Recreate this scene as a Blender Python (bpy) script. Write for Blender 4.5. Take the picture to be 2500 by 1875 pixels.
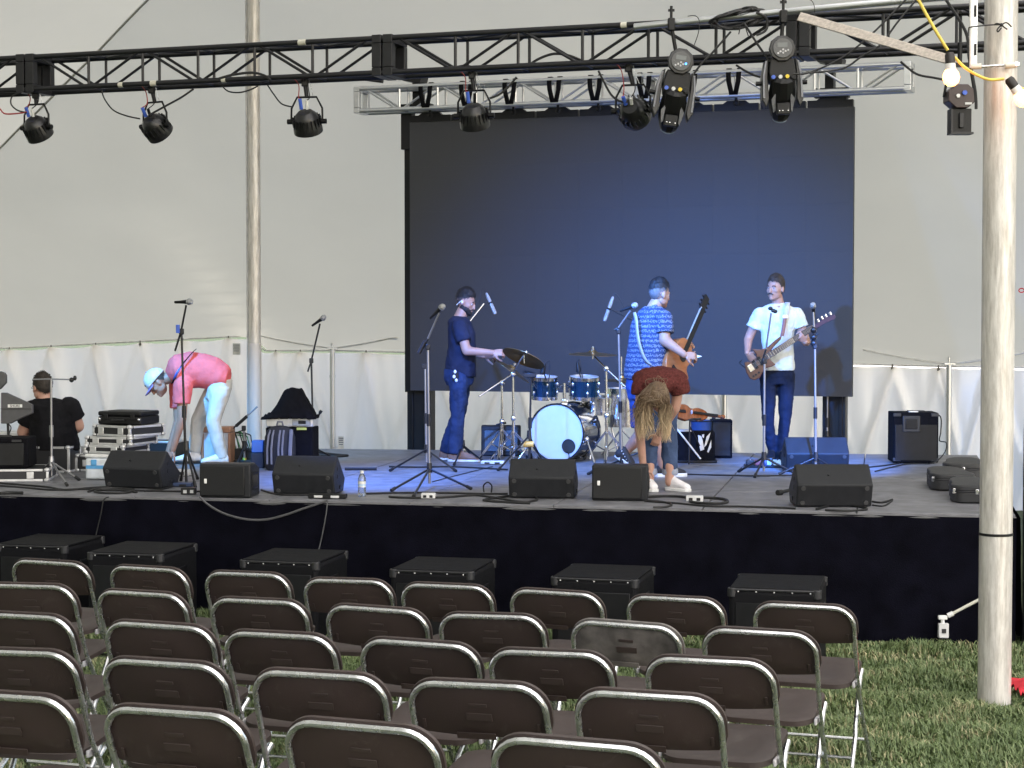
import bpy, math, random
from mathutils import Vector, Matrix, noise
random.seed(7)
for o in list(bpy.data.objects): bpy.data.objects.remove(o)
SC = bpy.context.scene
COL = SC.collection
R = math.radians
# ------------------------------------------------------------------ camera
CAMZ, FPX, HORIZON = 2.35, 4464.3, 765.0
PITCH = math.atan((937.5 - HORIZON) / FPX)
cam = bpy.data.cameras.new('camera'); cam.sensor_width = 36; cam.sensor_fit = 'HORIZONTAL'
cam.lens = 36 * FPX / 2500; cam.clip_end = 2000; cam.clip_start = 0.05
camo = bpy.data.objects.new('camera', cam); COL.objects.link(camo)
camo.location = (0, 0, CAMZ); camo.rotation_euler = (math.pi / 2 - PITCH, 0, 0)
SC.camera = camo
# ------------------------------------------------------------------ sky, sun, exposure
SUN_EL, SUN_AZ = 40.0, 148.0          # azimuth clockwise from +Y (the way the camera looks)
wd = bpy.data.worlds.new('World'); SC.world = wd; wd.use_nodes = True
nt = wd.node_tree; nt.nodes.clear()
sky = nt.nodes.new('ShaderNodeTexSky'); sky.sky_type = 'NISHITA'; sky.sun_disc = False; sky.dust_density = 3.0; sky.ozone_density = 0.7
sky.sun_elevation = R(SUN_EL); sky.sun_rotation = R(SUN_AZ)
bg = nt.nodes.new('ShaderNodeBackground'); bg.inputs[1].default_value = 0.15
wo = nt.nodes.new('ShaderNodeOutputWorld')
nt.links.new(sky.outputs[0], bg.inputs[0]); nt.links.new(bg.outputs[0], wo.inputs[0])
sl = bpy.data.lights.new('sun', 'SUN'); sl.energy = 5.0; sl.angle = R(0.5); sl.color = (1, 0.955, 0.89)
so = bpy.data.objects.new('sun', sl); COL.objects.link(so)
sd = Vector((math.sin(R(SUN_AZ)) * math.cos(R(SUN_EL)), math.cos(R(SUN_AZ)) * math.cos(R(SUN_EL)), math.sin(R(SUN_EL))))
so.rotation_euler = sd.to_track_quat('Z', 'Y').to_euler(); so.location = sd * 60
vs = SC.view_settings
SC.display_settings.display_device = 'sRGB'
vs.view_transform = 'Standard'; vs.look = 'None'; vs.gamma = 1; vs.use_curve_mapping = False
vs.exposure = 1.8
SC.render.engine = 'CYCLES'
cy = SC.cycles
cy.use_denoising = True
try: cy.denoiser = 'OPENIMAGEDENOISE'
except Exception: pass
cy.max_bounces = 7; cy.diffuse_bounces = 4; cy.glossy_bounces = 3; cy.transmission_bounces = 5
cy.transparent_max_bounces = 8; cy.sample_clamp_indirect = 6; cy.caustics_reflective = False; cy.caustics_refractive = False
# ------------------------------------------------------------------ measuring helpers (photo pixels -> places)
_cp, _sp = math.cos(PITCH), math.sin(PITCH)
def ray(px, py):
    a = (px - 1250) / FPX; b = (937.5 - py) / FPX
    return Vector((a, _cp + b * _sp, -_sp + b * _cp))
def P(px, py, Y):
    d = ray(px, py); t = Y / d.y
    return Vector((d.x * t, Y, CAMZ + d.z * t))
DECK = 0.92
def D(px, py, z=DECK):                       # point of the stage deck (or a level z) seen at a pixel
    d = ray(px, py); t = (z - CAMZ) / d.z
    return Vector((d.x * t, d.y * t, z))
GC, GX, GY = 0.6945, -0.02146, -0.04931      # the lawn slopes gently down to the stage
def gz(x, y): return GC + GX * x + GY * min(y, 15.5)
def G(px, py):
    d = ray(px, py); t = (GC - CAMZ) / (d.z - GX * d.x - GY * d.y)
    return Vector((d.x * t, d.y * t, CAMZ + d.z * t))
def view(ox, oy, s): return lambda x, y: (ox + x / s, oy + y / s)
ANG = R(18.43)
U = Vector((math.cos(ANG), -math.sin(ANG), 0)); N = Vector((math.sin(ANG), math.cos(ANG), 0))
UP = Vector((0, 0, 1))
# ------------------------------------------------------------------ materials
MATS = {}
def mat(name, col, rough=0.6, metal=0.0, var=0.12, scale=14.0, bump=0.0, bscale=None, spec=0.5, emit=None, estr=0, coat=0, stretch=None, detail=4):
    if name in MATS: return MATS[name]
    m = bpy.data.materials.new(name); m.use_nodes = True; t = m.node_tree; b = t.nodes['Principled BSDF']
    b.inputs['Roughness'].default_value = rough; b.inputs['Metallic'].default_value = metal
    b.inputs['Specular IOR Level'].default_value = spec
    if coat: b.inputs['Coat Weight'].default_value = coat
    tc = t.nodes.new('ShaderNodeTexCoord'); mp = t.nodes.new('ShaderNodeMapping')
    if stretch: mp.inputs['Scale'].default_value = stretch
    t.links.new(tc.outputs['Object'], mp.inputs[0])
    n = t.nodes.new('ShaderNodeTexNoise'); n.inputs['Scale'].default_value = scale; n.inputs['Detail'].default_value = detail
    t.links.new(mp.outputs[0], n.inputs['Vector'])
    cr = t.nodes.new('ShaderNodeValToRGB')
    c0 = [max(0, c * (1 - var)) for c in col]; c1 = [min(1, c * (1 + var)) for c in col]
    cr.color_ramp.elements[0].color = (*c0, 1); cr.color_ramp.elements[1].color = (*c1, 1)
    cr.color_ramp.elements[0].position = 0.3; cr.color_ramp.elements[1].position = 0.7
    t.links.new(n.outputs[0], cr.inputs[0]); t.links.new(cr.outputs[0], b.inputs['Base Color'])
    mr = t.nodes.new('ShaderNodeMapRange'); mr.inputs[3].default_value = max(0.02, rough - 0.08); mr.inputs[4].default_value = min(1, rough + 0.08)
    t.links.new(n.outputs[0], mr.inputs[0]); t.links.new(mr.outputs[0], b.inputs['Roughness'])
    if bump:
        n2 = t.nodes.new('ShaderNodeTexNoise'); n2.inputs['Scale'].default_value = bscale or scale * 5; n2.inputs['Detail'].default_value = 5
        t.links.new(mp.outputs[0], n2.inputs['Vector'])
        bp = t.nodes.new('ShaderNodeBump'); bp.inputs['Strength'].default_value = bump; bp.inputs['Distance'].default_value = 0.01
        t.links.new(n2.outputs[0], bp.inputs['Height']); t.links.new(bp.outputs[0], b.inputs['Normal'])
    if emit:
        b.inputs['Emission Color'].default_value = (*emit, 1); b.inputs['Emission Strength'].default_value = estr
    MATS[name] = m; return m
def cloth_translucent(name, col, trans, mix, scale=0.6, gloss=0):
    m = bpy.data.materials.new(name); m.use_nodes = True; t = m.node_tree; t.nodes.clear()
    out = t.nodes.new('ShaderNodeOutputMaterial'); mx = t.nodes.new('ShaderNodeMixShader')
    d = t.nodes.new('ShaderNodeBsdfDiffuse'); tr = t.nodes.new('ShaderNodeBsdfTranslucent')
    tc = t.nodes.new('ShaderNodeTexCoord'); n = t.nodes.new('ShaderNodeTexNoise'); n.inputs['Scale'].default_value = scale; n.inputs['Detail'].default_value = 6
    t.links.new(tc.outputs['Object'], n.inputs['Vector'])
    for sh, c in ((d, col), (tr, trans)):
        cr = t.nodes.new('ShaderNodeValToRGB'); cr.color_ramp.elements[0].position = 0.3; cr.color_ramp.elements[1].position = 0.7
        cr.color_ramp.elements[0].color = (*[x * 0.97 for x in c], 1); cr.color_ramp.elements[1].color = (*[min(1, x * 1.03) for x in c], 1)
        t.links.new(n.outputs[0], cr.inputs[0]); t.links.new(cr.outputs[0], sh.inputs[0])
    n2 = t.nodes.new('ShaderNodeTexNoise'); n2.inputs['Scale'].default_value = 5; n2.inputs['Detail'].default_value = 4
    t.links.new(tc.outputs['Object'], n2.inputs['Vector'])
    bp = t.nodes.new('ShaderNodeBump'); bp.inputs['Strength'].default_value = 0.12; bp.inputs['Distance'].default_value = 0.05
    t.links.new(n2.outputs[0], bp.inputs['Height']); t.links.new(bp.outputs[0], d.inputs['Normal'])
    mx.inputs[0].default_value = mix
    t.links.new(d.outputs[0], mx.inputs[1]); t.links.new(tr.outputs[0], mx.inputs[2]); t.links.new(mx.outputs[0], out.inputs[0])
    if gloss:
        g = t.nodes.new('ShaderNodeBsdfGlossy'); g.inputs['Roughness'].default_value = 0.38; g.inputs['Color'].default_value = (0.9, 0.9, 0.9, 1); m3 = t.nodes.new('ShaderNodeMixShader'); m3.inputs[0].default_value = gloss
        t.links.new(mx.outputs[0], m3.inputs[1]); t.links.new(g.outputs[0], m3.inputs[2]); t.links.new(m3.outputs[0], out.inputs[0])
    MATS[name] = m; return m
M_black = mat('black_plastic', (0.007, 0.007, 0.008), 0.45, spec=0.35, bump=0.15, bscale=160)
M_blackm = mat('black_metal', (0.006, 0.006, 0.007), 0.42, 0.0, var=0.3, spec=0.3)
M_rubber = mat('black_rubber', (0.01, 0.01, 0.011), 0.55)
M_clothblk = mat('black_cloth', (0.006, 0.006, 0.008), 0.95, var=0.3, scale=30, bump=0.3, bscale=220, spec=0.1)
M_chrome = mat('chrome', (0.72, 0.72, 0.74), 0.16, 1.0, var=0.05)
M_alu = mat('aluminium', (0.62, 0.63, 0.65), 0.34, 0.85, var=0.1, scale=9, stretch=(1, 1, 1))
M_galv = mat('galvanised_tube', (0.68, 0.69, 0.71), 0.27, 0.95, var=0.16, scale=25)
M_brown = mat('brown_plastic', (0.030, 0.0195, 0.0175), 0.52, var=0.08, scale=8, bump=0.1, bscale=240)
M_brownd = mat('brown_plastic_dark', (0.034, 0.023, 0.020), 0.6, var=0.1)
def add_individual(m, lo, hi, scr):
    t = m.node_tree; b = t.nodes['Principled BSDF']; src = b.inputs['Base Color'].links[0].from_socket
    oi = t.nodes.new('ShaderNodeObjectInfo'); mr = t.nodes.new('ShaderNodeMapRange'); mr.inputs[3].default_value = lo; mr.inputs[4].default_value = hi; t.links.new(oi.outputs['Random'], mr.inputs[0])
    vm = t.nodes.new('ShaderNodeVectorMath'); vm.operation = 'SCALE'; t.links.new(src, vm.inputs[0]); t.links.new(mr.outputs[0], vm.inputs['Scale'])
    tc = t.nodes.new('ShaderNodeTexCoord'); ad = t.nodes.new('ShaderNodeVectorMath'); ad.operation = 'ADD'; sc = t.nodes.new('ShaderNodeVectorMath'); sc.operation = 'SCALE'; sc.inputs[0].default_value = (7, 3, 5); t.links.new(oi.outputs['Random'], sc.inputs['Scale']); t.links.new(tc.outputs['Object'], ad.inputs[0]); t.links.new(sc.outputs[0], ad.inputs[1])
    n = t.nodes.new('ShaderNodeTexNoise'); n.inputs['Scale'].default_value = 9; n.inputs['Detail'].default_value = 8; n.inputs['Roughness'].default_value = 0.75; n.inputs['Distortion'].default_value = 1.2; t.links.new(ad.outputs[0], n.inputs['Vector'])
    cr = t.nodes.new('ShaderNodeValToRGB'); cr.color_ramp.elements[0].position = 0.58; cr.color_ramp.elements[1].position = 0.74; cr.color_ramp.elements[1].color = (scr, scr, scr, 1); t.links.new(n.outputs[0], cr.inputs[0])
    mx = t.nodes.new('ShaderNodeMix'); mx.data_type = 'RGBA'; t.links.new(cr.outputs[0], mx.inputs[0]); t.links.new(vm.outputs[0], mx.inputs[6]); mx.inputs[7].default_value = (0.16, 0.145, 0.13, 1); t.links.new(mx.outputs[2], b.inputs['Base Color'])
add_individual(M_brown, 0.86, 1.2, 0.22)
M_scuff = mat('scuffed_brown_plastic', (0.095, 0.085, 0.080), 0.6, var=0.65, scale=11, bump=0.15, bscale=90, detail=8)
M_deck = mat('deck_board', (0.17, 0.17, 0.185), 0.55, var=0.32, scale=7, bump=0.12, bscale=90, detail=10)
M_skirt = mat('stage_skirt_cloth', (0.0035, 0.0035, 0.007), 0.9, var=0.35, scale=6, bump=0.25, bscale=130, spec=0.04)
M_screen = mat('led_screen_face', (0.048, 0.050, 0.056), 0.65, var=0.05, scale=90, bump=0.3, bscale=420, spec=0.3)
M_white = mat('white_plastic', (0.75, 0.75, 0.74), 0.45)
M_bluecon = mat('blue_connector', (0.05, 0.12, 0.55), 0.4)
M_redcord = mat('red_cord', (0.30, 0.03, 0.03), 0.5)
M_yellow = mat('yellow_cord', (0.75, 0.55, 0.10), 0.5)
M_wood = mat('plank_wood', (0.56, 0.50, 0.45), 0.7, var=0.2, scale=6, stretch=(1, 12, 12), bump=0.2)
M_silvercase = mat('silver_case_trim', (0.70, 0.70, 0.71), 0.35, 0.6, var=0.1)
M_label = mat('pale_label', (0.6, 0.6, 0.6), 0.5)
# ------------------------------------------------------------------ mesh helpers
class MB:
    def __init__(s): s.v = []; s.f = []
    def add(s, vs_, fs):
        b = len(s.v); s.v += [tuple(v) for v in vs_]; s.f += [tuple(i + b for i in f) for f in fs]; return s
    def box(s, c, size, M=None):
        c = Vector(c); x, y, z = [a / 2 for a in size]
        vv = [Vector(p) for p in ((-x, -y, -z), (x, -y, -z), (x, y, -z), (-x, y, -z), (-x, -y, z), (x, -y, z), (x, y, z), (-x, y, z))]
        if M is not None: vv = [M @ p for p in vv]
        return s.add([c + p for p in vv], [(0, 3, 2, 1), (4, 5, 6, 7), (0, 1, 5, 4), (1, 2, 6, 5), (2, 3, 7, 6), (3, 0, 4, 7)])
    def cyl(s, p0, p1, r0, r1=None, n=12, caps=True):
        p0, p1 = Vector(p0), Vector(p1); r1 = r0 if r1 is None else r1
        ax = (p1 - p0).normalized(); a = ax.orthogonal().normalized(); b = ax.cross(a)
        vv = []
        for p, r in ((p0, r0), (p1, r1)):
            for i in range(n):
                t = 2 * math.pi * i / n; vv.append(p + a * (r * math.cos(t)) + b * (r * math.sin(t)))
        ff = [(i, (i + 1) % n, n + (i + 1) % n, n + i) for i in range(n)]
        if caps: ff += [tuple(range(n - 1, -1, -1)), tuple(range(n, 2 * n))]
        return s.add(vv, ff)
    def tube(s, pts, r, n=8, closed=False):
        pts = [Vector(p) for p in pts]; L = len(pts); rr = r if isinstance(r, (list, tuple)) else [r] * L
        vv = []; prev = None
        for i, p in enumerate(pts):
            t = (pts[min(i + 1, L - 1)] - pts[max(i - 1, 0)])
            if closed: t = pts[(i + 1) % L] - pts[i - 1]
            t = t.normalized() if t.length > 1e-9 else Vector((0, 0, 1))
            if prev is None: a = t.orthogonal().normalized()
            else:
                a = prev - t * prev.dot(t); a = a.normalized() if a.length > 1e-6 else t.orthogonal().normalized()
            prev = a; b = t.cross(a)
            for k in range(n):
                q = 2 * math.pi * k / n; vv.append(p + (a * math.cos(q) + b * math.sin(q)) * rr[i])
        ff = []
        for i in range(L if closed else L - 1):
            j = (i + 1) % L
            for k in range(n): ff.append((i * n + k, i * n + (k + 1) % n, j * n + (k + 1) % n, j * n + k))
        if not closed: ff += [tuple(range(n - 1, -1, -1)), tuple(range((L - 1) * n, L * n))]
        return s.add(vv, ff)
    def ell(s, c, r, M=None, nu=14, nv=9):
        c = Vector(c); r = (r, r, r) if isinstance(r, (int, float)) else r
        vv = []
        for j in range(1, nv):
            ph = math.pi * j / nv
            for i in range(nu):
                th = 2 * math.pi * i / nu
                q = Vector((r[0] * math.sin(ph) * math.cos(th), r[1] * math.sin(ph) * math.sin(th), r[2] * math.cos(ph)))
                vv.append(c + (M @ q if M is not None else q))
        for zz in (1, -1):
            q = Vector((0, 0, r[2] * zz)); vv.append(c + (M @ q if M is not None else q))
        ff = []
        for j in range(nv - 2):
            for i in range(nu): ff.append((j * nu + i, (j + 1) * nu + i, (j + 1) * nu + (i + 1) % nu, j * nu + (i + 1) % nu))
        T = (nv - 1) * nu
        for i in range(nu):
            ff.append((T, i, (i + 1) % nu)); ff.append((T + 1, (nv - 2) * nu + (i + 1) % nu, (nv - 2) * nu + i))
        return s.add(vv, ff)
    def lathe(s, prof, c=(0, 0, 0), M=None, n=24):
        c = Vector(c); vv = []; L = len(prof)
        for r, z in prof:
            for i in range(n):
                t = 2 * math.pi * i / n; q = Vector((max(r, 1e-4) * math.cos(t), max(r, 1e-4) * math.sin(t), z)); vv.append(c + (M @ q if M is not None else q))
        ff = []
        for j in range(L - 1):
            for i in range(n): ff.append((j * n + i, j * n + (i + 1) % n, (j + 1) * n + (i + 1) % n, (j + 1) * n + i))
        if tuple(prof[0]) != tuple(prof[-1]): ff += [tuple(range(n - 1, -1, -1)), tuple(range((L - 1) * n, L * n))]
        return s.add(vv, ff)
    def prism(s, poly, d0, d1, M=None, c=(0, 0, 0)):     # poly in local (y,z), extruded along x
        c = Vector(c); n = len(poly)
        vv = [Vector((d, a, b)) for d in (d0, d1) for a, b in poly]
        if M is not None: vv = [M @ p for p in vv]
        ff = [(i, (i + 1) % n, n + (i + 1) % n, n + i) for i in range(n)] + [tuple(range(n - 1, -1, -1)), tuple(range(n, 2 * n))]
        return s.add([c + p for p in vv], ff)
    def rings(s, rings, n=18, caps=True):               # rings: (centre, vecA, vecB) ellipses
        vv = []; L = len(rings)
        for c, a, b in rings:
            c, a, b = Vector(c), Vector(a), Vector(b)
            for i in range(n):
                t = 2 * math.pi * i / n; vv.append(c + a * math.cos(t) + b * math.sin(t))
        ff = []
        for j in range(L - 1):
            for i in range(n): ff.append((j * n + i, j * n + (i + 1) % n, (j + 1) * n + (i + 1) % n, (j + 1) * n + i))
        if caps: ff += [tuple(range(n - 1, -1, -1)), tuple(range((L - 1) * n, L * n))]
        return s.add(vv, ff)
    def mesh(s, name):
        me = bpy.data.meshes.new(name); me.from_pydata(s.v, [], s.f); me.update(); return me
    def build(s, name, m, parent=None, smooth=True, bevel=0, seg=2, world=False, angle=35):
        if world and parent is not None:
            Mi = mw(parent).inverted(); s.v = [tuple(Mi @ Vector(p)) for p in s.v]
        me = s.mesh(name)
        return link_mesh(name, me, m, parent, smooth, bevel, seg, angle)
def fix_normals(me):
    import bmesh
    bm = bmesh.new(); bm.from_mesh(me); bmesh.ops.recalc_face_normals(bm, faces=bm.faces); bm.to_mesh(me); bm.free()
def link_mesh(name, me, m, parent=None, smooth=True, bevel=0, seg=2, angle=35):
    fix_normals(me)
    me.materials.append(m)
    if smooth:
        me.polygons.foreach_set('use_smooth', [True] * len(me.polygons))
        try: me.set_sharp_from_angle(angle=R(angle))
        except Exception: pass
    o = bpy.data.objects.new(name, me); COL.objects.link(o)
    if parent is not None: o.parent = parent
    if bevel:
        b = o.modifiers.new('bevel', 'BEVEL'); b.width = bevel; b.segments = seg; b.limit_method = 'ANGLE'; b.angle_limit = R(40)
    return o
def mw(o):
    M = Matrix.LocRotScale(o.location, o.rotation_euler, o.scale)
    return mw(o.parent) @ M if o.parent else M
def tag(o, label, cat, group=None):
    o['label'] = label; o['category'] = cat
    if group: o['group'] = group
    return o
def thing(name, label, cat, loc=(0, 0, 0), rotz=0, group=None):
    o = bpy.data.objects.new(name, None); COL.objects.link(o); o.empty_display_size = 0.1
    o.location = loc; o.rotation_euler = (0, 0, rotz)
    return tag(o, label, cat, group)
UNIT = {}
def rod(name, p0, p1, r, m, parent, n=10, world=True):   # straight round bar; all share one unit mesh per material
    key = (m.name, n)
    if key not in UNIT:
        b = MB().cyl((0, 0, 0), (0, 0, 1), 1, n=n); me = b.mesh('bar'); fix_normals(me); me.materials.append(m)
        me.polygons.foreach_set('use_smooth', [True] * len(me.polygons)); me.set_sharp_from_angle(angle=R(40)); UNIT[key] = me
    p0, p1 = Vector(p0), Vector(p1)
    if world and parent is not None:
        Mi = mw(parent).inverted(); p0, p1 = Mi @ p0, Mi @ p1
    o = bpy.data.objects.new(name, UNIT[key]); COL.objects.link(o); o.parent = parent
    d = p1 - p0; o.location = p0; o.rotation_euler = d.to_track_quat('Z', 'Y').to_euler(); o.scale = (r, r, d.length)
    return o
def copy_tree(o, parent=None):
    c = o.copy(); COL.objects.link(c); c.parent = parent
    for ch in list(o.children): copy_tree(ch, c)
    return c
def smooth_path(pts, k=6):                                # Catmull-Rom
    pts = [Vector(p) for p in pts]; out = []
    for i in range(len(pts) - 1):
        p0, p1, p2, p3 = pts[max(i - 1, 0)], pts[i], pts[i + 1], pts[min(i + 2, len(pts) - 1)]
        for j in range(k):
            t = j / k
            out.append(0.5 * ((2 * p1) + (p2 - p0) * t + (2 * p0 - 5 * p1 + 4 * p2 - p3) * t * t + (3 * p1 - p0 - 3 * p2 + p3) * t ** 3))
    out.append(pts[-1]); return out
def cable(pts, r, m, label, name='cable', cat='cable', group=None, parent=None, k=6, n=6):
    path = smooth_path(pts, k)
    if parent is not None: return MB().tube(path, r, n).build(name, m, parent, world=True)
    o = Vector(path[0]); ob = MB().tube([p - o for p in path], r, n).build(name, m)
    ob.location = o; return tag(ob, label, cat, group)
def text_mesh(name, body, size, m, parent, M, extr=0.001):
    cu = bpy.data.curves.new(name, 'FONT'); cu.body = body; cu.size = size; cu.align_x = 'CENTER'; cu.align_y = 'CENTER'; cu.extrude = extr
    to = bpy.data.objects.new(name + '_src', cu); COL.objects.link(to)
    dg = bpy.context.evaluated_depsgraph_get(); me = bpy.data.meshes.new_from_object(to.evaluated_get(dg)); bpy.data.objects.remove(to)
    me.materials.clear(); me.materials.append(m)
    o = bpy.data.objects.new(name, me); COL.objects.link(o); o.parent = parent; o.matrix_local = M
    return o
# ================================================================== SETTING
# ---- lawn
def structure(o): o['kind'] = 'structure'; return o
import numpy as np
M_soil = mat('lawn_soil', (0.045, 0.06, 0.022), 0.95, var=0.35, scale=3, bump=0.4, bscale=40, detail=8)
mb = MB(); nx, ny = 60, 60; vv = []
for j in range(ny + 1):
    for i in range(nx + 1):
        fx = (i / nx * 2 - 1); fy = (j / ny * 2 - 1)
        x = math.copysign(abs(fx) ** 2.2 * 260, fx); y = 8 + math.copysign(abs(fy) ** 2.2 * 260, fy)
        x2 = max(-16, min(16, x)); y2 = max(-10, y)
        vv.append((x, y, gz(x2, y2) + 0.012 * noise.noise(Vector((x * 1.3, y * 1.3, 0)))))
mb.add(vv, [(j * (nx + 1) + i, j * (nx + 1) + i + 1, (j + 1) * (nx + 1) + i + 1, (j + 1) * (nx + 1) + i) for j in range(ny) for i in range(nx)])
structure(mb.build('lawn', M_soil))
M_bounce = mat('pale_bounce', (0.46, 0.43, 0.40), 0.95, var=0.25, scale=30, bump=0.5, bscale=90)
gq = MB(); zg_ = GC + GY * 15.5 + 0.06 + abs(GX) * 16
gq.add([U * a + N * q + UP * zg_ for a, q in ((-40, 27.5), (40, 27.5), (40, 75), (-40, 75))], [(0, 1, 2, 3)]); structure(gq.build('bounce_sheet', M_bounce))  # unseen pale sheet added behind the tent to bounce light into the rear wall
# ---- grass blades: only where the photograph can see the lawn and a little round it
M_grass = bpy.data.materials.new('grass_blade'); M_grass.use_nodes = True
t = M_grass.node_tree; b = t.nodes['Principled BSDF']; b.inputs['Roughness'].default_value = 0.55
gi = t.nodes.new('ShaderNodeNewGeometry'); cr = t.nodes.new('ShaderNodeValToRGB')
e = cr.color_ramp.elements; e[0].color = (0.07, 0.11, 0.035, 1); e[1].color = (0.34, 0.31, 0.17, 1)
e2 = e.new(0.5); e2.color = (0.115, 0.16, 0.055, 1); e3 = e.new(0.93); e3.color = (0.16, 0.20, 0.085, 1)
tcg = t.nodes.new('ShaderNodeTexCoord'); ng = t.nodes.new('ShaderNodeTexNoise'); ng.inputs['Scale'].default_value = 2.6; ng.inputs['Detail'].default_value = 5; mg = t.nodes.new('ShaderNodeMath'); mg.operation = 'MULTIPLY_ADD'; mg.inputs[1].default_value = 1.7; mg.inputs[2].default_value = -0.85; ag = t.nodes.new('ShaderNodeMath'); ag.operation = 'ADD'; ag.use_clamp = True
t.links.new(tcg.outputs['Object'], ng.inputs['Vector']); t.links.new(ng.outputs[0], mg.inputs[0]); t.links.new(mg.outputs[0], ag.inputs[0]); t.links.new(gi.outputs['Random Per Island'], ag.inputs[1]); t.links.new(ag.outputs[0], cr.inputs[0]); t.links.new(cr.outputs[0], b.inputs['Base Color'])
b.inputs['Transmission Weight'].default_value = 0.0
rng = np.random.default_rng(3)
def blades(n, x0, x1, y0, y1, hmin, hmax, wid, keep):
    x = rng.uniform(x0, x1, n); y = rng.uniform(y0, y1, n); k = keep(x, y); x, y = x[k], y[k]; n = len(x)
    patch = np.array([noise.noise(Vector((a * 2.2, c * 2.2, 5))) for a, c in zip(x[:], y[:])])
    h = rng.uniform(hmin, hmax, n) * np.clip(0.85 + 0.9 * patch, 0.25, 1.5); yaw = rng.uniform(0, 2 * np.pi, n); lean = rng.uniform(0.15, 1.1, n) * h; w = rng.uniform(0.6, 1.2, n) * wid
    z = GC + GX * x + GY * np.minimum(y, 15.5) - 0.004
    dx, dy = np.cos(yaw), np.sin(yaw); sx, sy = -dy, dx
    V = np.zeros((n, 5, 3))
    for q, (hh, ll, ww) in enumerate(((0, 0, 1), (0, 0, -1), (0.6, 0.35, 0.8), (0.6, 0.35, -0.8), (1, 1, 0))):
        V[:, q, 0] = x + dx * lean * ll + sx * w * ww; V[:, q, 1] = y + dy * lean * ll + sy * w * ww
        V[:, q, 2] = z + h * hh * (1 if q < 4 else np.clip(1 - 0.25 * (lean / h), 0.4, 1))
    b0 = np.arange(n)[:, None] * 5
    return V.reshape(-1, 3), b0
def grass():
    Vs, loops, starts, base, tot = [], [], [], 0, 0
    in_view = lambda x, y: (np.abs(x) < 0.285 * y + 0.35)
    sets = [(150000, -2.0, 2.6, 3.6, 7.2, 0.03, 0.075, 0.0032), (165000, -3.0, 3.4, 7.2, 11.5, 0.035, 0.085, 0.0042), (45000, -3.6, 4.0, 11.5, 13.9, 0.04, 0.09, 0.0055)]
    quads = []; tris = []
    for n, x0, x1, y0, y1, h0, h1, w in sets:
        V, b0 = blades(n, x0, x1, y0, y1, h0, h1, w, in_view)
        b0 = b0 + base; base += len(V); Vs.append(V)
        quads.append(np.concatenate([b0, b0 + 1, b0 + 3, b0 + 2], 1)); tris.append(np.concatenate([b0 + 2, b0 + 3, b0 + 4], 1))
    V = np.concatenate(Vs); Q = np.concatenate(quads); T = np.concatenate(tris)
    me = bpy.data.meshes.new('grass'); me.vertices.add(len(V)); me.vertices.foreach_set('co', V.ravel())
    me.loops.add(Q.size + T.size); me.loops.foreach_set('vertex_index', np.concatenate([Q.ravel(), T.ravel()]).astype(np.int32))
    me.polygons.add(len(Q) + len(T))
    st = np.concatenate([np.arange(len(Q)) * 4, Q.size + np.arange(len(T)) * 3]).astype(np.int32)
    me.polygons.foreach_set('loop_start', st)
    me.update(calc_edges=True); me.validate()
    me.materials.append(M_grass); o = bpy.data.objects.new('grass', me); COL.objects.link(o)
    o['kind'] = 'stuff'; tag(o, 'short green grass of the lawn under and beside the chairs', 'grass')
grass()
# ---- tent
WALLQ = 24.67                                   # distance of the rear wall along N
def wall_at(px):                                # ground-plan point of the rear wall seen at a pixel column
    d = ray(px, HORIZON); k = WALLQ / (d.x * N.x + d.y * N.y); return Vector((d.x * k, d.y * k, 0))
S = lambda v: v.x * U.x + v.y * U.y
def at_s(s, q): return U * s + N * q
eave_tab = [(-900, 1.78), (26, 1.81), (612, 2.02), (642, 1.80), (830, 1.81), (1500, 1.74), (2260, 1.66), (2800, 1.64)]
es = [(S(wall_at(px)), z) for px, z in eave_tab]
def eave(s):
    if s <= es[0][0]: return es[0][1]
    for (a, za), (b_, zb) in zip(es, es[1:]):
        if s <= b_: return za + (zb - za) * (s - a) / (b_ - a)
    return es[-1][1]
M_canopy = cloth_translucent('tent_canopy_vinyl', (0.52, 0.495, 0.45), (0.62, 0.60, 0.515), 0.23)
M_canopytop = cloth_translucent('unseen_top_fill_vinyl', (0.6, 0.59, 0.57), (0.85, 0.83, 0.79), 0.62)  # unseen top panel, extra translucency added to light the lawn and chairs
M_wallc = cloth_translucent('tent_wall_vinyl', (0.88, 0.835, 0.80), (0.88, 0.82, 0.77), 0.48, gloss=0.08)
M_seam = mat('canopy_seam', (0.45, 0.45, 0.43), 0.8)
SLOPE, RIDGE = 0.70, 10.5
def roof_pt(s, h):
    base = at_s(s, WALLQ - h); e = 1.74 if h > 3 else None
    z0 = eave(s) if h <= 0 else (eave(s) * max(0, 1 - h / 3) + 1.74 * min(1, h / 3))
    k_ = math.sin(math.pi * min(1, h / RIDGE)); sag = k_ * (-0.12 + 0.14 * noise.noise(Vector((s * .22, h * .10, 2))) + 0.035 * noise.noise(Vector((s * .9 + h * .15, h * .22, 7))))
    return base + UP * (z0 + SLOPE * min(h, RIDGE) + sag)
def hit_roof(px, py):
    d = ray(px, py); n = N * SLOPE + UP          # plane: z - 1.74 - SLOPE*(WALLQ - q) = 0
    k = (1.74 + SLOPE * WALLQ - CAMZ) / (d.z + SLOPE * (d.x * N.x + d.y * N.y)); p = Vector((d.x * k, d.y * k, CAMZ + d.z * k))
    return S(p), WALLQ - (p.x * N.x + p.y * N.y)
sA, hA = hit_roof(333, 0); sC, hC = hit_roof(0, 328)
def s_hip(h): return sC + (sA - sC) * (h - hC) / (hA - hC)
tent = thing('tent', 'large off-white pole tent canopy rising over the stage and chairs', 'tent', at_s(0, WALLQ) - UP * 0.3)
S_RIGHT = 18.0
mb = MB(); NS, NH = 150, 40
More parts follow.
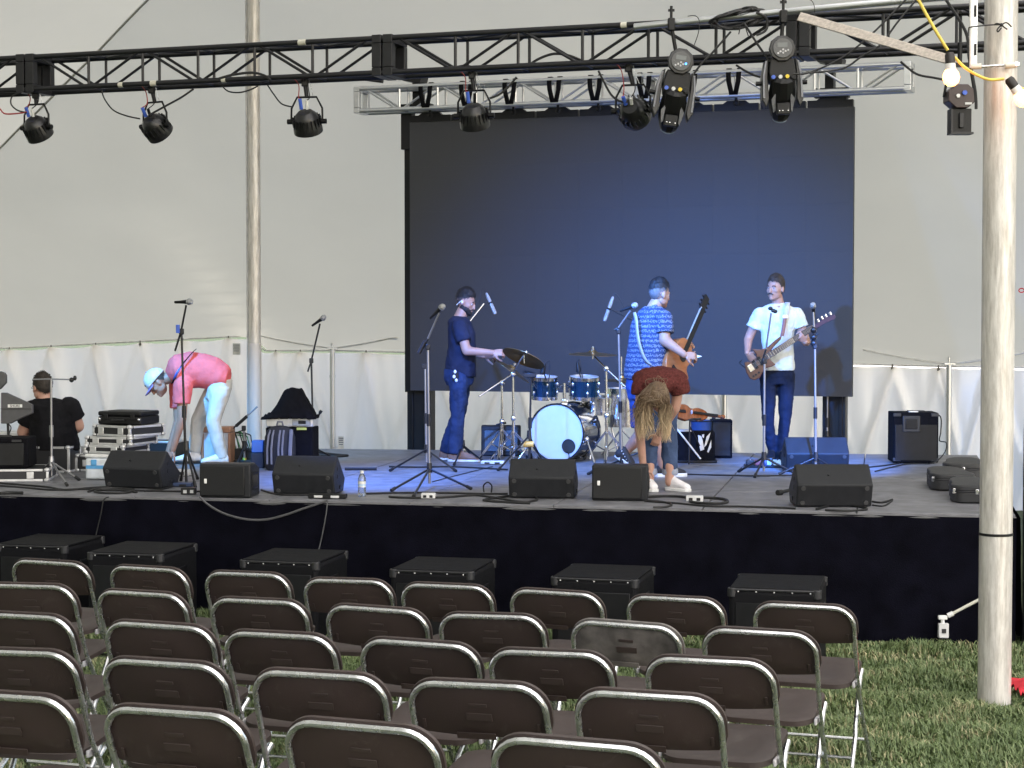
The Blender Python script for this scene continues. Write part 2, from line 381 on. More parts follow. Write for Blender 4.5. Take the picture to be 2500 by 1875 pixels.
hs = [RIDGE * j / NH for j in range(NH + 1)]
for h in hs:
    a = s_hip(h)
    for i in range(NS + 1):
        mb.v.append(tuple(roof_pt(a + (S_RIGHT - a) * i / NS, h)))
mb.f += [(j * (NS + 1) + i, j * (NS + 1) + i + 1, (j + 1) * (NS + 1) + i + 1, (j + 1) * (NS + 1) + i) for j in range(NH) for i in range(NS)]
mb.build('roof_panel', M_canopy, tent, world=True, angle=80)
mb = MB()
for h in hs:
    p = roof_pt(s_hip(h), h)
    for i in range(21): mb.v.append(tuple(p - N * (34 * i / 20) + UP * (-0.12 * math.sin(math.pi * h / RIDGE) * (i > 0))))
mb.f += [(j * 21 + i, j * 21 + i + 1, (j + 1) * 21 + i + 1, (j + 1) * 21 + i) for j in range(NH) for i in range(20)]
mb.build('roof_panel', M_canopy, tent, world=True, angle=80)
mb = MB(); a = s_hip(RIDGE)
for j in range(13):
    for i in range(13):
        q = roof_pt(a + (S_RIGHT - a) * i / 12, RIDGE) - N * (24 * j / 12); mb.v.append((q.x, q.y, q.z))
mb.f += [(j * 13 + i, j * 13 + i + 1, (j + 1) * 13 + i + 1, (j + 1) * 13 + i) for j in range(12) for i in range(12)]
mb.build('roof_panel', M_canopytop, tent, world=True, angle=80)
hp = [roof_pt(s_hip(h), h) - UP * 0.012 for h in hs]
mb = MB()
for p in hp:
    mb.v += [tuple(p - U * 0.02 - UP * .02), tuple(p + U * 0.02 - UP * .02)]
mb.f += [(2 * i, 2 * i + 1, 2 * i + 3, 2 * i + 2) for i in range(len(hp) - 1)]
so_ = mb.build('seam', M_seam, tent, world=True); so_.modifiers.new('thick', 'SOLIDIFY').thickness = 0.01
# valance rope along the eave
def eave_rope(s0, s1):
    pts = [at_s(s0 + (s1 - s0) * i / 80, WALLQ - 0.03) + UP * (eave(s0 + (s1 - s0) * i / 80) - 0.005) for i in range(81)]
    MB().tube(pts, 0.012, 6).build('eave_rope', M_label, tent, world=True)
sL, sP1, sP2, sR = S(wall_at(-260)), S(wall_at(633)), S(wall_at(628)), S(wall_at(2620))
eave_rope(sL, sP1); eave_rope(sP2, sR)
# ---- rear wall curtains
M_hook = mat('wall_hook', (0.12, 0.11, 0.10), 0.5)
def wall_panel(s0, s1, hooks, label, gap, seed, ztop=None):
    L = s1 - s0; ns, nz = int(L / 0.045), 34; zb = -0.35
    w = thing('tent_wall', label, 'tent wall', at_s((s0 + s1) / 2, WALLQ) + UP * zb)
    hk = sorted(hooks); mb = MB(); rh = random.Random(seed); hp_ = {h: (rh.uniform(0.35, 1.25), rh.uniform(0.12, 0.42), rh.uniform(0.12, 0.5), rh.uniform(0.3, 1.2), rh.uniform(0.2, 1.1)) for h in hk}
    for j in range(nz + 1):
        v = j / nz
        for i in range(ns + 1):
            s = s0 + L * i / ns
            # scallop between hooks
            lo = max([h for h in hk if h <= s], default=s0); hi = min([h for h in hk if h > s], default=s1)
            tt = (s - lo) / max(1e-3, hi - lo); sag = gap * 4 * tt * (1 - tt)
            zt = eave(s) - 0.02 - sag; z = zb + (zt - zb) * v
            dtop = zt - z
            off = 0
            for h in hk:                                     # pleats fan out below every hook
                A0, sl1, sl2, A1, A2 = hp_[h]; r = (s - h) / (0.08 + 0.42 * dtop)
                off += 0.14 * A0 * math.exp(-r * r * 1.6) * math.exp(-dtop * 0.55)
                off += 0.10 * A1 * math.exp(-((s - h - sl1 * dtop) / 0.055) ** 2) * min(1, dtop * 3)
                off += 0.09 * A2 * math.exp(-((s - h + sl2 * dtop) / 0.05) ** 2) * min(1, dtop * 3)
            off += 0.09 * noise.noise(Vector((s * 1.3 + z * .4, z * 0.5, seed))) + 0.055 * noise.noise(Vector((s * 4.2 + z * .5, z * 0.35, seed + 9))) + 0.018 * noise.noise(Vector((s * 9, z * 1.5, seed)))
            mb.v.append(tuple(at_s(s, WALLQ - 0.05 - off) + UP * z))
    mb.f += [(j * (ns + 1) + i, j * (ns + 1) + i + 1, (j + 1) * (ns + 1) + i + 1, (j + 1) * (ns + 1) + i) for j in range(nz) for i in range(ns)]
    mb.build('curtain', M_wallc, w, world=True, angle=180)
    for h in hk:
        b_ = MB(); p = at_s(h, WALLQ - 0.10) + UP * (eave(h) - 0.05)
        b_.cyl(p + UP * 0.06, p - UP * 0.03, 0.010, n=6); b_.box(p, (0.035, 0.02, 0.03)); b_.build('hook', M_hook, w, world=True)
    return w
RS = view(0, 700, 2.6024)
hkL = [S(wall_at(RS(x, 0)[0])) for x in (-180, 80, 345, 628, 910, 1180, 1470)]
wall_panel(sL, sP1, hkL, 'white tent side wall with fanned pleats at the left behind the stage', 0.035, 1)
hkR = [S(wall_at(x)) for x in (680, 740, 900, 1060, 1250, 1420, 1600, 1720, 1860, 2010, 2182, 2294, 2420, 2560)]
wall_panel(sP2, sR, hkR, 'white tent side wall behind and below the large dark screen', 0.02, 4)
# wall side poles
def side_pole(px, label):
    p = wall_at(px) - N * 0.16; s = S(p); top = eave(s) + 0.02
    t_ = thing('side_pole', label, 'pole', (p.x, p.y, -0.3), 0, 'side poles along the rear tent wall')
    rod('pole', (p.x, p.y, -0.3), (p.x, p.y, top), 0.038, M_alu, t_, n=16)
    rod('collar', (p.x, p.y, top - 0.42), (p.x, p.y, top - 0.38), 0.045, M_alu, t_, n=16)
    rod('pin', (p.x, p.y, top), (p.x, p.y, top + 0.10), 0.012, M_galv, t_)
    MB().box((p.x, p.y, top + 0.012), (0.15, 0.10, 0.03)).build('head_plate', M_alu, t_, world=True, bevel=0.005)
    for sg in (-1, 1):
        pts = [Vector((p.x, p.y, top + 0.01)) + U * (sg * a) + UP * (0.10 * a + 0.06 * a * a) - N * (0.15 * a) for a in (0, 0.25, 0.5, 0.8, 1.1)]
        MB().tube(pts, 0.012, 6).build('web_strap', M_label, t_, world=True)
side_pole(822, 'slim aluminium side pole left of the screen at the rear tent wall')
side_pole(1775, 'slim aluminium side pole seen below the dark screen')
side_pole(2321, 'slim aluminium side pole right of the bass amplifier')
# big tent poles
def weathered(name, base, dark, sc):
    m = mat(name, base, 0.42, 0.3, var=0.0)
    t = m.node_tree; b = t.nodes['Principled BSDF']
    tc = t.nodes.new('ShaderNodeTexCoord'); mp = t.nodes.new('ShaderNodeMapping'); mp.inputs['Scale'].default_value = (1, 1, 0.12)
    n = t.nodes.new('ShaderNodeTexNoise'); n.inputs['Scale'].default_value = sc; n.inputs['Detail'].default_value = 9; n.inputs['Roughness'].default_value = 0.7
    cr = t.nodes.new('ShaderNodeValToRGB'); cr.color_ramp.elements[0].color = (*dark, 1); cr.color_ramp.elements[1].color = (*base, 1)
    cr.color_ramp.elements[0].position = 0.34; cr.color_ramp.elements[1].position = 0.60
    bp = t.nodes.new('ShaderNodeBump'); bp.inputs['Strength'].default_value = 0.25; bp.inputs['Distance'].default_value = 0.004; t.links.new(n.outputs[0], bp.inputs['Height']); t.links.new(bp.outputs[0], b.inputs['Normal'])
    t.links.new(tc.outputs['Object'], mp.inputs[0]); t.links.new(mp.outputs[0], n.inputs['Vector']); t.links.new(n.outputs[0], cr.inputs[0]); t.links.new(cr.outputs[0], b.inputs['Base Color'])
    return m
M_pole = weathered('weathered_pole', (0.68, 0.65, 0.61), (0.40, 0.37, 0.335), 34)
pb = G(2427, 1728); pb.z = gz(pb.x, pb.y)
tp = thing('tent_pole', 'thick weathered aluminium tent pole standing on the grass at the right', 'pole', pb)
MB().cyl((0, 0, 0.02), (0, 0, 0.98), 0.0915, n=48).build('lower_pole', M_pole, tp)
MB().cyl((0, 0, 0.985), (0, 0, 9.0), 0.0905, n=48).build('upper_pole', M_pole, tp)
MB().cyl((0, 0, 0.975), (0, 0, 0.99), 0.093, n=48).build('joint_band', M_blackm, tp)
MB().cyl((0, 0, 0.0), (0, 0, 0.03), 0.102, 0.097, n=48).build('foot_ring', M_blackm, tp)
pl = P(620, 1080, 19.6)
tp2 = thing('tent_pole', 'tall slim tent pole rising behind the stage left of the screen', 'pole', (pl.x, pl.y, -0.2))
MB().cyl((0.012, 0, 0), (0.022, 0, 6.55), 0.066, n=32).build('pole', M_pole, tp2)
MB().cyl((-0.062, 0.02, 0), (-0.060, 0.02, 6.5), 0.014, n=10).build('rope', M_label, tp2)
MB().cyl((0.012, 0, 0.3), (0.013, 0, 2.23), 0.072, n=32).build('fabric_sleeve', M_wallc, tp2)
# ---- stage
FL, FR = D(0, 1205), D(2385, 1256); BL, BR = D(1000, 1097), D(2300, 1110)
fd = (FR - FL).normalized(); bd = (BR - BL).normalized()
F0 = FL - fd * 2.2; F1 = FR + fd * 0.27
# back corners on the rear edge line
def on_line(p0, d, dirv, o):  # intersection of p0+d*a with o+dirv*b (plan)
    det = d.x * -dirv.y + d.y * dirv.x; r = o - p0
    a = (r.x * -dirv.y + r.y * dirv.x) / det; return p0 + d * a
perp = Vector((-fd.y, fd.x, 0)); B0 = on_line(BL, bd, perp, F0); B1 = on_line(BL, bd, perp, F1)
stage = thing('stage', 'low outdoor stage with grey panelled deck and black cloth skirt', 'stage', ((F0 + F1) / 2).xy.to_3d())
NC, NR = 9, 4
def dq(u, v): return (F0 * (1 - u) + F1 * u) * (1 - v) + (B0 * (1 - u) + B1 * u) * v
for r_ in range(NR):
    for c in range(NC):
        g = 0.0016; q = [dq(c / NC + g * .3, r_ / NR + g), dq((c + 1) / NC - g * .3, r_ / NR + g), dq((c + 1) / NC - g * .3, (r_ + 1) / NR - g), dq(c / NC + g * .3, (r_ + 1) / NR - g)]
        dz = -random.uniform(0, 0.003)
        mb = MB(); mb.add([p + UP * (dz - 0.04) for p in q] + [p + UP * dz for p in q], [(0, 3, 2, 1), (4, 5, 6, 7), (0, 1, 5, 4), (1, 2, 6, 5), (2, 3, 7, 6), (3, 0, 4, 7)])
        mb.build('deck_panel', M_deck, stage, smooth=False, world=True, bevel=0.002, seg=1)
M_trim = mat('deck_edge_trim', (0.10, 0.10, 0.105), 0.5)
mb = MB(); q0, q1 = F0 - perp * 0.012, F1 - perp * 0.012
for zz in (0.045, 0.085): pass
mb.cyl(q0 + UP * -0.028, q1 + UP * -0.028, 0.018, n=8); mb.build('edge_rail', M_trim, stage, world=True)
mb = MB(); mb.add([F0 + UP * -.15, F1 + UP * -.15, B1 + UP * -.15, B0 + UP * -.15, F0 + UP * -.042, F1 + UP * -.042, B1 + UP * -.042, B0 + UP * -.042], [(0, 3, 2, 1), (4, 5, 6, 7), (0, 1, 5, 4), (1, 2, 6, 5), (2, 3, 7, 6), (3, 0, 4, 7)])
mb.build('understructure', M_blackm, stage, smooth=False, world=True)
def skirt(a, b_, out, seed):
    L = (b_ - a).length; ns = int(L / 0.03); nz = 22; mb = MB(); d = (b_ - a).normalized()
    for j in range(nz + 1):
        v = j / nz
        for i in range(ns + 1):
            s = L * i / ns; p = a + d * s
            zg = gz(p.x, p.y) - 0.02; z = (DECK - 0.018) + (zg - DECK + 0.018) * v
            w = 0.010 + 0.018 * v
            off = 0.03 + 0.03 * v + w * noise.noise(Vector((s * 2.1, v * 0.5, seed))) + 0.7 * w * noise.noise(Vector((s * 5.5 + v, v * 0.9, seed + 3))) + 0.012 * noise.noise(Vector((s * 0.8, v * 3.5, seed + 7))) * math.sin(math.pi * v)
            z += 0.002 * noise.noise(Vector((s * 3, 0, seed))) * (1 - v)
            mb.v.append(tuple(Vector((p.x, p.y, z)) + out * off))
    mb.f += [(j * (ns + 1) + i, j * (ns + 1) + i + 1, (j + 1) * (ns + 1) + i + 1, (j + 1) * (ns + 1) + i) for j in range(nz) for i in range(ns)]
    return mb.build('skirt', M_skirt, stage, world=True, angle=180)
skirt(F0, F1, -perp, 1); skirt(F1, B1, fd, 5)
# ================================================================== FOLDING CHAIRS
M_lug = mat('grey_seat_lug', (0.42, 0.41, 0.42), 0.5)
def make_chair(label, back_mat):
    t = thing('folding_chair', label, 'chair', (0, 0, 0), 0, 'brown folding chairs in rows on the lawn')
    hw, rr, rc = 0.222, 0.0100, 0.088
    e0 = Vector((0, -0.085, 0.455)); e1 = Vector((0, -0.205, 0.775)); ed = (e1 - e0).normalized(); X = Vector((1, 0, 0)); nrm = ed.cross(X) * -1
    nrm = Vector((0, ed.z, -ed.y))             # pointing to the seat side (+y)
    side = [Vector((0, 0.225, 0.006)), Vector((0, 0.06, 0.235)), e0, e0 + ed * 0.10, e1 - ed * (rc + 0.02), e1 - ed * rc]
    path = [Vector((-hw - (0.012 if i == 0 else 0), p.y, p.z)) for i, p in enumerate(side)]
    for k in range(1, 7):
        a = math.pi / 2 * k / 6; path.append(e1 - ed * rc + X * (-hw + rc - rc * math.cos(a)) + ed * (rc * math.sin(a)))
    for k in range(0, 6):
        a = math.pi / 2 * (1 - k / 6); path.append(e1 - ed * rc + X * (hw - rc + rc * math.cos(a)) + ed * (rc * math.sin(a)))
    path += [Vector((hw + (0.012 if i == 0 else 0), p.y, p.z)) for i, p in reversed(list(enumerate(side)))]
    MB().tube(path, rr, 10).build('back_frame', M_galv, t)
    # backrest: one curved plastic shell in front of the frame, its rim rising above the tube
    ow = hw + 0.0145; rco = rc + 0.012; top = 0.012; H_ = 0.176
    def zt(x):
        ax = abs(x)
        if ax <= ow - rco: return top
        dx = min(1, (ax - (ow - rco)) / rco); return top - rco + rco * math.sqrt(max(0, 1 - dx * dx))
    def zb(x):
        ax = abs(x) / ow
        return -H_ + 0.0 - 0.016 * (1 - ax ** 2) + (0.012 if ax < 0.42 and ax > 0.36 else 0) * 0 + (0.05 * max(0, (ax - 0.9) / 0.1) ** 2)
    nx, nz = 36, 9; mb = MB()
    for lay in (0, 1):
        for j in range(nz + 1):
            for i in range(nx + 1):
                x = ow * (-math.cos(math.pi * i / nx)); u = j / nz; zz = zb(x) + (zt(x) - zb(x)) * u
                bow = -0.014 * (1 - (x / ow) ** 2) * (1 - abs(2 * u - 1) ** 3)
                rim = 0.006 if (u > 0.94) else 0
                mb.v.append(tuple(e1 + X * x + ed * zz + nrm * (0.0135 + bow + (0.010 if lay else -rim * 0))))
    W_ = nx + 1; K = W_ * (nz + 1)
    for j in range(nz):
        for i in range(nx):
            a = j * W_ + i; mb.f.append((a, a + 1, a + W_ + 1, a + W_)); mb.f.append((K + a, K + a + W_, K + a + W_ + 1, K + a + 1))
    for i in range(nx):
        mb.f.append((i, K + i, K + i + 1, i + 1)); a = nz * W_ + i; mb.f.append((a, a + 1, K + a + 1, K + a))
    for j in range(nz):
        a = j * W_; mb.f.append((a, a + W_, K + a + W_, K + a)); a = j * W_ + nx; mb.f.append((a, K + a, K + a + W_, a + W_))
    br = mb.build('backrest', back_mat, t, bevel=0.0, angle=50)
    # moulded marks on the rear of the shell
    Mx = Matrix((X, ed, nrm)).transposed()
    def plate(name, cx, cz, w, h, dn, m):
        MB().box(e1 + X * cx + ed * cz + nrm * dn, (w, h, 0.004), Mx).build(name, m, br, bevel=0.001)
    plate('moulded_plate', 0, -0.112, 0.085, 0.026, -0.0015, M_brownd)
    plate('moulded_plate', 0, -0.070, 0.060, 0.012, -0.0015, M_brownd)
    plate('lower_flange', -0.02, -0.183, 0.13, 0.022, 0.0015, back_mat)
    for sg in (-1, 1):
        plate('clip', sg * 0.190, -0.146, 0.010, 0.030, 0.004, back_mat)
    # seat
    poly = []; sw, sd_, cr_ = 0.198, 0.205, 0.075
    for cxn, cyn, a0 in ((1, 1, 0), (-1, 1, 90), (-1, -1, 180), (1, -1, 270)):
        for k in range(6):
            a = R(a0 + 90 * k / 5); poly.append((cxn * (sw - cr_) + cr_ * math.cos(a), cyn * (sd_ - cr_) + cr_ * math.sin(a)))
    mb = MB(); n = len(poly)
    lay = [(1.0, -0.020), (1.0, 0.0), (0.93, 0.006), (0.6, 0.0), (0.0, -0.006)]
    for sc_, dz in lay:
        for px_, py_ in poly:
            y_ = py_ * sc_; mb.v.append((px_ * sc_, 0.065 + y_, 0.440 + 0.045 * (y_ / sd_) * 0.5 + dz + 0.014 * ((px_ * sc_) / sw) ** 2 * 0.4))
    for l in range(len(lay) - 1):
        for i in range(n): mb.f.append((l * n + i, l * n + (i + 1) % n, (l + 1) * n + (i + 1) % n, (l + 1) * n + i))
    mb.f.append(tuple(range(n - 1, -1, -1)))
    mb.build('seat', M_brown, t, angle=60)
    for sg in (-1, 1):
        x = sg * 0.196
        MB().tube([(x, 0.215, 0.425), (x, 0.16, 0.40), (x * 1.01, 0.02, 0.20), (x * 1.04, -0.02, 0.165), (x * 1.10, -0.235, 0.006)], 0.0108, 8).build('rear_leg', M_galv, t)
        MB().box((sg * 0.205, -0.055, 0.412), (0.012, 0.07, 0.026)).build('seat_lug', M_lug, t, bevel=0.004)
        MB().cyl((x * 1.10, -0.232, 0.0), (x * 1.10, -0.232, 0.03), 0.0135, n=8).build('foot_cap', M_lug, t)
    rod('crossbar', (-0.214, -0.16, 0.10), (0.214, -0.16, 0.10), 0.0075, M_galv, t, n=8, world=False)
    rod('crossbar', (-0.226, 0.145, 0.115), (0.226, 0.145, 0.115), 0.0075, M_galv, t, n=8, world=False)
    rod('crossbar', (-0.196, 0.18, 0.408), (0.196, 0.18, 0.408), 0.009, M_galv, t, n=8, world=False)
    return t
ORD = ['rightmost', 'second from the right', 'third from the right', 'fourth from the right', 'fifth from the right', 'sixth from the right', 'seventh from the right', 'eighth from the right', 'ninth from the right']
ROWN = ['row nearest the stage', 'second row from the stage', 'middle row of five', 'fourth row from the stage', 'row nearest the camera']
rowq = [8.318, 7.272, 6.336, 5.497, 4.684]
rown = [9, 7, 6, 5, 4]
meas = {(0, 0): -1.326, (0, 1): -1.918, (0, 2): -2.492, (0, 3): -3.048, (0, 4): -3.554, (0, 5): -4.101, (0, 6): -4.639, (0, 7): -5.221, (0, 8): -5.80,
 (1, 0): -1.336, (1, 1): -1.891, (1, 2): -2.441, (1, 3): -2.985, (1, 4): -3.515, (1, 5): -4.081, (1, 6): -4.647,
 (2, 0): -1.323, (2, 1): -1.891, (2, 2): -2.423, (2, 3): -2.951, (2, 4): -3.492, (2, 5): -4.06,
 (3, 0): -1.341, (3, 1): -1.869, (3, 2): -2.435, (3, 3): -2.978, (3, 4): -3.535,
 (4, 0): -1.342, (4, 1): -1.919, (4, 2): -2.468, (4, 3): -3.03}
jit = {(0, 7): -0.024, (1, 6): -0.01, (2, 0): -0.004, (3, 0): -0.012, (3, 2): 0.01, (4, 0): -0.014}
proto = None
for r_ in range(5):
    for k in range(rown[r_]):
        lab = 'brown folding chair, %s in the %s' % (ORD[k], ROWN[r_])
        if (r_, k) == (1, 1):
            c = make_chair('folding chair with scuffed grey-stained backrest in the second row from the stage', M_scuff)
        elif proto is None: c = proto = make_chair(lab, M_brown)
        else: c = copy_tree(proto); c['label'] = lab
        p = U * meas[(r_, k)] + N * rowq[r_]
        c.location = (p.x, p.y, gz(p.x, p.y) + 0.012 - 0.4 * jit.get((r_, k), 0))
        fwd = N; c.rotation_euler = (R(random.uniform(-0.9, 0.9)), R(random.uniform(-1.3, 1.3)), -ANG + R(random.uniform(-3.5, 3.5)))
# ================================================================== SUBWOOFERS in front of the stage
M_sub = mat('sub_paint', (0.0045, 0.0045, 0.006), 0.7, bump=0.25, bscale=190, spec=0.16)
M_corner = mat('sub_corner', (0.03, 0.03, 0.033), 0.45, 0.3)
def make_sub():
    t = thing('subwoofer', '', 'subwoofer', (0, 0, 0), 0, 'black subwoofers on the grass along the stage front')
    w, d, h = 0.56, 0.64, 0.54
    MB().box((0, d / 2, h / 2), (w, d, h)).build('cabinet', M_sub, t, bevel=0.03, seg=3)
    tp_ = MB().box((0, d / 2, h + 0.004), (w - 0.012, d - 0.012, 0.016)).build('top_plate', M_sub, t, bevel=0.006)
    MB().box((0, -0.004, h * 0.46), (w - 0.09, 0.012, h * 0.78)).build('grille', M_blackm, t, bevel=0.004)
    for sx in (-1, 1):
        for y in (0.012, d - 0.012):
            MB().cyl((sx * (w / 2 - 0.022), y + (0.012 if y < .1 else -0.012), h - 0.05), (sx * (w / 2 - 0.022), y + (0.012 if y < .1 else -0.012), h + 0.008), 0.031, n=12).build('corner', M_corner, t, bevel=0.006)
        MB().box((sx * (w / 2 + 0.001), d / 2, h * 0.68), (0.012, 0.20, 0.10)).build('handle', M_blackm, t, bevel=0.004)
    for i in range(5):
        MB().ell((-w / 2 + 0.06 + i * (w - 0.12) / 4, -0.001, h - 0.012), (0.005, 0.004, 0.005), nu=8, nv=5).build('screw', M_label, t)
    rod('edge_trim', (-w / 2 + 0.03, 0.004, h - 0.002), (w / 2 - 0.03, 0.004, h - 0.002), 0.008, M_corner, t, n=6, world=False)
    return t
sub0 = make_sub()
subs = [(92, 1327, 'leftmost black subwoofer on the grass, cut by the photo edge'), (303, 1352, 'black subwoofer second from the left along the stage front'),
        (680, 1371, 'black subwoofer third from the left along the stage front'), (1052, 1394, 'black subwoofer fourth from the left along the stage front'),
        (1450, 1413, 'black subwoofer second from the right along the stage front'), (1890, 1440, 'rightmost black subwoofer, in front of the stage skirt')]
for i, (px, py, lab) in enumerate(subs):
    c = sub0 if i == 0 else copy_tree(sub0)
    z = 0.60
    for _ in range(8):
        p = D(px, py, z); z = gz(p.x, p.y) + 0.545
    p = D(px, py, z)
    if i == 0: p = D(75, 1332, z)
    c.location = (p.x, p.y, z - 0.545); c.rotation_euler = (0, 0, -R(15 + random.uniform(-2, 2))); c['label'] = lab
# ================================================================== TRUSSES
TA, TB = P(0, 183, 15.0), P(2366, 76, 12.46)
tz = (TA.z + TB.z) / 2; TA.z = TB.z = tz
TU = (TB - TA).normalized(); TN = Vector((-TU.y, TU.x, 0))          # TN points away from the camera
def tr_at(px):                                                    # point on the truss axis above a pixel column
    d = ray(px, HORIZON); det = TU.x * -d.y + TU.y * d.x
    a = (-TA.x * -d.y + TA.y * -d.x * -1 * -1) if False else None
    # solve TA + TU*a = d*b in plan
    det = TU.x * (-d.y) - (-d.x) * TU.y; rx, ry = -TA.x, -TA.y
    a = (rx * (-d.y) - (-d.x) * ry) / det
    return TA + TU * a
def build_truss(root, marks, hc, rch, rbr, m, bays, plate, first=1):
    A, B_ = marks[0], marks[-1]; u = (B_ - A).normalized(); n = Vector((-u.y, u.x, 0)).normalized()
    off = {(a, b): n * (hc * a) + UP * (hc * b) for a in (-1, 1) for b in (-1, 1)}
    for k, (p, q) in enumerate(zip(marks, marks[1:])):
        for o_ in off.values(): rod('chord', p + o_, q + o_, rch, m, root, n=12)
        L = (q - p).length; nb = max(1, round(L / bays)); sgn = first
        e = plate
        for i in range(nb):
            a = p + u * (e + (L - 2 * e) * i / nb); b = p + u * (e + (L - 2 * e) * (i + 1) / nb)
            for f in (-1, 1):
                lo0, hi0, lo1, hi1 = a + off[(f, -1)], a + off[(f, 1)], b + off[(f, -1)], b + off[(f, 1)]
                if sgn > 0: rod('diagonal_brace', hi0 + u * 0.03, lo1 - u * 0.03, rbr, m, root, n=8)
                else: rod('diagonal_brace', lo0 + u * 0.03, hi1 - u * 0.03, rbr, m, root, n=8)
                if i > 0: rod('vertical_brace', lo0, hi0, rbr, m, root, n=8)
            if i > 0:
                for b_ in (-1, 1): rod('cross_brace', a + off[(-1, b_)], a + off[(1, b_)], rbr, m, root, n=8)
            rod('diagonal_brace', a + off[(-1 if sgn > 0 else 1, 1)], b + off[(1 if sgn > 0 else -1, 1)], rbr, m, root, n=8)
            if i % 2: rod('diagonal_brace', a + off[(-1, -1)], b + off[(1, -1)], rbr, m, root, n=8)
            sgn = -sgn
    return u, n, off
def end_frame(root, p, u, n, hc, w, t_, m, name='end_plate'):
    M = Matrix((u, n, UP)).transposed(); mb = MB()
    for a in (-1, 1):
        mb.box(p + n * (hc * a), (w, t_, 2 * hc - t_ - 0.004), M)
        mb.box(p + UP * (hc * a), (w, 2 * hc + t_, t_), M)
    return mb.build(name, m, root, smooth=False, world=True, bevel=0.004)
M_truss = mat('black_truss_paint', (0.013, 0.013, 0.016), 0.42, 0.1, var=0.25, scale=20)
ft = thing('lighting_truss', 'long black box truss carrying the stage lights above the stage front', 'truss', tr_at(1250) - UP * 0.15)
m_px = [92, 953, 1953]
marks = [tr_at(p) for p in m_px]; Ls = (marks[2] - marks[1]).length
marks = [marks[0] - TU * Ls] + marks + [marks[-1] + TU * Ls]
tu, tn, toff = build_truss(ft, marks, 0.128, 0.021, 0.0115, M_truss, 0.50, 0.09)
for p in marks[1:4]:
    for sg in (-1, 1): end_frame(ft, p + TU * (0.045 * sg), TU, TN, 0.122, 0.075, 0.062, M_truss)
M_tape = mat('white_tape', (0.62, 0.60, 0.52), 0.6)
for px, f, b_ in ((750, -1, 1), (393, -1, -1), (565, -1, -1), (316, -1, -1), (1527, -1, 1)):
    p = tr_at(px) + toff[(f, b_)]; rod('tape_band', p, p + TU * random.uniform(0.03, 0.07), 0.0225, M_tape, ft, n=12)
# rear silver truss over the screen
RA, RB = P(883, 245, 20.62), P(2220, 191, 18.55); RA.z = RB.z = (RA.z + RB.z) / 2
RU = (RB - RA).normalized(); RN = Vector((-RU.y, RU.x, 0))
rt = thing('screen_truss', 'silver aluminium box truss from which the large screen hangs', 'truss', (RA + RB) / 2 - UP * 0.15)
mid = RA + (RB - RA) * 0.545
build_truss(rt, [RA, mid, RB], 0.122, 0.025, 0.0125, M_alu, 0.47, 0.06)
for p, sg in ((RA, 1), (mid - RU * 0.05, 1), (mid + RU * 0.05, 1), (RB, -1)): end_frame(rt, p, RU, RN, 0.118, 0.07, 0.056, M_alu)
def rt_at(px):
    d = ray(px, HORIZON); det = RU.x * (-d.y) - (-d.x) * RU.y; a = ((-RA.x) * (-d.y) - (-d.x) * (-RA.y)) / det; return RA + RU * a
# slings
for k, px in enumerate((1052, 1150, 1255, 1363, 1461, 1580, 1690, 1796, 1905)):
    c = rt_at(px); t = thing('strap_sling', 'black strap sling on the silver truss, %s from the left' % ['first', 'second', 'third', 'fourth', 'fifth', 'sixth', 'seventh', 'eighth', 'ninth'][k], 'sling', c - UP * 0.25, 0, 'black strap slings on the screen truss')
    for sg in (-1, 1):
        mb = MB(); path = [c + RN * 0.155 * -1 + RU * (sg * 0.055) + UP * 0.10, c + RN * -0.155 + RU * (sg * 0.05) + UP * 0.02, c + RN * -0.150 + RU * (sg * 0.018) - UP * 0.12]
        top = c + RN * -0.122 + RU * (sg * 0.055) + UP * 0.158
        path = [c + RN * -0.05 + RU * (sg * 0.055) + UP * 0.152, top] + path
        W = RU * 0.026
        for p in path: mb.v += [tuple(p - W), tuple(p + W)]
        mb.f += [(2 * i, 2 * i + 1, 2 * i + 3, 2 * i + 2) for i in range(len(path) - 1)]
        o = mb.build('strap', M_clothblk, t, world=True); o.modifiers.new('thick', 'SOLIDIFY').thickness = 0.006
    q = c - UP * 0.19
    rod('shackle_pin', c - UP * 0.13 - RN * 0.02, c - UP * 0.165 - RN * 0.02, 0.014, M_blackm, t)
    MB().tube([q + RU * (0.026 * math.cos(a)) + UP * (0.026 * math.sin(a)) - RN * 0.02 for a in [i * math.pi / 7 for i in range(14)]], 0.009, 6, closed=True).build('shackle_ring', M_blackm, t, world=True)
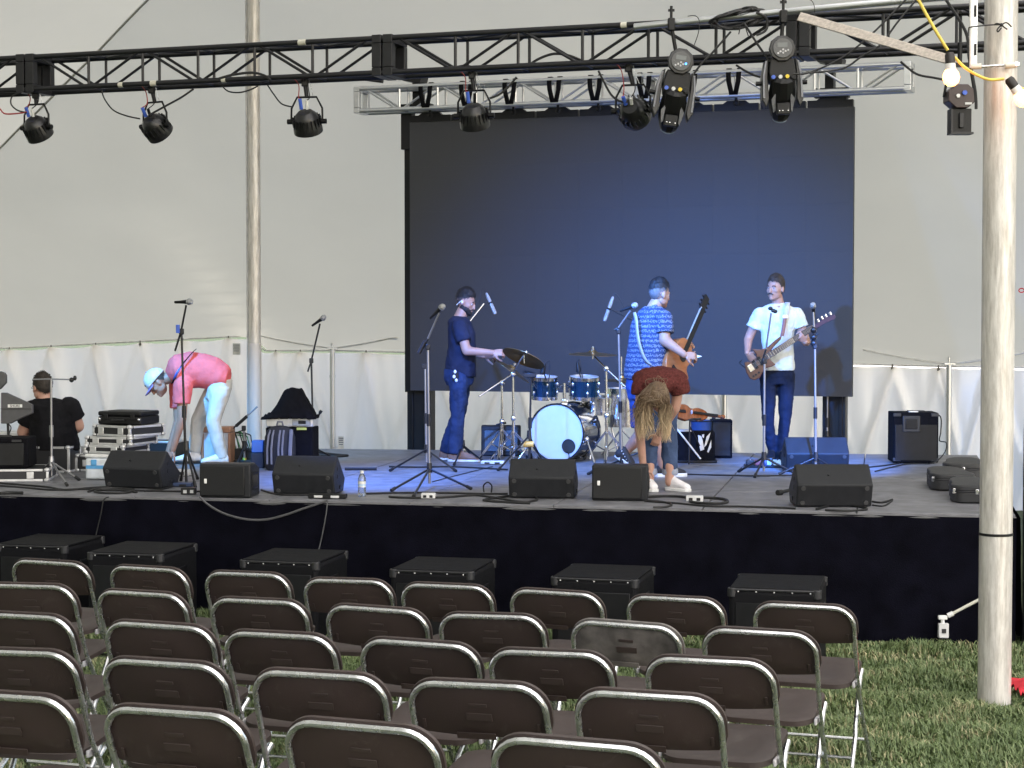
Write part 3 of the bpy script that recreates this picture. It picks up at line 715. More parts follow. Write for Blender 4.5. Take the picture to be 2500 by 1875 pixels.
# ================================================================== LED SCREEN
TL, TR, BLs, BRs = P(1000, 299, 20.5), P(2085, 260, 18.9), P(1000, 953, 20.5), P(2077, 969, 18.9)
zt_, zb_ = (TL.z + TR.z) / 2, (BLs.z + BRs.z) / 2
SU = (TR - TL); SU.z = 0; SW = SU.length; SU.normalize(); SN = Vector((-SU.y, SU.x, 0)); SH = zt_ - zb_
scr = thing('led_screen', 'large dark LED video wall hanging behind the band', 'screen', ((TL + TR) / 2).xy.to_3d() + UP * zb_)
o0 = Vector((TL.x, TL.y, zb_)); M_ = Matrix((SU, SN, UP)).transposed()
nxp, nzp = 10, 6; tw, th = SW / nxp, SH / nzp
tile = None
for i in range(nxp):
    for j in range(nzp):
        c = o0 + SU * ((i + .5) * tw) + UP * ((j + .5) * th) + SN * 0.04
        if tile is None:
            mb = MB(); mb.box((0, 0, 0), (tw - 0.0004, 0.08, th - 0.0004)); me = mb.mesh('led_panel'); fix_normals(me); me.materials.append(M_screen); tile = me
        o = bpy.data.objects.new('led_panel', tile); COL.objects.link(o); o.parent = scr
        lc = mw(scr).inverted() @ (c + SN * random.uniform(-0.0003, 0.0003)); o.location = lc
        o.rotation_euler = (random.uniform(-0.0004, 0.0004), 0, math.atan2(SU.y, SU.x) + random.uniform(-0.0004, 0.0004))
MB().box(o0 + SU * (SW / 2) + UP * (SH / 2) + SN * 0.12, (SW - 0.1, 0.05, SH - 0.1), M_).build('rear_frame', M_blackm, scr, smooth=False, world=True)
for i in range(nxp):
    x0 = (i + .5) * tw; poly = [(-.22, 0.002), (.22, 0.002), (.22, .075), (.13, .075), (.09, .105), (-.09, .105), (-.13, .075), (-.22, .075)]
    poly = [(a * tw / 0.46, b_) for a, b_ in poly]
    mb = MB(); n_ = len(poly)
    vv = [o0 + SU * (x0 + a) + UP * (SH + b_) + SN * d_ for d_ in (0.0, 0.09) for a, b_ in poly]
    mb.add(vv, [(q, (q + 1) % n_, n_ + (q + 1) % n_, n_ + q) for q in range(n_)] + [tuple(range(n_ - 1, -1, -1)), tuple(range(n_, 2 * n_))])
    mb.build('hanging_bar', M_blackm, scr, smooth=False, world=True)
# support masts: one lifting tower at each end of the screen truss
def tower(px0, px1, sg, label):
    c = o0 + SU * (-0.075 if sg < 0 else SW - 0.16) + SN * (0.16 if sg < 0 else 0.22)
    t = thing('lifting_tower', label, 'tower', (c.x, c.y, 0.5), 0, 'black lifting towers holding the screen truss')
    a = D(px0, 1099 if sg < 0 else 1085); b = D(px1, 1099 if sg < 0 else 1085)
    w = (px1 - px0) / FPX * 20.0; q = P((px0 + px1) / 2, 1000, (20.7 if sg < 0 else 19.2))
    MB().box((q.x, q.y, (0.5 + zb_ + 0.3) / 2), (w, 0.16, zb_ + 0.3 - 0.5), M_).build('outer_mast', M_black, t, world=True, bevel=0.006)
    for k in (-1, 1): MB().box(Vector((q.x, q.y, (0.5 + zb_) / 2)) + SU * (k * w * 0.3) - SN * 0.09, (w * 0.16, 0.03, zb_ - 0.5), M_).build('mast_rail', M_blackm, t, world=True, bevel=0.003)
    q2 = Vector((c.x, c.y, 0))
    MB().box(q2 + UP * ((zb_ + zt_ + 0.12) / 2), (0.075, 0.09, zt_ + 0.12 - zb_ + 0.05), M_).build('inner_mast', M_blackm, t, world=True, bevel=0.004)
    MB().box(q2 + UP * (zt_ - 0.08) - SN * 0.02, (0.13, 0.12, 0.42), M_).build('carriage', M_black, t, world=True, bevel=0.006)
    MB().box(q2 + UP * (zt_ + 0.17) + SU * (0.10 if sg < 0 else -0.1), (0.36, 0.12, 0.10), M_).build('truss_bracket', M_blackm, t, world=True, bevel=0.005)
    MB().box(q2 + UP * (zt_ + 0.50) - SN * 0.05 + SU * (0.08 if sg < 0 else -0.1), (0.26, 0.22, 0.09), M_ @ Matrix.Rotation(0.22, 3, 'Y')).build('top_bracket', M_black, t, world=True, bevel=0.005)
    MB().box(q2 + UP * (zt_ + 0.34) - SN * 0.0 + SU * (0.12 if sg < 0 else -0.12), (0.09, 0.16, 0.30), M_).build('pulley_block', M_blackm, t, world=True, bevel=0.005)
    if sg < 0: MB().box(q2 + UP * (zt_ + 0.50) - SN * 0.20 - SU * 0.40, (0.34, 0.06, 0.055), M_ @ Matrix.Rotation(0.16, 3, 'Y')).build('outrigger_arm', M_blackm, t, world=True, bevel=0.004)
    return t
tower(997, 1060, -1, 'black lifting tower at the left edge of the screen')
tower(2012, 2066, 1, 'black lifting tower at the right edge of the screen')
# ================================================================== STAGE LIGHTS
T1, T2, T3 = view(0, 0, 2.6024), view(800, 0, 2.6024), view(1550, 0, 2.3284)
M_parshell = mat('par_shell', (0.014, 0.014, 0.016), 0.3, 0.1, var=0.3)
M_lens = mat('par_lens', (0.25, 0.3, 0.4), 0.15)
def par(label, clamp, can, yaw, tilt, target, col, power, cone, seed, rad=0.112):
    pc = tr_at(clamp[0]); q = P(can[0], can[1], pc.y - 0.06); c0 = pc + UP * -0.15 - TN * 0.0
    rr = random.Random(seed)
    t = thing('stage_light', label, 'stage light', (q.x, q.y, q.z - rad), 0, 'black stage lights hanging under the black truss')
    top = Vector((q.x, q.y, max(q.z + 0.16, 0))); cl = Vector((P(clamp[0], clamp[1], pc.y).x, pc.y - 0.05, tz - 0.15))
    MB().box(cl - UP * 0.01, (0.045, 0.05, 0.07)).build('clamp', M_blackm, t, world=True, bevel=0.006)
    rod('clamp_bolt', cl - TN * 0.05, cl + TN * 0.03, 0.010, M_blackm, t)
    rod('hanger_rod', cl, Vector((q.x, q.y, q.z + 0.185)), 0.016, M_blackm, t)
    ax = (Matrix.Rotation(yaw, 3, 'Z') @ Matrix.Rotation(-tilt, 3, 'X') @ Vector((0, 1, 0))).normalized()   # where it shines
    side = ax.cross(UP).normalized(); up2 = side.cross(ax)
    yw = rad + 0.012
    pts = [q + side * -yw + ax * 0.0, q + side * (-yw * 0.98) + UP * 0.10, q + side * (-yw * 0.62) + UP * 0.185, q + side * (yw * 0.62) + UP * 0.185, q + side * (yw * 0.98) + UP * 0.10, q + side * yw]
    MB().tube(pts, 0.0085, 6).build('yoke', M_blackm, t, world=True)
    Mx = Matrix((side, up2 * -1, ax)).transposed()
    prof = [(0.0, -0.085), (0.055, -0.082), (0.080, -0.06), (0.094, -0.02), (rad * 0.97, 0.035), (rad, 0.05), (rad, 0.085), (rad * 0.93, 0.088), (rad * 0.9, 0.07), (0.0, 0.068)]
    can_ = MB().lathe(prof, q, Mx, n=28).build('housing', M_parshell, t, world=True)
    mb = MB()
    for i in range(20):
        a = 2 * math.pi * i / 20; d_ = side * math.cos(a) + up2 * math.sin(a)
        mb.box(q + d_ * (rad * 0.93) + ax * 0.0, (0.006, 0.016, 0.07), Matrix((d_.cross(ax), d_, ax)).transposed())
    mb.build('cooling_fins', M_parshell, t, world=True, smooth=False)
    MB().cyl(q + ax * 0.069, q + ax * 0.074, rad * 0.88, n=24).build('lens', M_lens, t, world=True)
    for sg in (-1, 1): rod('tilt_knob', q + side * (sg * (yw - 0.01)), q + side * (sg * (yw + 0.03)), 0.020, M_blackm, t)
    bk = q - ax * 0.09
    MB().cyl(bk + side * -0.03 + UP * 0.01, bk + side * -0.035 - ax * 0.05 + UP * 0.045, 0.014, n=8).build('power_plug', M_bluecon, t, world=True)
    MB().cyl(bk + side * 0.015 + UP * 0.01, bk + side * 0.02 - ax * 0.04 + UP * 0.04, 0.012, n=8).build('data_plug', M_white if seed % 2 else M_blackm, t, world=True)
    cable([bk + side * -0.035 - ax * 0.05 + UP * 0.045, q + side * -0.06 + UP * 0.16 - ax * 0.03, cl + TU * -0.05 - UP * 0.03, cl + TU * -0.10 + UP * 0.03], 0.004, M_redcord, '', parent=t, name='power_cord')
    cable([bk + side * 0.02 - ax * 0.04 + UP * 0.04, q + side * 0.03 + UP * 0.14 - ax * 0.05, cl + TU * 0.03 - UP * 0.05, cl + TU * 0.03 + UP * 0.05], 0.004, M_rubber, '', parent=t, name='data_cord')
    cable([cl + TU * 0.04, cl + TU * 0.055 - UP * 0.06, q + side * 0.05 + UP * 0.185], 0.002, M_galv, '', parent=t, name='safety_wire')
    if power:
        ld = bpy.data.lights.new('lamp', 'SPOT'); ld.energy = power; ld.color = col; ld.spot_size = R(cone); ld.spot_blend = 1.0; ld.shadow_soft_size = 0.06
        lo = bpy.data.objects.new('lamp', ld); COL.objects.link(lo); lo.parent = t
        lp = q + ax * 0.12; lo.location = mw(t).inverted() @ lp; lo.rotation_euler = (target - lp).to_track_quat('-Z', 'Y').to_euler()
    return t
BLUE = (0.05, 0.22, 1.0); CYAN = (0.05, 0.42, 1.0)
par('black stage light at the far left of the truss', T1(235, 610), T1(232, 810), R(-25), R(52), D(500, 1130) + UP * 0.7, CYAN, 430, 42, 1)
par('black stage light second from the left, tilted to the right', T1(970, 600), T1(985, 800), R(-32), R(40), D(1200, 1150) + UP * 0.7, (0.08, 0.30, 1.0), 320, 46, 2)
par('black stage light hanging beside the slim tent pole', T1(1940, 570), T1(1950, 772), R(-10), R(60), D(900, 1170), BLUE, 620, 50, 3)
par('black stage light with blue plugs in front of the left half of the silver truss', T2(915, 500), T2(930, 735), R(-12), R(62), D(1500, 1130) + UP * 1.3, (0.07, 0.26, 1.0), 760, 66, 4)
par('round-backed black stage light left of the moving heads', T2(1905, 480), T2(1940, 705), R(-20), R(18), P(1880, 960, 18.6), (0.10, 0.36, 1.0), 380, 60, 5, rad=0.118)
# far-right wash light with accessory frame under the truss
q = P(*T3(1862, 545), 12.2)
t = thing('wash_light', 'dark stage light with square filter frame beside the thick pole', 'stage light', q - UP * 0.33)
oct_ = [(0.10 * math.cos(R(22.5 + 45 * i)), 0.085 * math.sin(R(22.5 + 45 * i))) for i in range(8)]
mb = MB(); vv = [q + Vector((a, d_, b_)) for d_ in (0, 0.16) for a, b_ in oct_]
mb.add(vv, [(i, (i + 1) % 8, 8 + (i + 1) % 8, 8 + i) for i in range(8)] + [tuple(range(7, -1, -1)), tuple(range(8, 16))]).build('housing', mat('wash_housing', (0.045, 0.028, 0.028), 0.4), t, world=True, smooth=False, bevel=0.006)
MB().box(q + Vector((0.0, 0.08, -0.16)), (0.14, 0.10, 0.16)).build('filter_frame', M_black, t, world=True, bevel=0.004)
MB().box(q + Vector((-0.065, 0.02, -0.16)), (0.012, 0.03, 0.15)).build('frame_rail', M_corner, t, world=True)
MB().box(q + Vector((0.0, 0.02, -0.16)), (0.03, 0.02, 0.10)).build('handle', M_corner, t, world=True, bevel=0.005)
MB().box(q + Vector((0, 0.05, -0.245)), (0.15, 0.12, 0.012)).build('frame_foot', M_corner, t, world=True)
MB().cyl(q + Vector((0.012, -0.02, 0.02)), q + Vector((0.012, 0.02, 0.02)), 0.016, n=10).build('power_plug', M_bluecon, t, world=True)
MB().cyl(q + Vector((-0.03, -0.015, 0.0)), q + Vector((-0.03, 0.02, 0.0)), 0.013, n=10).build('data_plug', M_white, t, world=True)
MB().box(q + Vector((0.04, -0.002, -0.05)), (0.045, 0.006, 0.014)).build('rating_plate', M_label, t, world=True)
for sg in (-1, 1): rod('yoke_arm', q + Vector((sg * 0.105, 0.08, 0)), q + Vector((sg * 0.07, 0.08, 0.2)), 0.009, M_blackm, t)
MB().box(q + Vector((0, 0.08, 0.215)), (0.16, 0.03, 0.03)).build('yoke_bridge', M_blackm, t, world=True)
rod('hanger_rod', q + Vector((0, 0.08, 0.21)), q + Vector((0, 0.08, 0.36)), 0.016, M_blackm, t)
ld = bpy.data.lights.new('lamp', 'SPOT'); ld.energy = 2200; ld.color = (0.04, 0.22, 1.0); ld.spot_size = R(20); ld.spot_blend = 0.8; ld.shadow_soft_size = 0.06
lo = bpy.data.objects.new('lamp', ld); COL.objects.link(lo); lo.parent = t; lp = q + Vector((-0.05, 0.26, -0.03)); lo.location = mw(t).inverted() @ lp; lo.rotation_euler = (P(2010, 1085, 16.8) - lp).to_track_quat('-Z', 'Y').to_euler()
# moving heads
MH = view(1580, 30, 5.267)
M_disc = mat('display_face', (0.05, 0.052, 0.056), 0.25); M_lcd = mat('display_window', (0.09, 0.10, 0.10), 0.15)
M_btn = mat('grey_button', (0.5, 0.5, 0.52), 0.4); M_btnlit = mat('lit_blue_button', (0.05, 0.2, 0.8), 0.4, emit=(0.05, 0.3, 1.0), estr=1.5)
M_grey = mat('grey_arm_plate', (0.30, 0.30, 0.33), 0.35, 0.4); M_yel = mat('yellow_plug', (0.75, 0.55, 0.04), 0.45)
def moving_head(label, dx, dy, px, py, lean, lit):
    Y = 12.75 if px < 1750 else 12.35
    c = P(px, py, Y); s = 1 / (FPX / Y) / 5.267                     # metres per crop pixel
    t = thing('moving_head', label, 'stage light', c - UP * 0.42, 0, 'black moving-head lights on the silver pipe')
    Rz = Matrix.Rotation(lean, 3, 'Y')
    def L(x, y, d=0): return c + Rz @ Vector((x * s, d, -y * s))
    rim = [(0, -0.02), (165 * s, -0.015), (165 * s, 0.02), (140 * s, 0.05), (0, 0.06)]
    Mx = Matrix(((1, 0, 0), (0, 0, 1), (0, -1, 0))) ; Mx = Rz @ Matrix(((1, 0, 0), (0, 0, 1), (0, 1, 0)))
    MB().lathe([(0, 0.0), (168 * s, 0.004), (172 * s, 0.03), (150 * s, 0.10), (0, 0.11)], L(0, 0, 0.0), Mx, n=10).build('base_shell', M_parshell, t, world=True, smooth=False, bevel=0.004)
    dsc = MB().cyl(L(0, 0, -0.012), L(0, 0, 0.01), 128 * s, n=28).build('display_disc', M_disc, t, world=True, bevel=0.003)
    MB().box(L(-5, -38, -0.013), (130 * s, 0.004, 58 * s), Rz).build('display_window', M_lcd, dsc, world=True)
    for i, (bx, by) in enumerate(((-62, 65), (-32, 45), (2, 22), (2, 62), (32, 42), (66, 30))):
        MB().cyl(L(bx, by, -0.017), L(bx, by, -0.01), 13 * s, n=10).build('button', M_btnlit if (i == 5 and lit) else M_btn, dsc, world=True)
    poly = [(-150, 120), (150, 120), (175, 300), (140, 420), (-150, 420), (-175, 300)]
    mb = MB(); vv = [L(a, b_, d_) for d_ in (0.03, 0.20) for a, b_ in poly]; n_ = 6
    mb.add(vv, [(q_, (q_ + 1) % n_, n_ + (q_ + 1) % n_, n_ + q_) for q_ in range(n_)] + [tuple(range(n_ - 1, -1, -1)), tuple(range(n_, 2 * n_))])
    mb.build('base', M_black, t, world=True, smooth=False, bevel=0.008)
    pan = MB().box(L(0, 365, 0.02), (330 * s, 0.03, 80 * s), Rz).build('connector_panel', M_black, t, world=True, bevel=0.004)
    for i, (bx, mm) in enumerate(((-130, M_bluecon), (-40, M_label), (45, M_yel), (120, M_blackm))):
        MB().cyl(L(bx, 365, -0.012 - 0.01 * (i == 2)), L(bx, 365, 0.01), 26 * s, n=12).build('connector', mm, pan, world=True)
    for sg in (-1, 1):
        poly = [(sg * 170, 110), (sg * 210, 140), (sg * 255, 330), (sg * 265, 640), (sg * 215, 740), (sg * 180, 640), (sg * 185, 330)]
        mb = MB(); n_ = len(poly); vv = [L(a, b_, d_) for d_ in (0.05, 0.17) for a, b_ in poly]
        mb.add(vv, [(q_, (q_ + 1) % n_, n_ + (q_ + 1) % n_, n_ + q_) for q_ in range(n_)] + [tuple(range(n_ - 1, -1, -1)), tuple(range(n_, 2 * n_))])
        mb.build('arm', M_parshell, t, world=True, smooth=False, bevel=0.006)
        mb = MB(); mb.tube([L(sg * 205, 150, 0.042), L(sg * 238, 330, 0.042), L(sg * 244, 620, 0.042)], 14 * s, 6); mb.build('arm_trim', M_grey, t, world=True)
        rod('pan_lock', L(sg * 255, 420, 0.1), L(sg * 330, 420, 0.1), 30 * s, M_blackm, t)
    # head barrel: shines away from the camera and down
    hax = (Rz @ Vector((0, 0.62, -0.78))).normalized(); sd2 = Vector((1, 0, 0)); sd2 = (sd2 - hax * sd2.dot(hax)).normalized(); u2 = hax.cross(sd2)
    hc_ = L(0, 560, 0.10)
    mb = MB(); rg = []
    for a, w_, h_ in ((-0.14, 90, 90), (-0.12, 150, 130), (0.0, 175, 160), (0.10, 160, 150), (0.17, 120, 120), (0.19, 100, 100)):
        rg.append((hc_ + hax * a, sd2 * (w_ * s), u2 * (h_ * s)))
    mb.rings(rg, n=10).build('head', M_black, t, world=True, smooth=False, bevel=0.004)
    MB().cyl(hc_ + hax * 0.19, hc_ + hax * 0.2, 95 * s, n=20).build('lens', M_lens, t, world=True)
    MB().box(L(0, 760, 0.06), (170 * s, 0.05, 150 * s), Rz).build('head_cover', M_black, t, world=True, bevel=0.006)
    for bx in (-55, -15, 55): MB().ell(L(bx, 790, 0.033), 14 * s, nu=8, nv=6).build('screw', M_chrome, t, world=True)
    for sg in (-1, 1):
        mb = MB(); p_ = [L(sg * 95, 560, 0.03), L(sg * 150, 640, 0.04), L(sg * 120, 800, 0.07), L(sg * 100, 780, 0.05)]
        mb.add([x for x in p_] + [x + Vector((0, 0.02, 0)) for x in p_], [(0, 1, 2, 3), (7, 6, 5, 4), (0, 4, 5, 1), (1, 5, 6, 2), (2, 6, 7, 3), (3, 7, 4, 0)]).build('trim_blade', M_grey, t, world=True, smooth=False)
    # clamp up to the pipe
    k = P(dx, dy, Y + 0.12)
    MB().box(k, (0.05, 0.06, 0.09)).build('clamp', M_blackm, t, world=True, bevel=0.008)
    rod('clamp_bolt', k + UP * 0.03, k + UP * 0.13, 0.010, M_blackm, t)
    MB().box(k + UP * 0.10, (0.045, 0.012, 0.018)).build('wing_nut', M_blackm, t, world=True)
    rod('hanger', k, L(0, 60, 0.12), 0.014, M_blackm, t)
    return t
moving_head('black moving-head light with a lit blue button, left one on the silver pipe', *MH(310, 160), *MH(435, 625), R(9), True)
moving_head('black moving-head light with a yellow plug, right one on the silver pipe', *MH(1750, 60), *MH(1742, 460), R(-2), False)
# ---- pipe, plank, cords at the top right
pp = [P(1549, 66, 13.0), P(1900, 30, 12.65), P(2400, -16, 12.1)]
t = thing('lighting_pipe', 'silver pipe clamped along the top of the black truss', 'pipe', pp[0])
for a, b in zip(pp, pp[1:]): rod('tube', a, b, 0.0245, M_alu, t, n=20)
a, b = P(1950, 40, 12.3), P(2318, 146, 11.6); d_ = (b - a).normalized(); sd_v = d_.cross(Vector((0, 1, 0))).normalized()
t = thing('wood_plank', 'bare wooden plank leaning diagonally across the truss', 'plank', a)
MB().box((a + b) / 2, ((b - a).length, 0.022, 0.060), Matrix((d_, Vector((0, 1, 0)), sd_v * -1)).transposed()).build('board', M_wood, t, world=True, bevel=0.003)
C3 = view(2150, 0, 4.88)
pz = Vector((pb.x, pb.y, 0))
def C(x, y, Y): return P(*C3(x, y), Y)
t = thing('strut_channel', 'slotted white steel strut strapped to the thick tent pole', 'strut', C(1110, 800, 10.1))
MB().box((C(1110, 800, 10.12) + C(1110, -150, 10.12)) / 2, (0.036, 0.03, (C(1110, -150, 10.1) - C(1110, 800, 10.1)).z)).build('channel', M_alu, t, world=True, bevel=0.003)
for y in (130, 590): MB().box(C(1128, y, 10.10), (0.011, 0.012, 0.062)).build('slot', M_blackm, t, world=True)
rod('flange', C(1075, 810, 10.09), C(1075, -150, 10.09), 0.008, M_white, t)
st_ = MB().tube([C(1090, 800, 10.08), C(1200, 795, 10.06), C(1350, 785, 10.05), C(1500, 778, 10.06), C(1600, 775, 10.1)], 0.008, 8).build('strap_bolt', M_galv, t, world=True)
for x in (1140, 1545): MB().cyl(C(x - 60, 795 - (x > 1200) * 12, 10.06), C(x + 60, 790 - (x > 1200) * 12, 10.05), 0.016, n=12).build('strap_sleeve', M_tape, t, world=True)
MB().box(C(1620, 770, 10.08), (0.03, 0.03, 0.03)).build('clamp_nut', M_galv, t, world=True, bevel=0.006)
t = thing('tie_rope', 'thin black rope knotted round the thick pole near its top', 'rope', C(1040, 400, 10.1))
MB().tube(smooth_path([C(1045, 430, 10.06), C(1050, 350, 10.06), C(1080, 322, 10.05), C(1300, 298, 10.04), C(1440, 295, 10.04)]), 0.004, 6).build('rope', M_rubber, t, world=True)
for lp in ([(1440, 295), (1390, 350), (1400, 378), (1440, 330)], [(1440, 295), (1500, 270), (1560, 320)], [(1440, 300), (1480, 330), (1510, 350)], [(1440, 295), (1390, 280), (1360, 290)]):
    MB().tube(smooth_path([C(x, y, 10.03) for x, y in lp]), 0.004, 6).build('knot_loop', M_rubber, t, world=True)
MB().ell(C(1440, 297, 10.03), 0.011, nu=8, nv=6).build('knot', M_rubber, t, world=True)
# festoon bulbs
M_socket = mat('bulb_socket', (0.02, 0.015, 0.013), 0.5)
M_bulb = mat('lit_bulb', (1.0, 0.8, 0.6), 0.3, emit=(1.0, 0.30, 0.065), estr=3.2)
t = thing('festoon_lights', 'yellow festoon cord with two glowing round bulbs by the thick pole', 'string lights', C(840, 1000, 9.9))
MB().tube(smooth_path([C(400, -110, 9.9), C(450, 0, 9.9), C(640, 340, 9.9), C(800, 600, 9.9)]), 0.009, 8).build('cord', M_yellow, t, world=True)
MB().tube(smooth_path([C(880, 680, 9.9), C(1000, 800, 9.9), C(1150, 895, 9.9), C(1300, 948, 9.9), C(1470, 940, 9.9)]), 0.008, 8).build('cord', M_yellow, t, world=True)
MB().tube(smooth_path([C(1590, 1000, 9.9), C(1720, 1070, 9.9), C(1900, 1100, 9.9)]), 0.008, 8).build('cord', M_yellow, t, world=True)
def bulb(x, y, sx, sy):
    b0, k0 = C(x, y, 9.9), C(sx, sy, 9.9); ax = (k0 - b0).normalized(); Mx = ax.to_track_quat('Z', 'Y').to_matrix()
    MB().lathe([(0.0, -0.048), (0.02, -0.044), (0.038, -0.028), (0.046, 0.0), (0.040, 0.026), (0.028, 0.044)], b0, Mx, n=24).build('bulb', M_bulb, t, world=True)
    MB().lathe([(0.029, 0.042), (0.027, 0.075), (0.020, 0.080)], b0, Mx, n=20).build('bulb_collar', M_white, t, world=True)
    MB().lathe([(0.026, 0.074), (0.027, 0.12), (0.020, 0.135), (0.001, 0.137)], b0, Mx, n=20).build('socket', M_socket, t, world=True)
bulb(840, 925, 822, 640); bulb(1690, 1175, 1540, 960)
# rope and cables at the truss
t3 = lambda pts, Y: [P(*T3(x, y), Y) for x, y in pts]
cable(t3([(1770, 0), (1880, 180), (1900, 330), (1935, 520), (1940, 620)], 11.9), 0.010, M_rubber, 'black safety rope hanging from the truss beside the thick pole', name='rope', cat='rope')
cable(t3([(1510, 350), (1600, 420), (1700, 442), (1790, 460)], 12.1), 0.008, M_rubber, 'black cable drooping from the truss to the far-right stage light')
cable(t3([(1545, -8), (1480, 60), (1350, 190), (1190, 320), (1000, 410), (900, 420)], 12.15), 0.007, M_rubber, 'upper of two black cables running diagonally from the moving heads')
cable(t3([(1605, -8), (1490, 130), (1400, 250), (1290, 320), (1180, 390), (990, 415)], 12.1), 0.007, M_rubber, 'lower of two black cables running diagonally from the moving heads')
cable(t3([(575, 370), (640, 410), (700, 435), (760, 444)], 12.9), 0.008, M_rubber, 'black cable sagging below the truss between the moving heads')
cable(t3([(545, 180), (440, 300), (380, 360), (335, 420)], 12.6), 0.008, M_rubber, 'black cable from the coil down to the left moving head')
cable(t3([(620, 130), (690, 240), (760, 340), (830, 420)], 12.4), 0.008, M_rubber, 'black cable from the coil down to the right moving head')
t = thing('cable_coil', 'bundle of coiled black cable tied on top of the truss', 'cable', P(*T3(590, 150), 12.7))
for k in range(9):
    rr = random.Random(k); pts = []
    for i in range(13):
        a = 2 * math.pi * i / 12
        x = 590 + (150 + rr.uniform(-25, 15)) * math.cos(a) + rr.uniform(-8, 8); y = 112 + (38 + rr.uniform(-8, 22)) * math.sin(a) - 0.09 * (x - 590) - (16 if math.cos(a) > .2 else 0)
        pts.append(P(*T3(x, y), 12.72 + rr.uniform(-0.05, 0.05)))
    MB().tube(smooth_path(pts, 4), 0.009, 6).build('cable_loop', M_rubber, t, world=True)
MB().tube(smooth_path(t3([(690, 70), (745, 100), (752, 150), (735, 180), (690, 200)], 12.66)), 0.009, 6).build('cable_loop', M_rubber, t, world=True)
for pts in ([(600, 150), (590, 195)], [(630, 160), (645, 205)]): MB().tube(t3(pts, 12.6), 0.004, 5).build('tie_end', M_rubber, t, world=True)
for x0, pts, lab in ((0, [(300, 92), (345, 90), (368, 125), (360, 190), (335, 262)], 'thin wire loop hanging from the silver pipe at the left moving head'), (0, [(850, 10), (900, -30), (1000, 0), (1022, 60), (1010, 130), (980, 200)], 'thin wire loop over the silver pipe at the right moving head')):
    cable(t3(pts, 12.5), 0.0028, M_rubber, lab, name='safety_wire', cat='wire')
t2 = lambda pts, Y: [P(*T2(x, y), Y) for x, y in pts]; t1 = lambda pts, Y: [P(*T1(x, y), Y) for x, y in pts]
cable(t1([(645, 570), (665, 630), (720, 700), (800, 735), (890, 755)], 14.25), 0.006, M_rubber, 'black cable drooping from the truss to the second stage light')
cable(t1([(1230, 565), (1150, 620), (1040, 680), (950, 730)], 14.2), 0.008, M_rubber, 'black cable rising from the second stage light to the truss')
cable(t1([(1410, 545), (1450, 580), (1520, 588), (1590, 570), (1640, 545)], 14.2), 0.006, M_rubber, 'short black cable loop under the truss by the slim pole')
cable(t1([(1700, 540), (1740, 600), (1790, 660), (1860, 680)], 14.0), 0.006, M_rubber, 'black cable hanging from the truss to the stage light beside the slim pole')
cable(t1([(0, 690), (30, 722), (100, 722), (170, 712)], 14.6), 0.006, M_redcord, 'dark red cord reaching the far-left stage light from the left edge')
cable(t1([(140, 585), (80, 610), (70, 660), (110, 700), (170, 715)], 14.6), 0.006, M_rubber, 'black cable loop beside the far-left stage light')
cable(t1([(1390, 500), (1480, 475), (1600, 462), (1680, 480), (1720, 510)], 14.0), 0.010, M_rubber, 'black cable bulging above the lower chord of the truss by the slim pole')
cable(t2([(1280, 415), (1330, 380), (1420, 345), (1500, 345), (1580, 370), (1660, 410)], 13.4), 0.010, M_rubber, 'black cable arching through the truss right of the central joint')
cable(t2([(560, 465), (640, 445), (760, 437), (820, 425), (880, 418), (930, 430)], 13.7), 0.009, M_rubber, 'black cable lying on the lower chord near the central truss joint')
cable(t2([(1200, 490), (1150, 550), (1090, 600), (1030, 625)], 13.4), 0.009, M_rubber, 'black cable leaving the stage light in front of the silver truss')
cable(t2([(1720, 450), (1760, 530), (1800, 600), (1850, 640), (1900, 650)], 13.1), 0.008, M_rubber, 'black cable falling to the round-backed stage light')
# ================================================================== STAGE GEAR
R5, R6, RB = view(950, 650, 2.764), view(1400, 650, 2.7653), view(1750, 640, 2.675)
RG, RD, RP = view(1450, 650, 2.86), view(1000, 680, 3.3167), view(320, 800, 3.6875)
RT, RX, RV, RK, R7, R8 = view(0, 850, 4.1475), view(540, 900, 4.74), view(1600, 940, 5.53), view(1250, 800, 4.74), view(1900, 600, 2.37), view(2000, 1100, 2.14)
def boxpart(name, c, size, m, parent, bevel=0.006, rot=None, seg=2):
    return MB().box(c, size, rot).build(name, m, parent, bevel=bevel, seg=seg)
# ---- microphone stands
M_stand = mat('black_stand', (0.015, 0.015, 0.017), 0.35, 0.2)
M_standgrey = mat('satin_stand', (0.34, 0.34, 0.36), 0.3, 0.8)
M_grille = mat('mic_grille', (0.42, 0.43, 0.45), 0.35, 0.6, bump=0.6, bscale=500)
def mic_handheld(label, head, tail):
    h, t0 = Vector(head), Vector(tail); ax = (h - t0).normalized(); L = 0.165; o = h - ax * L
    t = thing('microphone', label, 'microphone', o, 0, 'vocal microphones on stands')
    Mx = ax.to_track_quat('Z', 'Y').to_matrix()
    MB().lathe([(0.009, 0), (0.011, 0.004), (0.0125, 0.05), (0.017, 0.105), (0.020, 0.118)], o, Mx, n=16).build('body', M_black, t, world=True)
    MB().lathe([(0.021, 0.117), (0.0265, 0.128), (0.027, 0.142), (0.022, 0.160), (0.010, 0.168), (0.001, 0.169)], o, Mx, n=20).build('grille', M_grille, t, world=True)
    MB().lathe([(0.026, 0.130), (0.0278, 0.133), (0.0278, 0.139), (0.026, 0.142)], o, Mx, n=20).build('band', M_standgrey, t, world=True)
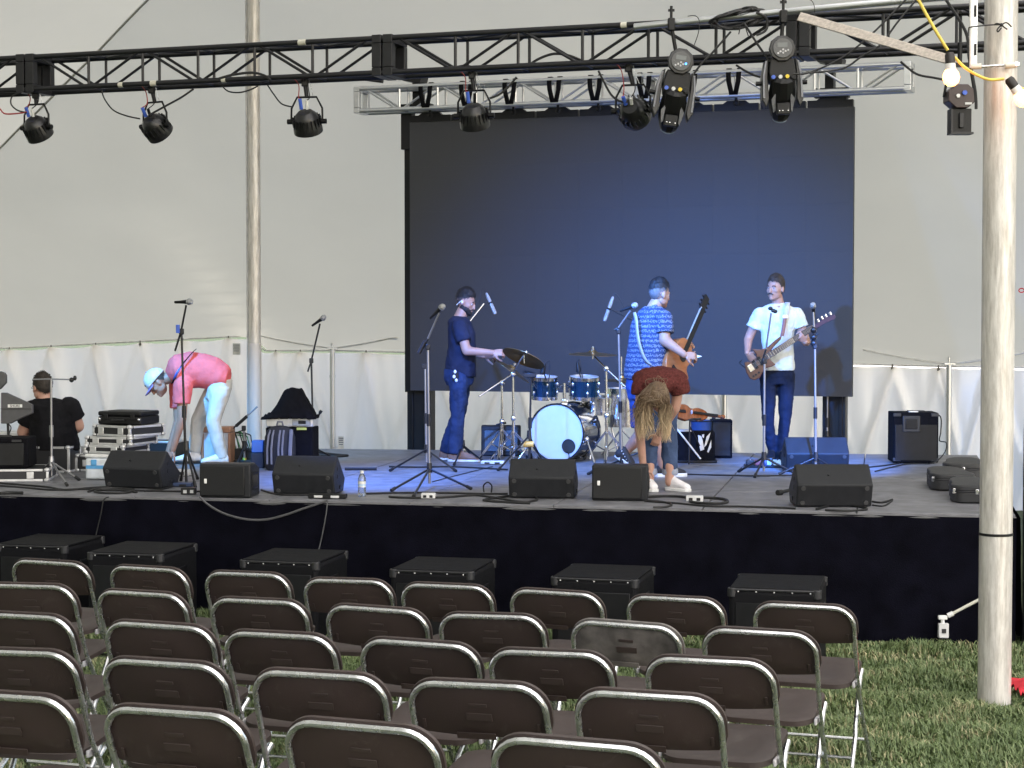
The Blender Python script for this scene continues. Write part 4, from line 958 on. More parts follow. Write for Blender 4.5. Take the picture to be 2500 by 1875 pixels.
def mic_condenser(label, a, b, m):
    a, b = Vector(a), Vector(b); ax = (b - a).normalized(); Mx = ax.to_track_quat('Z', 'Y').to_matrix(); L = (b - a).length
    t = thing('microphone', label, 'microphone', b, 0, 'overhead drum microphones')
    MB().lathe([(0.008, 0), (0.013, 0.01), (0.0175, L * 0.22), (0.0175, L * 0.47)], a, Mx, n=14).build('body', m, t, world=True)
    MB().lathe([(0.0185, L * 0.5), (0.0185, L * 0.93), (0.014, L)], a, Mx, n=14).build('capsule', m, t, world=True)
    MB().lathe([(0.023, L * 0.46), (0.023, L * 0.53)], a, Mx, n=14).build('clip', M_black, t, world=True)
def stand(label, base, poletop, boom=None, m=M_stand, mpole=None, legs=None, r=0.0095, tape=None, clutch=True, leglen=0.33, spread=0, legh=0.17):
    b = D(*base) if not isinstance(base, Vector) else base
    t = thing('microphone_stand', label, 'mic stand', b, 0, 'microphone stands on the stage')
    pt = P(*poletop, b.y); pt.x = b.x + (pt.x - b.x); z0 = legh
    mid_ = b + (pt - b) * 0.48; mp = mpole or m
    rod('lower_tube', b + UP * 0.03, mid_, r * 1.25, mp, t); rod('upper_tube', mid_, pt, r, mp, t)
    rod('clutch', mid_ - UP * 0.05, mid_ + UP * 0.05, r * 1.9, m, t)
    hub = b + UP * z0
    MB().cyl(hub - UP * 0.05, hub + UP * 0.03, 0.026, 0.020, n=12).build('hub', m, t, world=True)
    if legs is None: legs = [R(spread + a) for a in (20, 140, 260)]
    for a in legs:
        if isinstance(a, tuple): e = D(*a)
        else: e = b + Vector((math.cos(a), math.sin(a), 0)) * leglen
        e.z = DECK + 0.012
        lg = rod('leg', hub - UP * 0.02, e, 0.0095, m, t)
        d_ = (e - hub).normalized(); rod('leg_tip', e - d_ * 0.04, e + d_ * 0.012, 0.014, M_rubber, t)
    if boom:
        pts = [P(x, y, b.y + dy) for x, y, dy in boom]
        for k, (p, q) in enumerate(zip(pts, pts[1:])): rod('boom', p, q, 0.0085, mp if k else m, t)
        if clutch: MB().box(pt, (0.04, 0.035, 0.05)).build('boom_joint', m, t, world=True, bevel=0.008)
    if tape: rod('tape_mark', P(*tape, b.y - 0.0) - UP * 0.02, P(*tape, b.y) + UP * 0.02, 0.018, mat('yellow_tape', (0.65, 0.62, 0.10), 0.6), t)
    return t, b
def bm(v, pts): return [(*v(x, y), d_) for x, y, d_ in pts]
# A left T-bar stand
t, b = stand('grey microphone stand with bare horizontal bar at the far left', RS(328, 1225), RS(325, 585), None, M_standgrey, legs=[RS(425, 1268), RS(500, 1232), RS(225, 1200)])
for a_, b_ in (((205, 590), (322, 586)), ((322, 586), (450, 590))): rod('cross_bar', P(*RS(*a_), b.y), P(*RS(*b_), b.y), 0.006, M_standgrey, t)
MB().ell(P(*RS(455, 592), b.y), 0.022, nu=8, nv=6).build('clip', M_stand, t, world=True); MB().ell(P(*RS(476, 580), b.y), (0.016, 0.016, 0.022), nu=8, nv=6).build('clip', M_stand, t, world=True)
# B front left, tall boom
t, b = stand('tall black microphone stand in front of the bending man in pink', RS(1185, 1262), RS(1153, 285), bm(RS, [(1112, 408, 0.02), (1150, 285, 0), (1183, 118, -0.05)]), mpole=M_stand, legs=[RS(1240, 1275), RS(1150, 1235), RS(1255, 1225)], legh=0.34)
MB().box(P(*RS(1130, 268), b.y - 0.03), (0.03, 0.03, 0.07)).build('phone_clip', M_bluecon, t, world=True, bevel=0.005)
mic_handheld('black microphone lying level on the tall stand before the man in pink', P(*RS(1222, 95), b.y - 0.05), P(*RS(1160, 97), b.y - 0.02))
# C behind the backpack
t, b = stand('black microphone stand beside the backpack with its boom tilted right', RS(1993, 1120), RS(1978, 470), bm(RS, [(1955, 540, 0), (1978, 470, 0), (2033, 235, -0.04)]), legs=None, spread=35)
mic_handheld('black microphone tilted up to the right above the backpack', P(*RS(2068, 188), b.y - 0.04), P(*RS(2020, 222), b.y - 0.02))
for a_, b_ in (((1040, 710), (1090, 610)), ((1090, 610), (1150, 500))): rod('short_boom', P(*RX(*a_), b.y), P(*RX(*b_), b.y - 0.03), 0.010, M_stand, t)
rod('clip', P(*RX(1140, 515), b.y - 0.03), P(*RX(1160, 485), b.y - 0.03), 0.016, M_stand, t)
# D stage front centre-left
t, b = stand('black microphone stand at the stage front left of the drummer', R5(272, 1490), R5(262, 545), bm(R5, [(207, 582, 0), (262, 490, 0), (338, 315, -0.04)]), mpole=M_standgrey, legs=[R5(548, 1508), R5(165, 1562), R5(20, 1520)])
rod('counterweight', P(*R5(200, 588), b.y), P(*R5(245, 505), b.y), 0.019, M_stand, t)
mic_handheld('silver-headed microphone tilted up beside the drummer', P(*R5(372, 262), b.y - 0.05), P(*R5(318, 312), b.y - 0.03))
t, b = stand('plain grey stand pole close behind the front centre-left microphone stand', R5(252, 1345), R5(243, 680), None, mpole=M_standgrey, legs=[R5(10, 1385), R5(448, 1388), R5(280, 1290)])
MB().box(P(*R5(237, 675), b.y), (0.05, 0.03, 0.05)).build('clamp', M_stand, t, world=True, bevel=0.006)
# E overhead at the drummer
t, b = stand('chrome boom stand in front of the drummer holding an overhead microphone', R5(497, 1312), R5(486, 490), bm(R5, [(470, 500, 0), (490, 440, 0), (640, 252, 0.1)]), mpole=M_chrome, legs=[R5(440, 1345), R5(640, 1330), R5(560, 1290)], tape=R5(496, 1300))
mic_condenser('silver pencil microphone hanging over the cymbals', P(*R5(655, 180), b.y + 0.1), P(*R5(717, 322), b.y + 0.02), M_grille)
cable([P(*R5(650, 178), b.y + 0.1), P(*R5(630, 150), b.y + 0.1), P(*R5(615, 200), b.y + 0.1), P(*R5(560, 340), b.y + 0.06)], 0.004, M_rubber, '', parent=t, name='cord')
# F in front of the guitarist
t, b = stand('grey microphone stand in front of the guitarist in the blue shirt', R6(328, 1420), R6(305, 440), bm(R6, [(275, 430, 0), (305, 415, 0), (385, 300, -0.04)]), mpole=M_standgrey, spread=10)
mic_handheld('silver-headed microphone in front of the guitarist in the blue shirt', P(*R6(432, 258), b.y - 0.05), P(*R6(360, 285), b.y - 0.02))
# G overhead behind the guitarist
t, b = stand('chrome boom stand behind the guitarist reaching over the drums', R6(532, 1325), R6(525, 430), bm(R6, [(262, 293, 0), (400, 365, 0), (525, 430, 0)]), mpole=M_chrome, tape=R6(532, 1300), spread=40)
mic_condenser('silver pencil microphone hanging left of the guitarist', P(*R6(268, 205), b.y - 0.02), P(*R6(210, 368), b.y + 0.02), M_grille)
cable([P(*R6(268, 203), b.y), P(*R6(280, 185), b.y), P(*R6(310, 215), b.y), P(*R6(350, 300), b.y)], 0.004, M_rubber, '', parent=t, name='cord')
# H bassist
t, b = stand('microphone stand directly in front of the bassist with an empty clip', R6(1285, 1405), R6(1290, 640), bm(R6, [(1268, 660, 0), (1300, 560, -0.02), (1335, 315, -0.06)]), mpole=M_standgrey, legs=[R6(1118, 1392), R6(1225, 1428), R6(1495, 1405)], tape=None)
for x, y in ((1330, 285), (1350, 300), (1362, 305)): MB().ell(P(*R6(x, y), b.y - 0.07), (0.022, 0.02, 0.018), nu=10, nv=6).build('clip', M_stand, t, world=True)
MB().ell(P(*R6(1295, 1330), b.y - 0.02), (0.018, 0.018, 0.03), nu=10, nv=6).build('blue_marker', M_bluecon, t, world=True)
# I right
t, b = stand('microphone stand right of the bassist with an upright microphone', R6(1636, 1405), R6(1630, 540), bm(R6, [(1630, 540, 0), (1625, 430, 0), (1620, 310, 0)]), mpole=M_standgrey, spread=50)
for y in (430, 480, 520): MB().ell(P(*R6(1622, y), b.y), (0.028, 0.024, 0.03), nu=10, nv=6).build('knob', M_stand, t, world=True)
rod('side_bar', P(*R6(1600, 500), b.y), P(*R6(1650, 455), b.y), 0.008, M_stand, t)
mic_handheld('upright microphone with round silver head right of the bassist', P(*R6(1616, 252), b.y - 0.05), P(*R6(1622, 318), b.y + 0.03))
# J short T stand
t, b = stand('short stand with a black T-bar behind the blue-lit floor monitor', R6(1711, 1240), R6(1716, 855), None, mpole=M_standgrey, spread=0, leglen=0.2)
rod('t_bar', P(*R6(1662, 832), b.y), P(*R6(1735, 828), b.y), 0.012, M_stand, t); rod('t_stem', P(*R6(1716, 870), b.y), P(*R6(1714, 830), b.y), 0.014, M_stand, t)
# K low boom
t, b = stand('low stand with a long black boom tilted up to the right beside the guitar amplifier', RX(270, 1085), RX(262, 690), bm(RX, [(40, 795, 0), (190, 640, 0), (420, 440, 0)]), mpole=M_standgrey, leglen=0.2, tape=RX(270, 1055))
rod('boom_sleeve', P(*RX(170, 665), b.y), P(*RX(300, 550), b.y), 0.016, M_stand, t)
# M dark stand beside the kick drum
t, b = stand('black tripod stand left of the kick drum with a small clamp', R5(945, 1345), R5(958, 745), None, m=M_stand, mpole=M_stand, legs=[R5(738, 1382), R5(1042, 1335), R5(960, 1300)], legh=0.30)
MB().box(P(*R5(950, 735), b.y), (0.12, 0.05, 0.04)).build('clamp', M_stand, t, world=True, bevel=0.006)
rod('yellow_collar', P(*R5(905, 1200), b.y - 0.03), P(*R5(975, 1200), b.y - 0.03), 0.028, mat('amber_tape', (0.8, 0.45, 0.10), 0.5), t)
# ---- floor monitors
M_mon = mat('monitor_paint', (0.018, 0.019, 0.022), 0.5, bump=0.35, bscale=220, spec=0.25)
M_pad = mat('rubber_pad', (0.05, 0.05, 0.052), 0.6)
WED = [(0.0, 0.165), (0.055, 0.004), (0.33, 0.004), (0.385, 0.11), (0.15, 0.305)]
def wedge(label, px, rotz, w=0.55, sc=1.0, logo=False):
    p = D(*px); t = thing('floor_monitor', label, 'floor monitor', p, rotz, 'wedge floor monitors on the stage')
    poly = [(a * sc - 0.055, b_ * sc) for a, b_ in WED]
    MB().prism(poly, -w / 2, w / 2).build('cabinet', M_mon, t, bevel=0.014, seg=3, smooth=True)
    for sx in (-1, 1):
        for f in (0.18, 0.84):
            a = Vector((0, poly[1][0], poly[1][1])).lerp(Vector((0, poly[0][0], poly[0][1])), f); n = Vector((0, -0.95, -0.32)).normalized()
            MB().cyl(Vector((sx * (w / 2 - 0.045), a.y, a.z)) - n * 0.004, Vector((sx * (w / 2 - 0.045), a.y, a.z)) + n * 0.008, 0.017, n=12).build('rubber_foot', M_pad, t)
        for z_ in (0.20, 0.14):
            MB().box((sx * (w / 2 + 0.001), 0.10 * sc, z_ * sc), (0.006, 0.035, 0.03)).build('port', M_blackm, t, bevel=0.003)
        MB().box((sx * (w / 2 + 0.002), 0.18 * sc, 0.05), (0.008, 0.08, 0.03)).build('side_handle', M_blackm, t, bevel=0.003)
    g0, g1 = Vector((0, poly[3][0], poly[3][1])), Vector((0, poly[4][0], poly[4][1])); gm = (g0 + g1) / 2; gd = (g1 - g0).normalized(); gn = Vector((0, gd.z, -gd.y))
    MB().box(gm + gn * 0.005, (w - 0.05, (g1 - g0).length - 0.04, 0.012), Matrix((Vector((1, 0, 0)), gd, gn)).transposed()).build('grille', M_blackm, t, bevel=0.003)
    m1 = Vector((0, poly[0][0], poly[0][1])).lerp(Vector((0, poly[4][0], poly[4][1])), 0.45)
    MB().ell(m1 + Vector((-0.04, -0.001, 0.001)), (0.008, 0.008, 0.006), nu=8, nv=5).build('badge', M_blackm, t)
    return t
wedge('black floor monitor left of the bending man, beside the flight cases', RP(25, 1450)[:1] + (1192,), R(-16), 0.52)
wedge('black floor monitor in front of the backpack', RX(960, 1460), R(-9), 0.50)
wedge('black floor monitor in front of the kick drum', R5(1030, 1568), R(-7), 0.51)
wedge('dark floor monitor at the stage front below the bassist', RB(765, 1600), R(1), 0.56, 1.03)
wedge('floor monitor with blue-lit top beside the bassist', RB(655, 1372), R(0), 0.565, 1.03)
def fullrange(label, px, rotz, w, h):
    p = D(*px); t = thing('stage_speaker', label, 'speaker', p, rotz, 'small speakers lying on the stage edge')
    d = 0.30
    MB().prism([(0, 0.004), (d, 0.004 + 0.0), (d, h * 0.82), (d * 0.55, h), (0, h)], -w / 2, w / 2).build('cabinet', M_mon, t, bevel=0.014, seg=3)
    MB().box((-0.012 * 0 - 0.02, -0.004, h / 2), (w - 0.05, 0.014, h - 0.035)).build('grille', M_black, t, bevel=0.008, seg=3)
    MB().box((-w / 2 + 0.052, -0.013, h * 0.5), (0.022, 0.006, 0.036)).build('badge', M_white, t, bevel=0.003)
    MB().box((w / 2 + 0.001, d * 0.45, h * 0.48), (0.010, 0.16, h * 0.5)).build('input_panel', M_blackm, t, bevel=0.003)
    for k in range(4): MB().box((w / 2 + 0.007, d * 0.28 + k * 0.035, h * 0.48), (0.006, 0.016, h * 0.36)).build('heat_sink', M_corner, t, bevel=0.002)
fullrange('small black speaker lying on its side at the stage edge, left', RP(845, 1535), R(-6), 0.405, 0.265)
fullrange('small black speaker at the stage edge beside the bending woman', RG(180, 1640), R(-6), 0.425, 0.275)
# ---- water bottle
p = D(*RX(1630, 1480)); t = thing('water_bottle', 'clear plastic water bottle standing at the stage edge', 'bottle', p)
M_pet = mat('clear_plastic', (0.75, 0.83, 0.92), 0.08, var=0.02); M_pet.node_tree.nodes['Principled BSDF'].inputs['Transmission Weight'].default_value = 0.85
MB().lathe([(0.029, 0), (0.031, 0.01), (0.030, 0.03), (0.031, 0.045), (0.030, 0.06), (0.031, 0.12), (0.030, 0.14), (0.022, 0.165), (0.0125, 0.178), (0.0125, 0.185)], n=20).build('bottle', M_pet, t)
MB().lathe([(0.0315, 0.075), (0.0315, 0.12)], n=20).build('label', M_white, t)
MB().lathe([(0.0305 * 1.035, 0.082), (0.0305 * 1.035, 0.10)], n=20).build('label_band', mat('pale_blue_print', (0.45, 0.6, 0.8), 0.5), t)
MB().lathe([(0.015, 0.183), (0.015, 0.203)], n=14).build('cap', M_white, t)
# ---- drum kit
M_kick = mat('black_drum_shell', (0.012, 0.014, 0.018), 0.15, coat=0.6); M_bluesh = mat('blue_drum_shell', (0.010, 0.055, 0.11), 0.16, 0.7, var=0.25, scale=40, coat=0.8)
M_head = mat('white_drum_head', (0.52, 0.52, 0.54), 0.5, var=0.03); M_clearhead = mat('clear_drum_head', (0.55, 0.56, 0.58), 0.35)
M_brz = mat('bronze_cymbal', (0.30, 0.21, 0.10), 0.32, 0.9, var=0.25, scale=5, stretch=(1, 1, 1))
kc = P(*RK(515, 1230), 17.5); kc.z = DECK + 0.285
axk = Vector((0.40, 0.917, 0)).normalized()
def drum(label, c, ax, r, depth, shell, headm, lugs, name='drum', both=True, legs=0):
    ax = Vector(ax).normalized(); t = thing(name, label, 'drum', Vector((c.x, c.y, c.z)) - Vector((0, 0, r if abs(ax.z) < .5 else 0)), 0)
    Mx = ax.to_track_quat('Z', 'Y').to_matrix()
    MB().lathe([(r * 0.965, 0.012), (r * 0.965, depth - 0.012)], c, Mx, n=40).build('shell', shell, t, world=True)
    hd = MB().lathe([(0.001, 0.004), (r * 0.93, 0.002), (r * 0.955, 0.01), (r * .93, 0.013), (0.001, 0.013)], c, Mx, n=40).build('head', headm, t, world=True)
    MB().lathe([(0.001, depth - 0.013), (r * .93, depth - 0.013), (r * 0.955, depth - 0.01), (r * 0.93, depth - 0.002), (0.001, depth - 0.004)], c, Mx, n=40).build('head', M_clearhead, t, world=True)
    for z0, z1 in ((-0.008, 0.026), (depth - 0.026, depth + 0.008)):
        MB().lathe([(r * 0.955, z0), (r, z0), (r, z1), (r * 0.955, z1), (r * 0.955, z0)], c, Mx, n=40).build('hoop', M_chrome if name != 'kick_drum' else M_kick, t, world=True)
    for i in range(lugs):
        a = 2 * math.pi * (i + .5) / lugs; d_ = Mx @ Vector((math.cos(a), math.sin(a), 0))
        for z0 in (min(0.07, depth * .3), depth - min(0.07, depth * .3)):
            MB().ell(c + ax * z0 + d_ * (r * 0.985), (0.012, 0.012, 0.022), Mx, nu=8, nv=6).build('lug', M_chrome, t, world=True)
        rod('tension_rod', c + d_ * (r * 1.0) + ax * 0.0, c + d_ * (r * 1.0) + ax * min(0.07, depth * .3), 0.004, M_chrome, t, n=6)
    return t, hd, Mx
t, hd, Mx = drum('black kick drum with white front head and round port hole', kc, axk, 0.285, 0.44, M_kick, M_head, 8, 'kick_drum')
sdv = Vector((axk.y, -axk.x, 0))
MB().cyl(kc + sdv * 0.125 + UP * -0.125 - axk * 0.003, kc + sdv * 0.125 + UP * -0.125 + axk * 0.004, 0.064, n=28).build('port_hole', mat('port_dark', (0.02, 0.018, 0.016), 0.8), t, world=True)
MB().tube([kc + sdv * 0.125 + UP * -0.125 - axk * 0.003 + (sdv * math.cos(a) + UP * math.sin(a)) * 0.066 for a in [i * math.pi / 12 for i in range(24)]], 0.004, 6, closed=True).build('port_ring', M_blackm, t, world=True)
for sg in (-1, 1):
    a = kc + axk * 0.1 + sdv * (sg * 0.27) - UP * 0.06; rod('spur', a, Vector((kc.x, kc.y, DECK + 0.01)) + sdv * (sg * 0.40) - axk * 0.02, 0.011, M_chrome, t)
    MB().ell(a, 0.028, nu=10, nv=6).build('spur_bracket', M_chrome, t, world=True)
rod('tom_post', kc + axk * 0.2 + UP * 0.27, kc + axk * 0.2 + UP * 0.47, 0.016, M_chrome, t)
MB().box(kc + axk * 0.2 + UP * 0.29, (0.07, 0.07, 0.05)).build('mount_plate', M_chrome, t, world=True, bevel=0.008)
cable([P(*RK(640, 1430), 17.45), P(*RK(660, 1480), 17.4), P(*RK(650, 1560), 17.35)], 0.005, M_rubber, '', parent=t, name='mic_cord')
for x, rr_, lab in ((370, 0.142, 'blue rack tom, the left of the pair above the kick drum'), (830, 0.158, 'blue rack tom, the right of the pair above the kick drum')):
    c = P(*RK(x, 815), 17.75)
    t, hd, _ = drum(lab, c, (0.02, -0.10, 1), rr_ * 0.95, 0.205, M_bluesh, M_head, 6, 'rack_tom')
    t.location.z = c.z
    rod('mount_arm', c + UP * 0.08 + Vector((0.1 if x < 500 else -0.1, 0, 0)), kc + axk * 0.2 + UP * 0.46, 0.012, M_chrome, t)
c = P(*RK(1010, 985), 17.95); t, hd, _ = drum('chrome snare drum behind the kick drum', c, (0, -0.05, 1), 0.18, 0.15, M_chrome, M_head, 8, 'snare_drum')
for a in (0, 2.1, 4.2): rod('stand_leg', c - UP * 0.0 + Vector((0.08 * math.cos(a), 0.08 * math.sin(a), 0)), Vector((c.x + 0.2 * math.cos(a), c.y + 0.2 * math.sin(a), DECK + .01)), 0.009, M_chrome, t)
c = P(*RK(1310, 1130), 18.0); t, hd, _ = drum('chrome-rimmed floor tom hidden behind the bending woman', c, (0, 0, 1), 0.205, 0.36, M_chrome, M_head, 8, 'floor_tom')
for a in (0.5, 2.6, 4.4): rod('leg', c + Vector((0.21 * math.cos(a), 0.21 * math.sin(a), 0.2)), Vector((c.x + 0.21 * math.cos(a), c.y + 0.21 * math.sin(a), DECK)), 0.009, M_chrome, t)
def cymbal(label, c, nrm, r):
    nrm = Vector(nrm).normalized(); t = thing('cymbal', label, 'cymbal', c, 0, 'cymbals of the drum kit'); Mx = nrm.to_track_quat('Z', 'Y').to_matrix()
    MB().lathe([(0.012, 0.030), (0.03, 0.026), (r * .2, 0.010), (r * .28, 0.004), (r * .7, -0.006), (r, -0.016), (r, -0.0185), (r * .7, -0.0085), (r * .28, 0.0015), (0.012, 0.0275)], c, Mx, n=48).build('bow', M_brz, t, world=True)
    MB().lathe([(0.006, 0.03), (0.016, 0.032), (0.018, 0.05), (0.012, 0.056), (0.014, 0.062), (0.001, 0.07)], c, Mx, n=14).build('wing_nut', M_chrome, t, world=True)
c1 = P(*R5(912, 612), 17.35); cymbal('bronze crash cymbal tilted over the left tom', c1, (0.36, 0.30, 0.86), 0.215)
c2 = P(*R5(830, 690), 17.75); cymbal('bronze cymbal held by the drummer', c2, (0.57, -0.04, 0.80), 0.215)
c3 = P(*RK(935, 292), 18.0); cymbal('flat ride cymbal left of the guitarist', c3, (0.02, -0.04, 1), 0.24)
c4 = P(*RK(1265, 590), 18.2); cymbal('upper hi-hat cymbal behind the bending woman', c4, (0, -0.05, 1), 0.17)
def cym_stand(label, basepx, Y, pole, boom, cap):
    b = P(*basepx, Y); b.z = DECK; t = thing('cymbal_stand', label, 'cymbal stand', b, 0, 'chrome cymbal stands of the drum kit')
    pt = P(*pole, Y); m2 = b.lerp(pt, 0.5); m2.z = b.z + (pt.z - b.z) * 0.5
    rod('lower_tube', b + UP * 0.05, m2, 0.0145, M_chrome, t); rod('upper_tube', m2, pt, 0.0115, M_chrome, t)
    for q in (m2, pt): MB().ell(q, (0.026, 0.022, 0.03), nu=10, nv=6).build('wing_joint', M_chrome, t, world=True)
    for a in (0.4, 2.5, 4.6):
        e = b + Vector((0.27 * math.cos(a), 0.27 * math.sin(a), 0.012)); h = b + UP * 0.30
        for w in (-0.008, 0.008): rod('leg', h + Vector((w, w, 0)), e + Vector((w, w, 0)), 0.006, M_chrome, t, n=6)
        rod('leg_strut', b + UP * 0.10, h.lerp(e, 0.5), 0.006, M_chrome, t, n=6); rod('leg_tip', h.lerp(e, 0.93), e, 0.014, M_rubber, t)
    if boom:
        pts = [P(x, y, yy) for x, y, yy in boom]
        for p_, q_ in zip(pts, pts[1:]): rod('boom', p_, q_, 0.008, M_chrome, t)
    if cap is not None: rod('cymbal_rod', cap - UP * 0.06, cap + UP * 0.05, 0.006, M_chrome, t)
cym_stand('chrome cymbal stand left of the kick drum with its boom to the crash cymbal', RD(842, 1440), 17.55, RD(838, 775), [(*RD(560, 955), 17.4), (*RD(838, 770), 17.55), (*RD(895, 660), 17.4), (*RD(930, 612), 17.35)], c1)
cym_stand('shorter chrome cymbal stand between the drummer and the kick drum', RD(748, 1440), 17.8, RD(748, 845), [(*RD(748, 845), 17.8), (*RD(800, 790), 17.75)], None)
cym_stand('chrome stand right of the toms with its boom to the ride cymbal', RK(1098, 1480), 17.6, RK(1090, 475), [(*RK(1330, 700), 17.5), (*RK(1090, 475), 17.6), (*RK(970, 350), 17.9), (*RK(935, 310), 18.0)], c3)
b = Vector((c4.x, c4.y, DECK)); t = thing('hi_hat_stand', 'chrome hi-hat stand behind the bending woman', 'hi-hat stand', b)
rod('pull_rod', b, P(*RK(1330, 335), 18.2) * 0 + Vector((c4.x, c4.y, c4.z + 0.22)), 0.007, M_chrome, t); rod('tube', b, c4 - UP * 0.05, 0.013, M_chrome, t)
for a in (0.3, 2.4, 4.5): rod('leg', b + UP * 0.28, b + Vector((0.25 * math.cos(a), 0.25 * math.sin(a), 0.01)), 0.009, M_chrome, t)
MB().lathe([(0.17, 0.012), (0.05, 0.0), (0.03, -0.018), (0.012, -0.02)], c4 - UP * 0.03, None, n=36).build('lower_hat', M_brz, t, world=True)
# tom microphones
def clip_mic(label, c, d):
    t = thing('drum_microphone', label, 'microphone', c, 0, 'small microphones clipped to the drums'); d = Vector(d).normalized(); Mx = d.to_track_quat('Z', 'Y').to_matrix()
    MB().lathe([(0.012, -0.06), (0.016, -0.03), (0.024, 0.0), (0.024, 0.035), (0.015, 0.045)], c, Mx, n=14).build('body', M_black, t, world=True)
    cable([c - d * 0.06, c - d * 0.12 + Vector((0.03, 0, -0.04)), c + Vector((0.05, 0, -0.14))], 0.005, M_rubber, '', parent=t, name='cord')
    rod('clip_arm', c, c + Vector((0.03, 0.01, -0.10)), 0.007, M_black, t)
clip_mic('black clip-on microphone above the right blue tom', P(*RK(765, 470), 17.7), (0.12, 0.1, -1)); clip_mic('black clip-on microphone under the crash cymbal rim', P(*R5(1040, 700), 17.4), (-0.3, 0.1, -1))
clip_mic('black clip-on microphone over the left blue tom', P(*RK(225, 540), 17.5), (0.9, 0.2, -0.5))
c = P(*R5(755, 1195), 18.3); t = thing('drum_stool', 'round black drum stool behind the cymbal stands', 'stool', Vector((c.x, c.y, DECK)))
# ---- amplifiers and bins
t.location = (c.x, c.y, DECK); t['label'] = 'low black amplifier wedge behind the chrome cymbal stands'; t['category'] = 'amplifier'; t.name = 'tilted_amplifier'
MB().prism([(0, 0.0), (0.28, 0), (0.22, 0.30), (0.08, 0.30)], -0.20, 0.20).build('cabinet', M_mon, t, bevel=0.012); MB().box((0, 0.03, 0.15), (0.34, 0.012, 0.22), Matrix.Rotation(-0.26, 3, 'X')).build('grille', M_blackm, t, bevel=0.004)
MB().cyl((-0.05, 0.15, 0.30), (0.05, 0.15, 0.325), 0.012, n=8).build('handle', M_blackm, t)
p = D(*R7(795, 1262)); t = thing('bass_amplifier', 'black bass amplifier combo with metal corners at the right of the stage', 'amplifier', p, R(-3))
w, h = 0.425, 0.475
MB().box((0, 0.17, h / 2 + 0.012), (w, 0.34, h)).build('cabinet', M_clothblk, t, bevel=0.008)
MB().box((0, -0.004, h * 0.40 + 0.012), (w - 0.03, 0.012, h * 0.72)).build('grille', M_blackm, t, bevel=0.004)
MB().box((-0.045, -0.006, h * 0.80), (0.165, 0.020, 0.155)).build('horn_frame', M_corner, t, bevel=0.008); MB().box((-0.045, -0.014, h * 0.80), (0.115, 0.012, 0.10)).build('horn', M_blackm, t, bevel=0.006)
for sx in (-1, 1):
    for z in (0.04, h - 0.01):
        MB().box((sx * (w / 2 - 0.035), -0.001, z), (0.075, 0.016, 0.035)).build('corner_guard', M_corner, t, bevel=0.006)
    MB().box((sx * (w / 2 - 0.06), 0.05, 0.006), (0.05, 0.05, 0.012)).build('foot', M_rubber, t)
MB().box((0.03, 0.17, h + 0.018), (0.16, 0.10, 0.014)).build('top_handle', M_rubber, t, bevel=0.005)
MB().box((-0.02, 0.05, h + 0.02), (0.09, 0.06, 0.012)).build('top_panel', M_silvercase, t, bevel=0.003)
cable([p + Vector((0.16, 0.1, h + 0.01)), p + Vector((0.25, 0.08, h - 0.03)), p + Vector((0.25, 0.06, 0.30)), p + Vector((0.23, 0.02, 0.22)), p + Vector((0.29, 0.0, 0.20)), p + Vector((0.27, 0, 0.10)), p + Vector((0.14, -0.06, 0.01)), p + Vector((-0.1, -0.1, 0.008)), D(*R7(560, 1310)) + UP * .008], 0.006, M_rubber, 'black cable looping down the side of the bass amplifier')
p = D(*RV(520, 1050)); t = thing('stage_amplifier', 'black amplifier with ragged white cloth strips right of the bending woman', 'amplifier', p, R(-4))
w, h = 0.34, 0.29
MB().box((0, 0.13, h / 2 + .005), (w + 0.06, 0.26, h)).build('cabinet', M_clothblk, t, bevel=0.01)
MB().box((0, 0.10, 0.014), (w + 0.10, 0.30, 0.02)).build('base_board', M_blackm, t, bevel=0.004)
MB().box((-0.09, 0.13, h + 0.012), (0.16, 0.2, 0.012)).build('top_panel', M_silvercase, t, bevel=0.003)
M_strip = mat('white_cloth', (0.68, 0.66, 0.62), 0.8)
def patch(name, pts, y, m, parent, v, Y, th=0.008):
    q = [P(*v(a, b_), Y) for a, b_ in pts]; n = len(q); mb = MB()
    mb.add(q + [x + Vector((0, th, 0)) for x in q], [tuple(range(n)), tuple(range(2 * n - 1, n - 1, -1))] + [(i, n + i, n + (i + 1) % n, (i + 1) % n) for i in range(n)]); return mb.build(name, m, parent, world=True, smooth=False)
for pts in ([(575, 675), (620, 690), (640, 750), (660, 870), (610, 890), (585, 780)], [(670, 790), (690, 700), (745, 640), (730, 700), (690, 810), (655, 845)], [(630, 670), (660, 665), (655, 715), (635, 705)], [(700, 900), (755, 740), (755, 840), (715, 915)]): patch('cloth_strip', pts, 0, M_strip, t, RV, p.y - 0.012)
p2 = D(*RV(890, 990)); t = thing('speaker_cabinet', 'narrow black speaker cabinet standing below the screen', 'speaker', p2, R(-4))
MB().box((0, 0.12, 0.19), (0.215, 0.24, 0.375)).build('cabinet', M_clothblk, t, bevel=0.008); MB().box((0, -0.004, 0.19), (0.18, 0.012, 0.33)).build('grille', M_blackm, t, bevel=0.004)
MB().cyl((-0.07, 0.12, 0.378), (-0.07, 0.12, 0.405), 0.02, n=10).build('knob', M_blackm, t)
c = P(*RV(620, 640), 18.0); t = thing('cloth_bin', 'round dark blue bin behind the black amplifier', 'bin', Vector((c.x, c.y, DECK)))
MB().lathe([(0.085, 0.0), (0.105, 0.36), (0.11, 0.375), (0.10, 0.375), (0.09, 0.34)], n=28).build('body', mat('dark_blue_plastic', (0.02, 0.045, 0.12), 0.5), t); MB().tube([(0.108 * math.cos(a), 0.108 * math.sin(a), 0.372) for a in [i * math.pi / 14 for i in range(28)]], 0.006, 6, closed=True).build('rim', M_blackm, t)
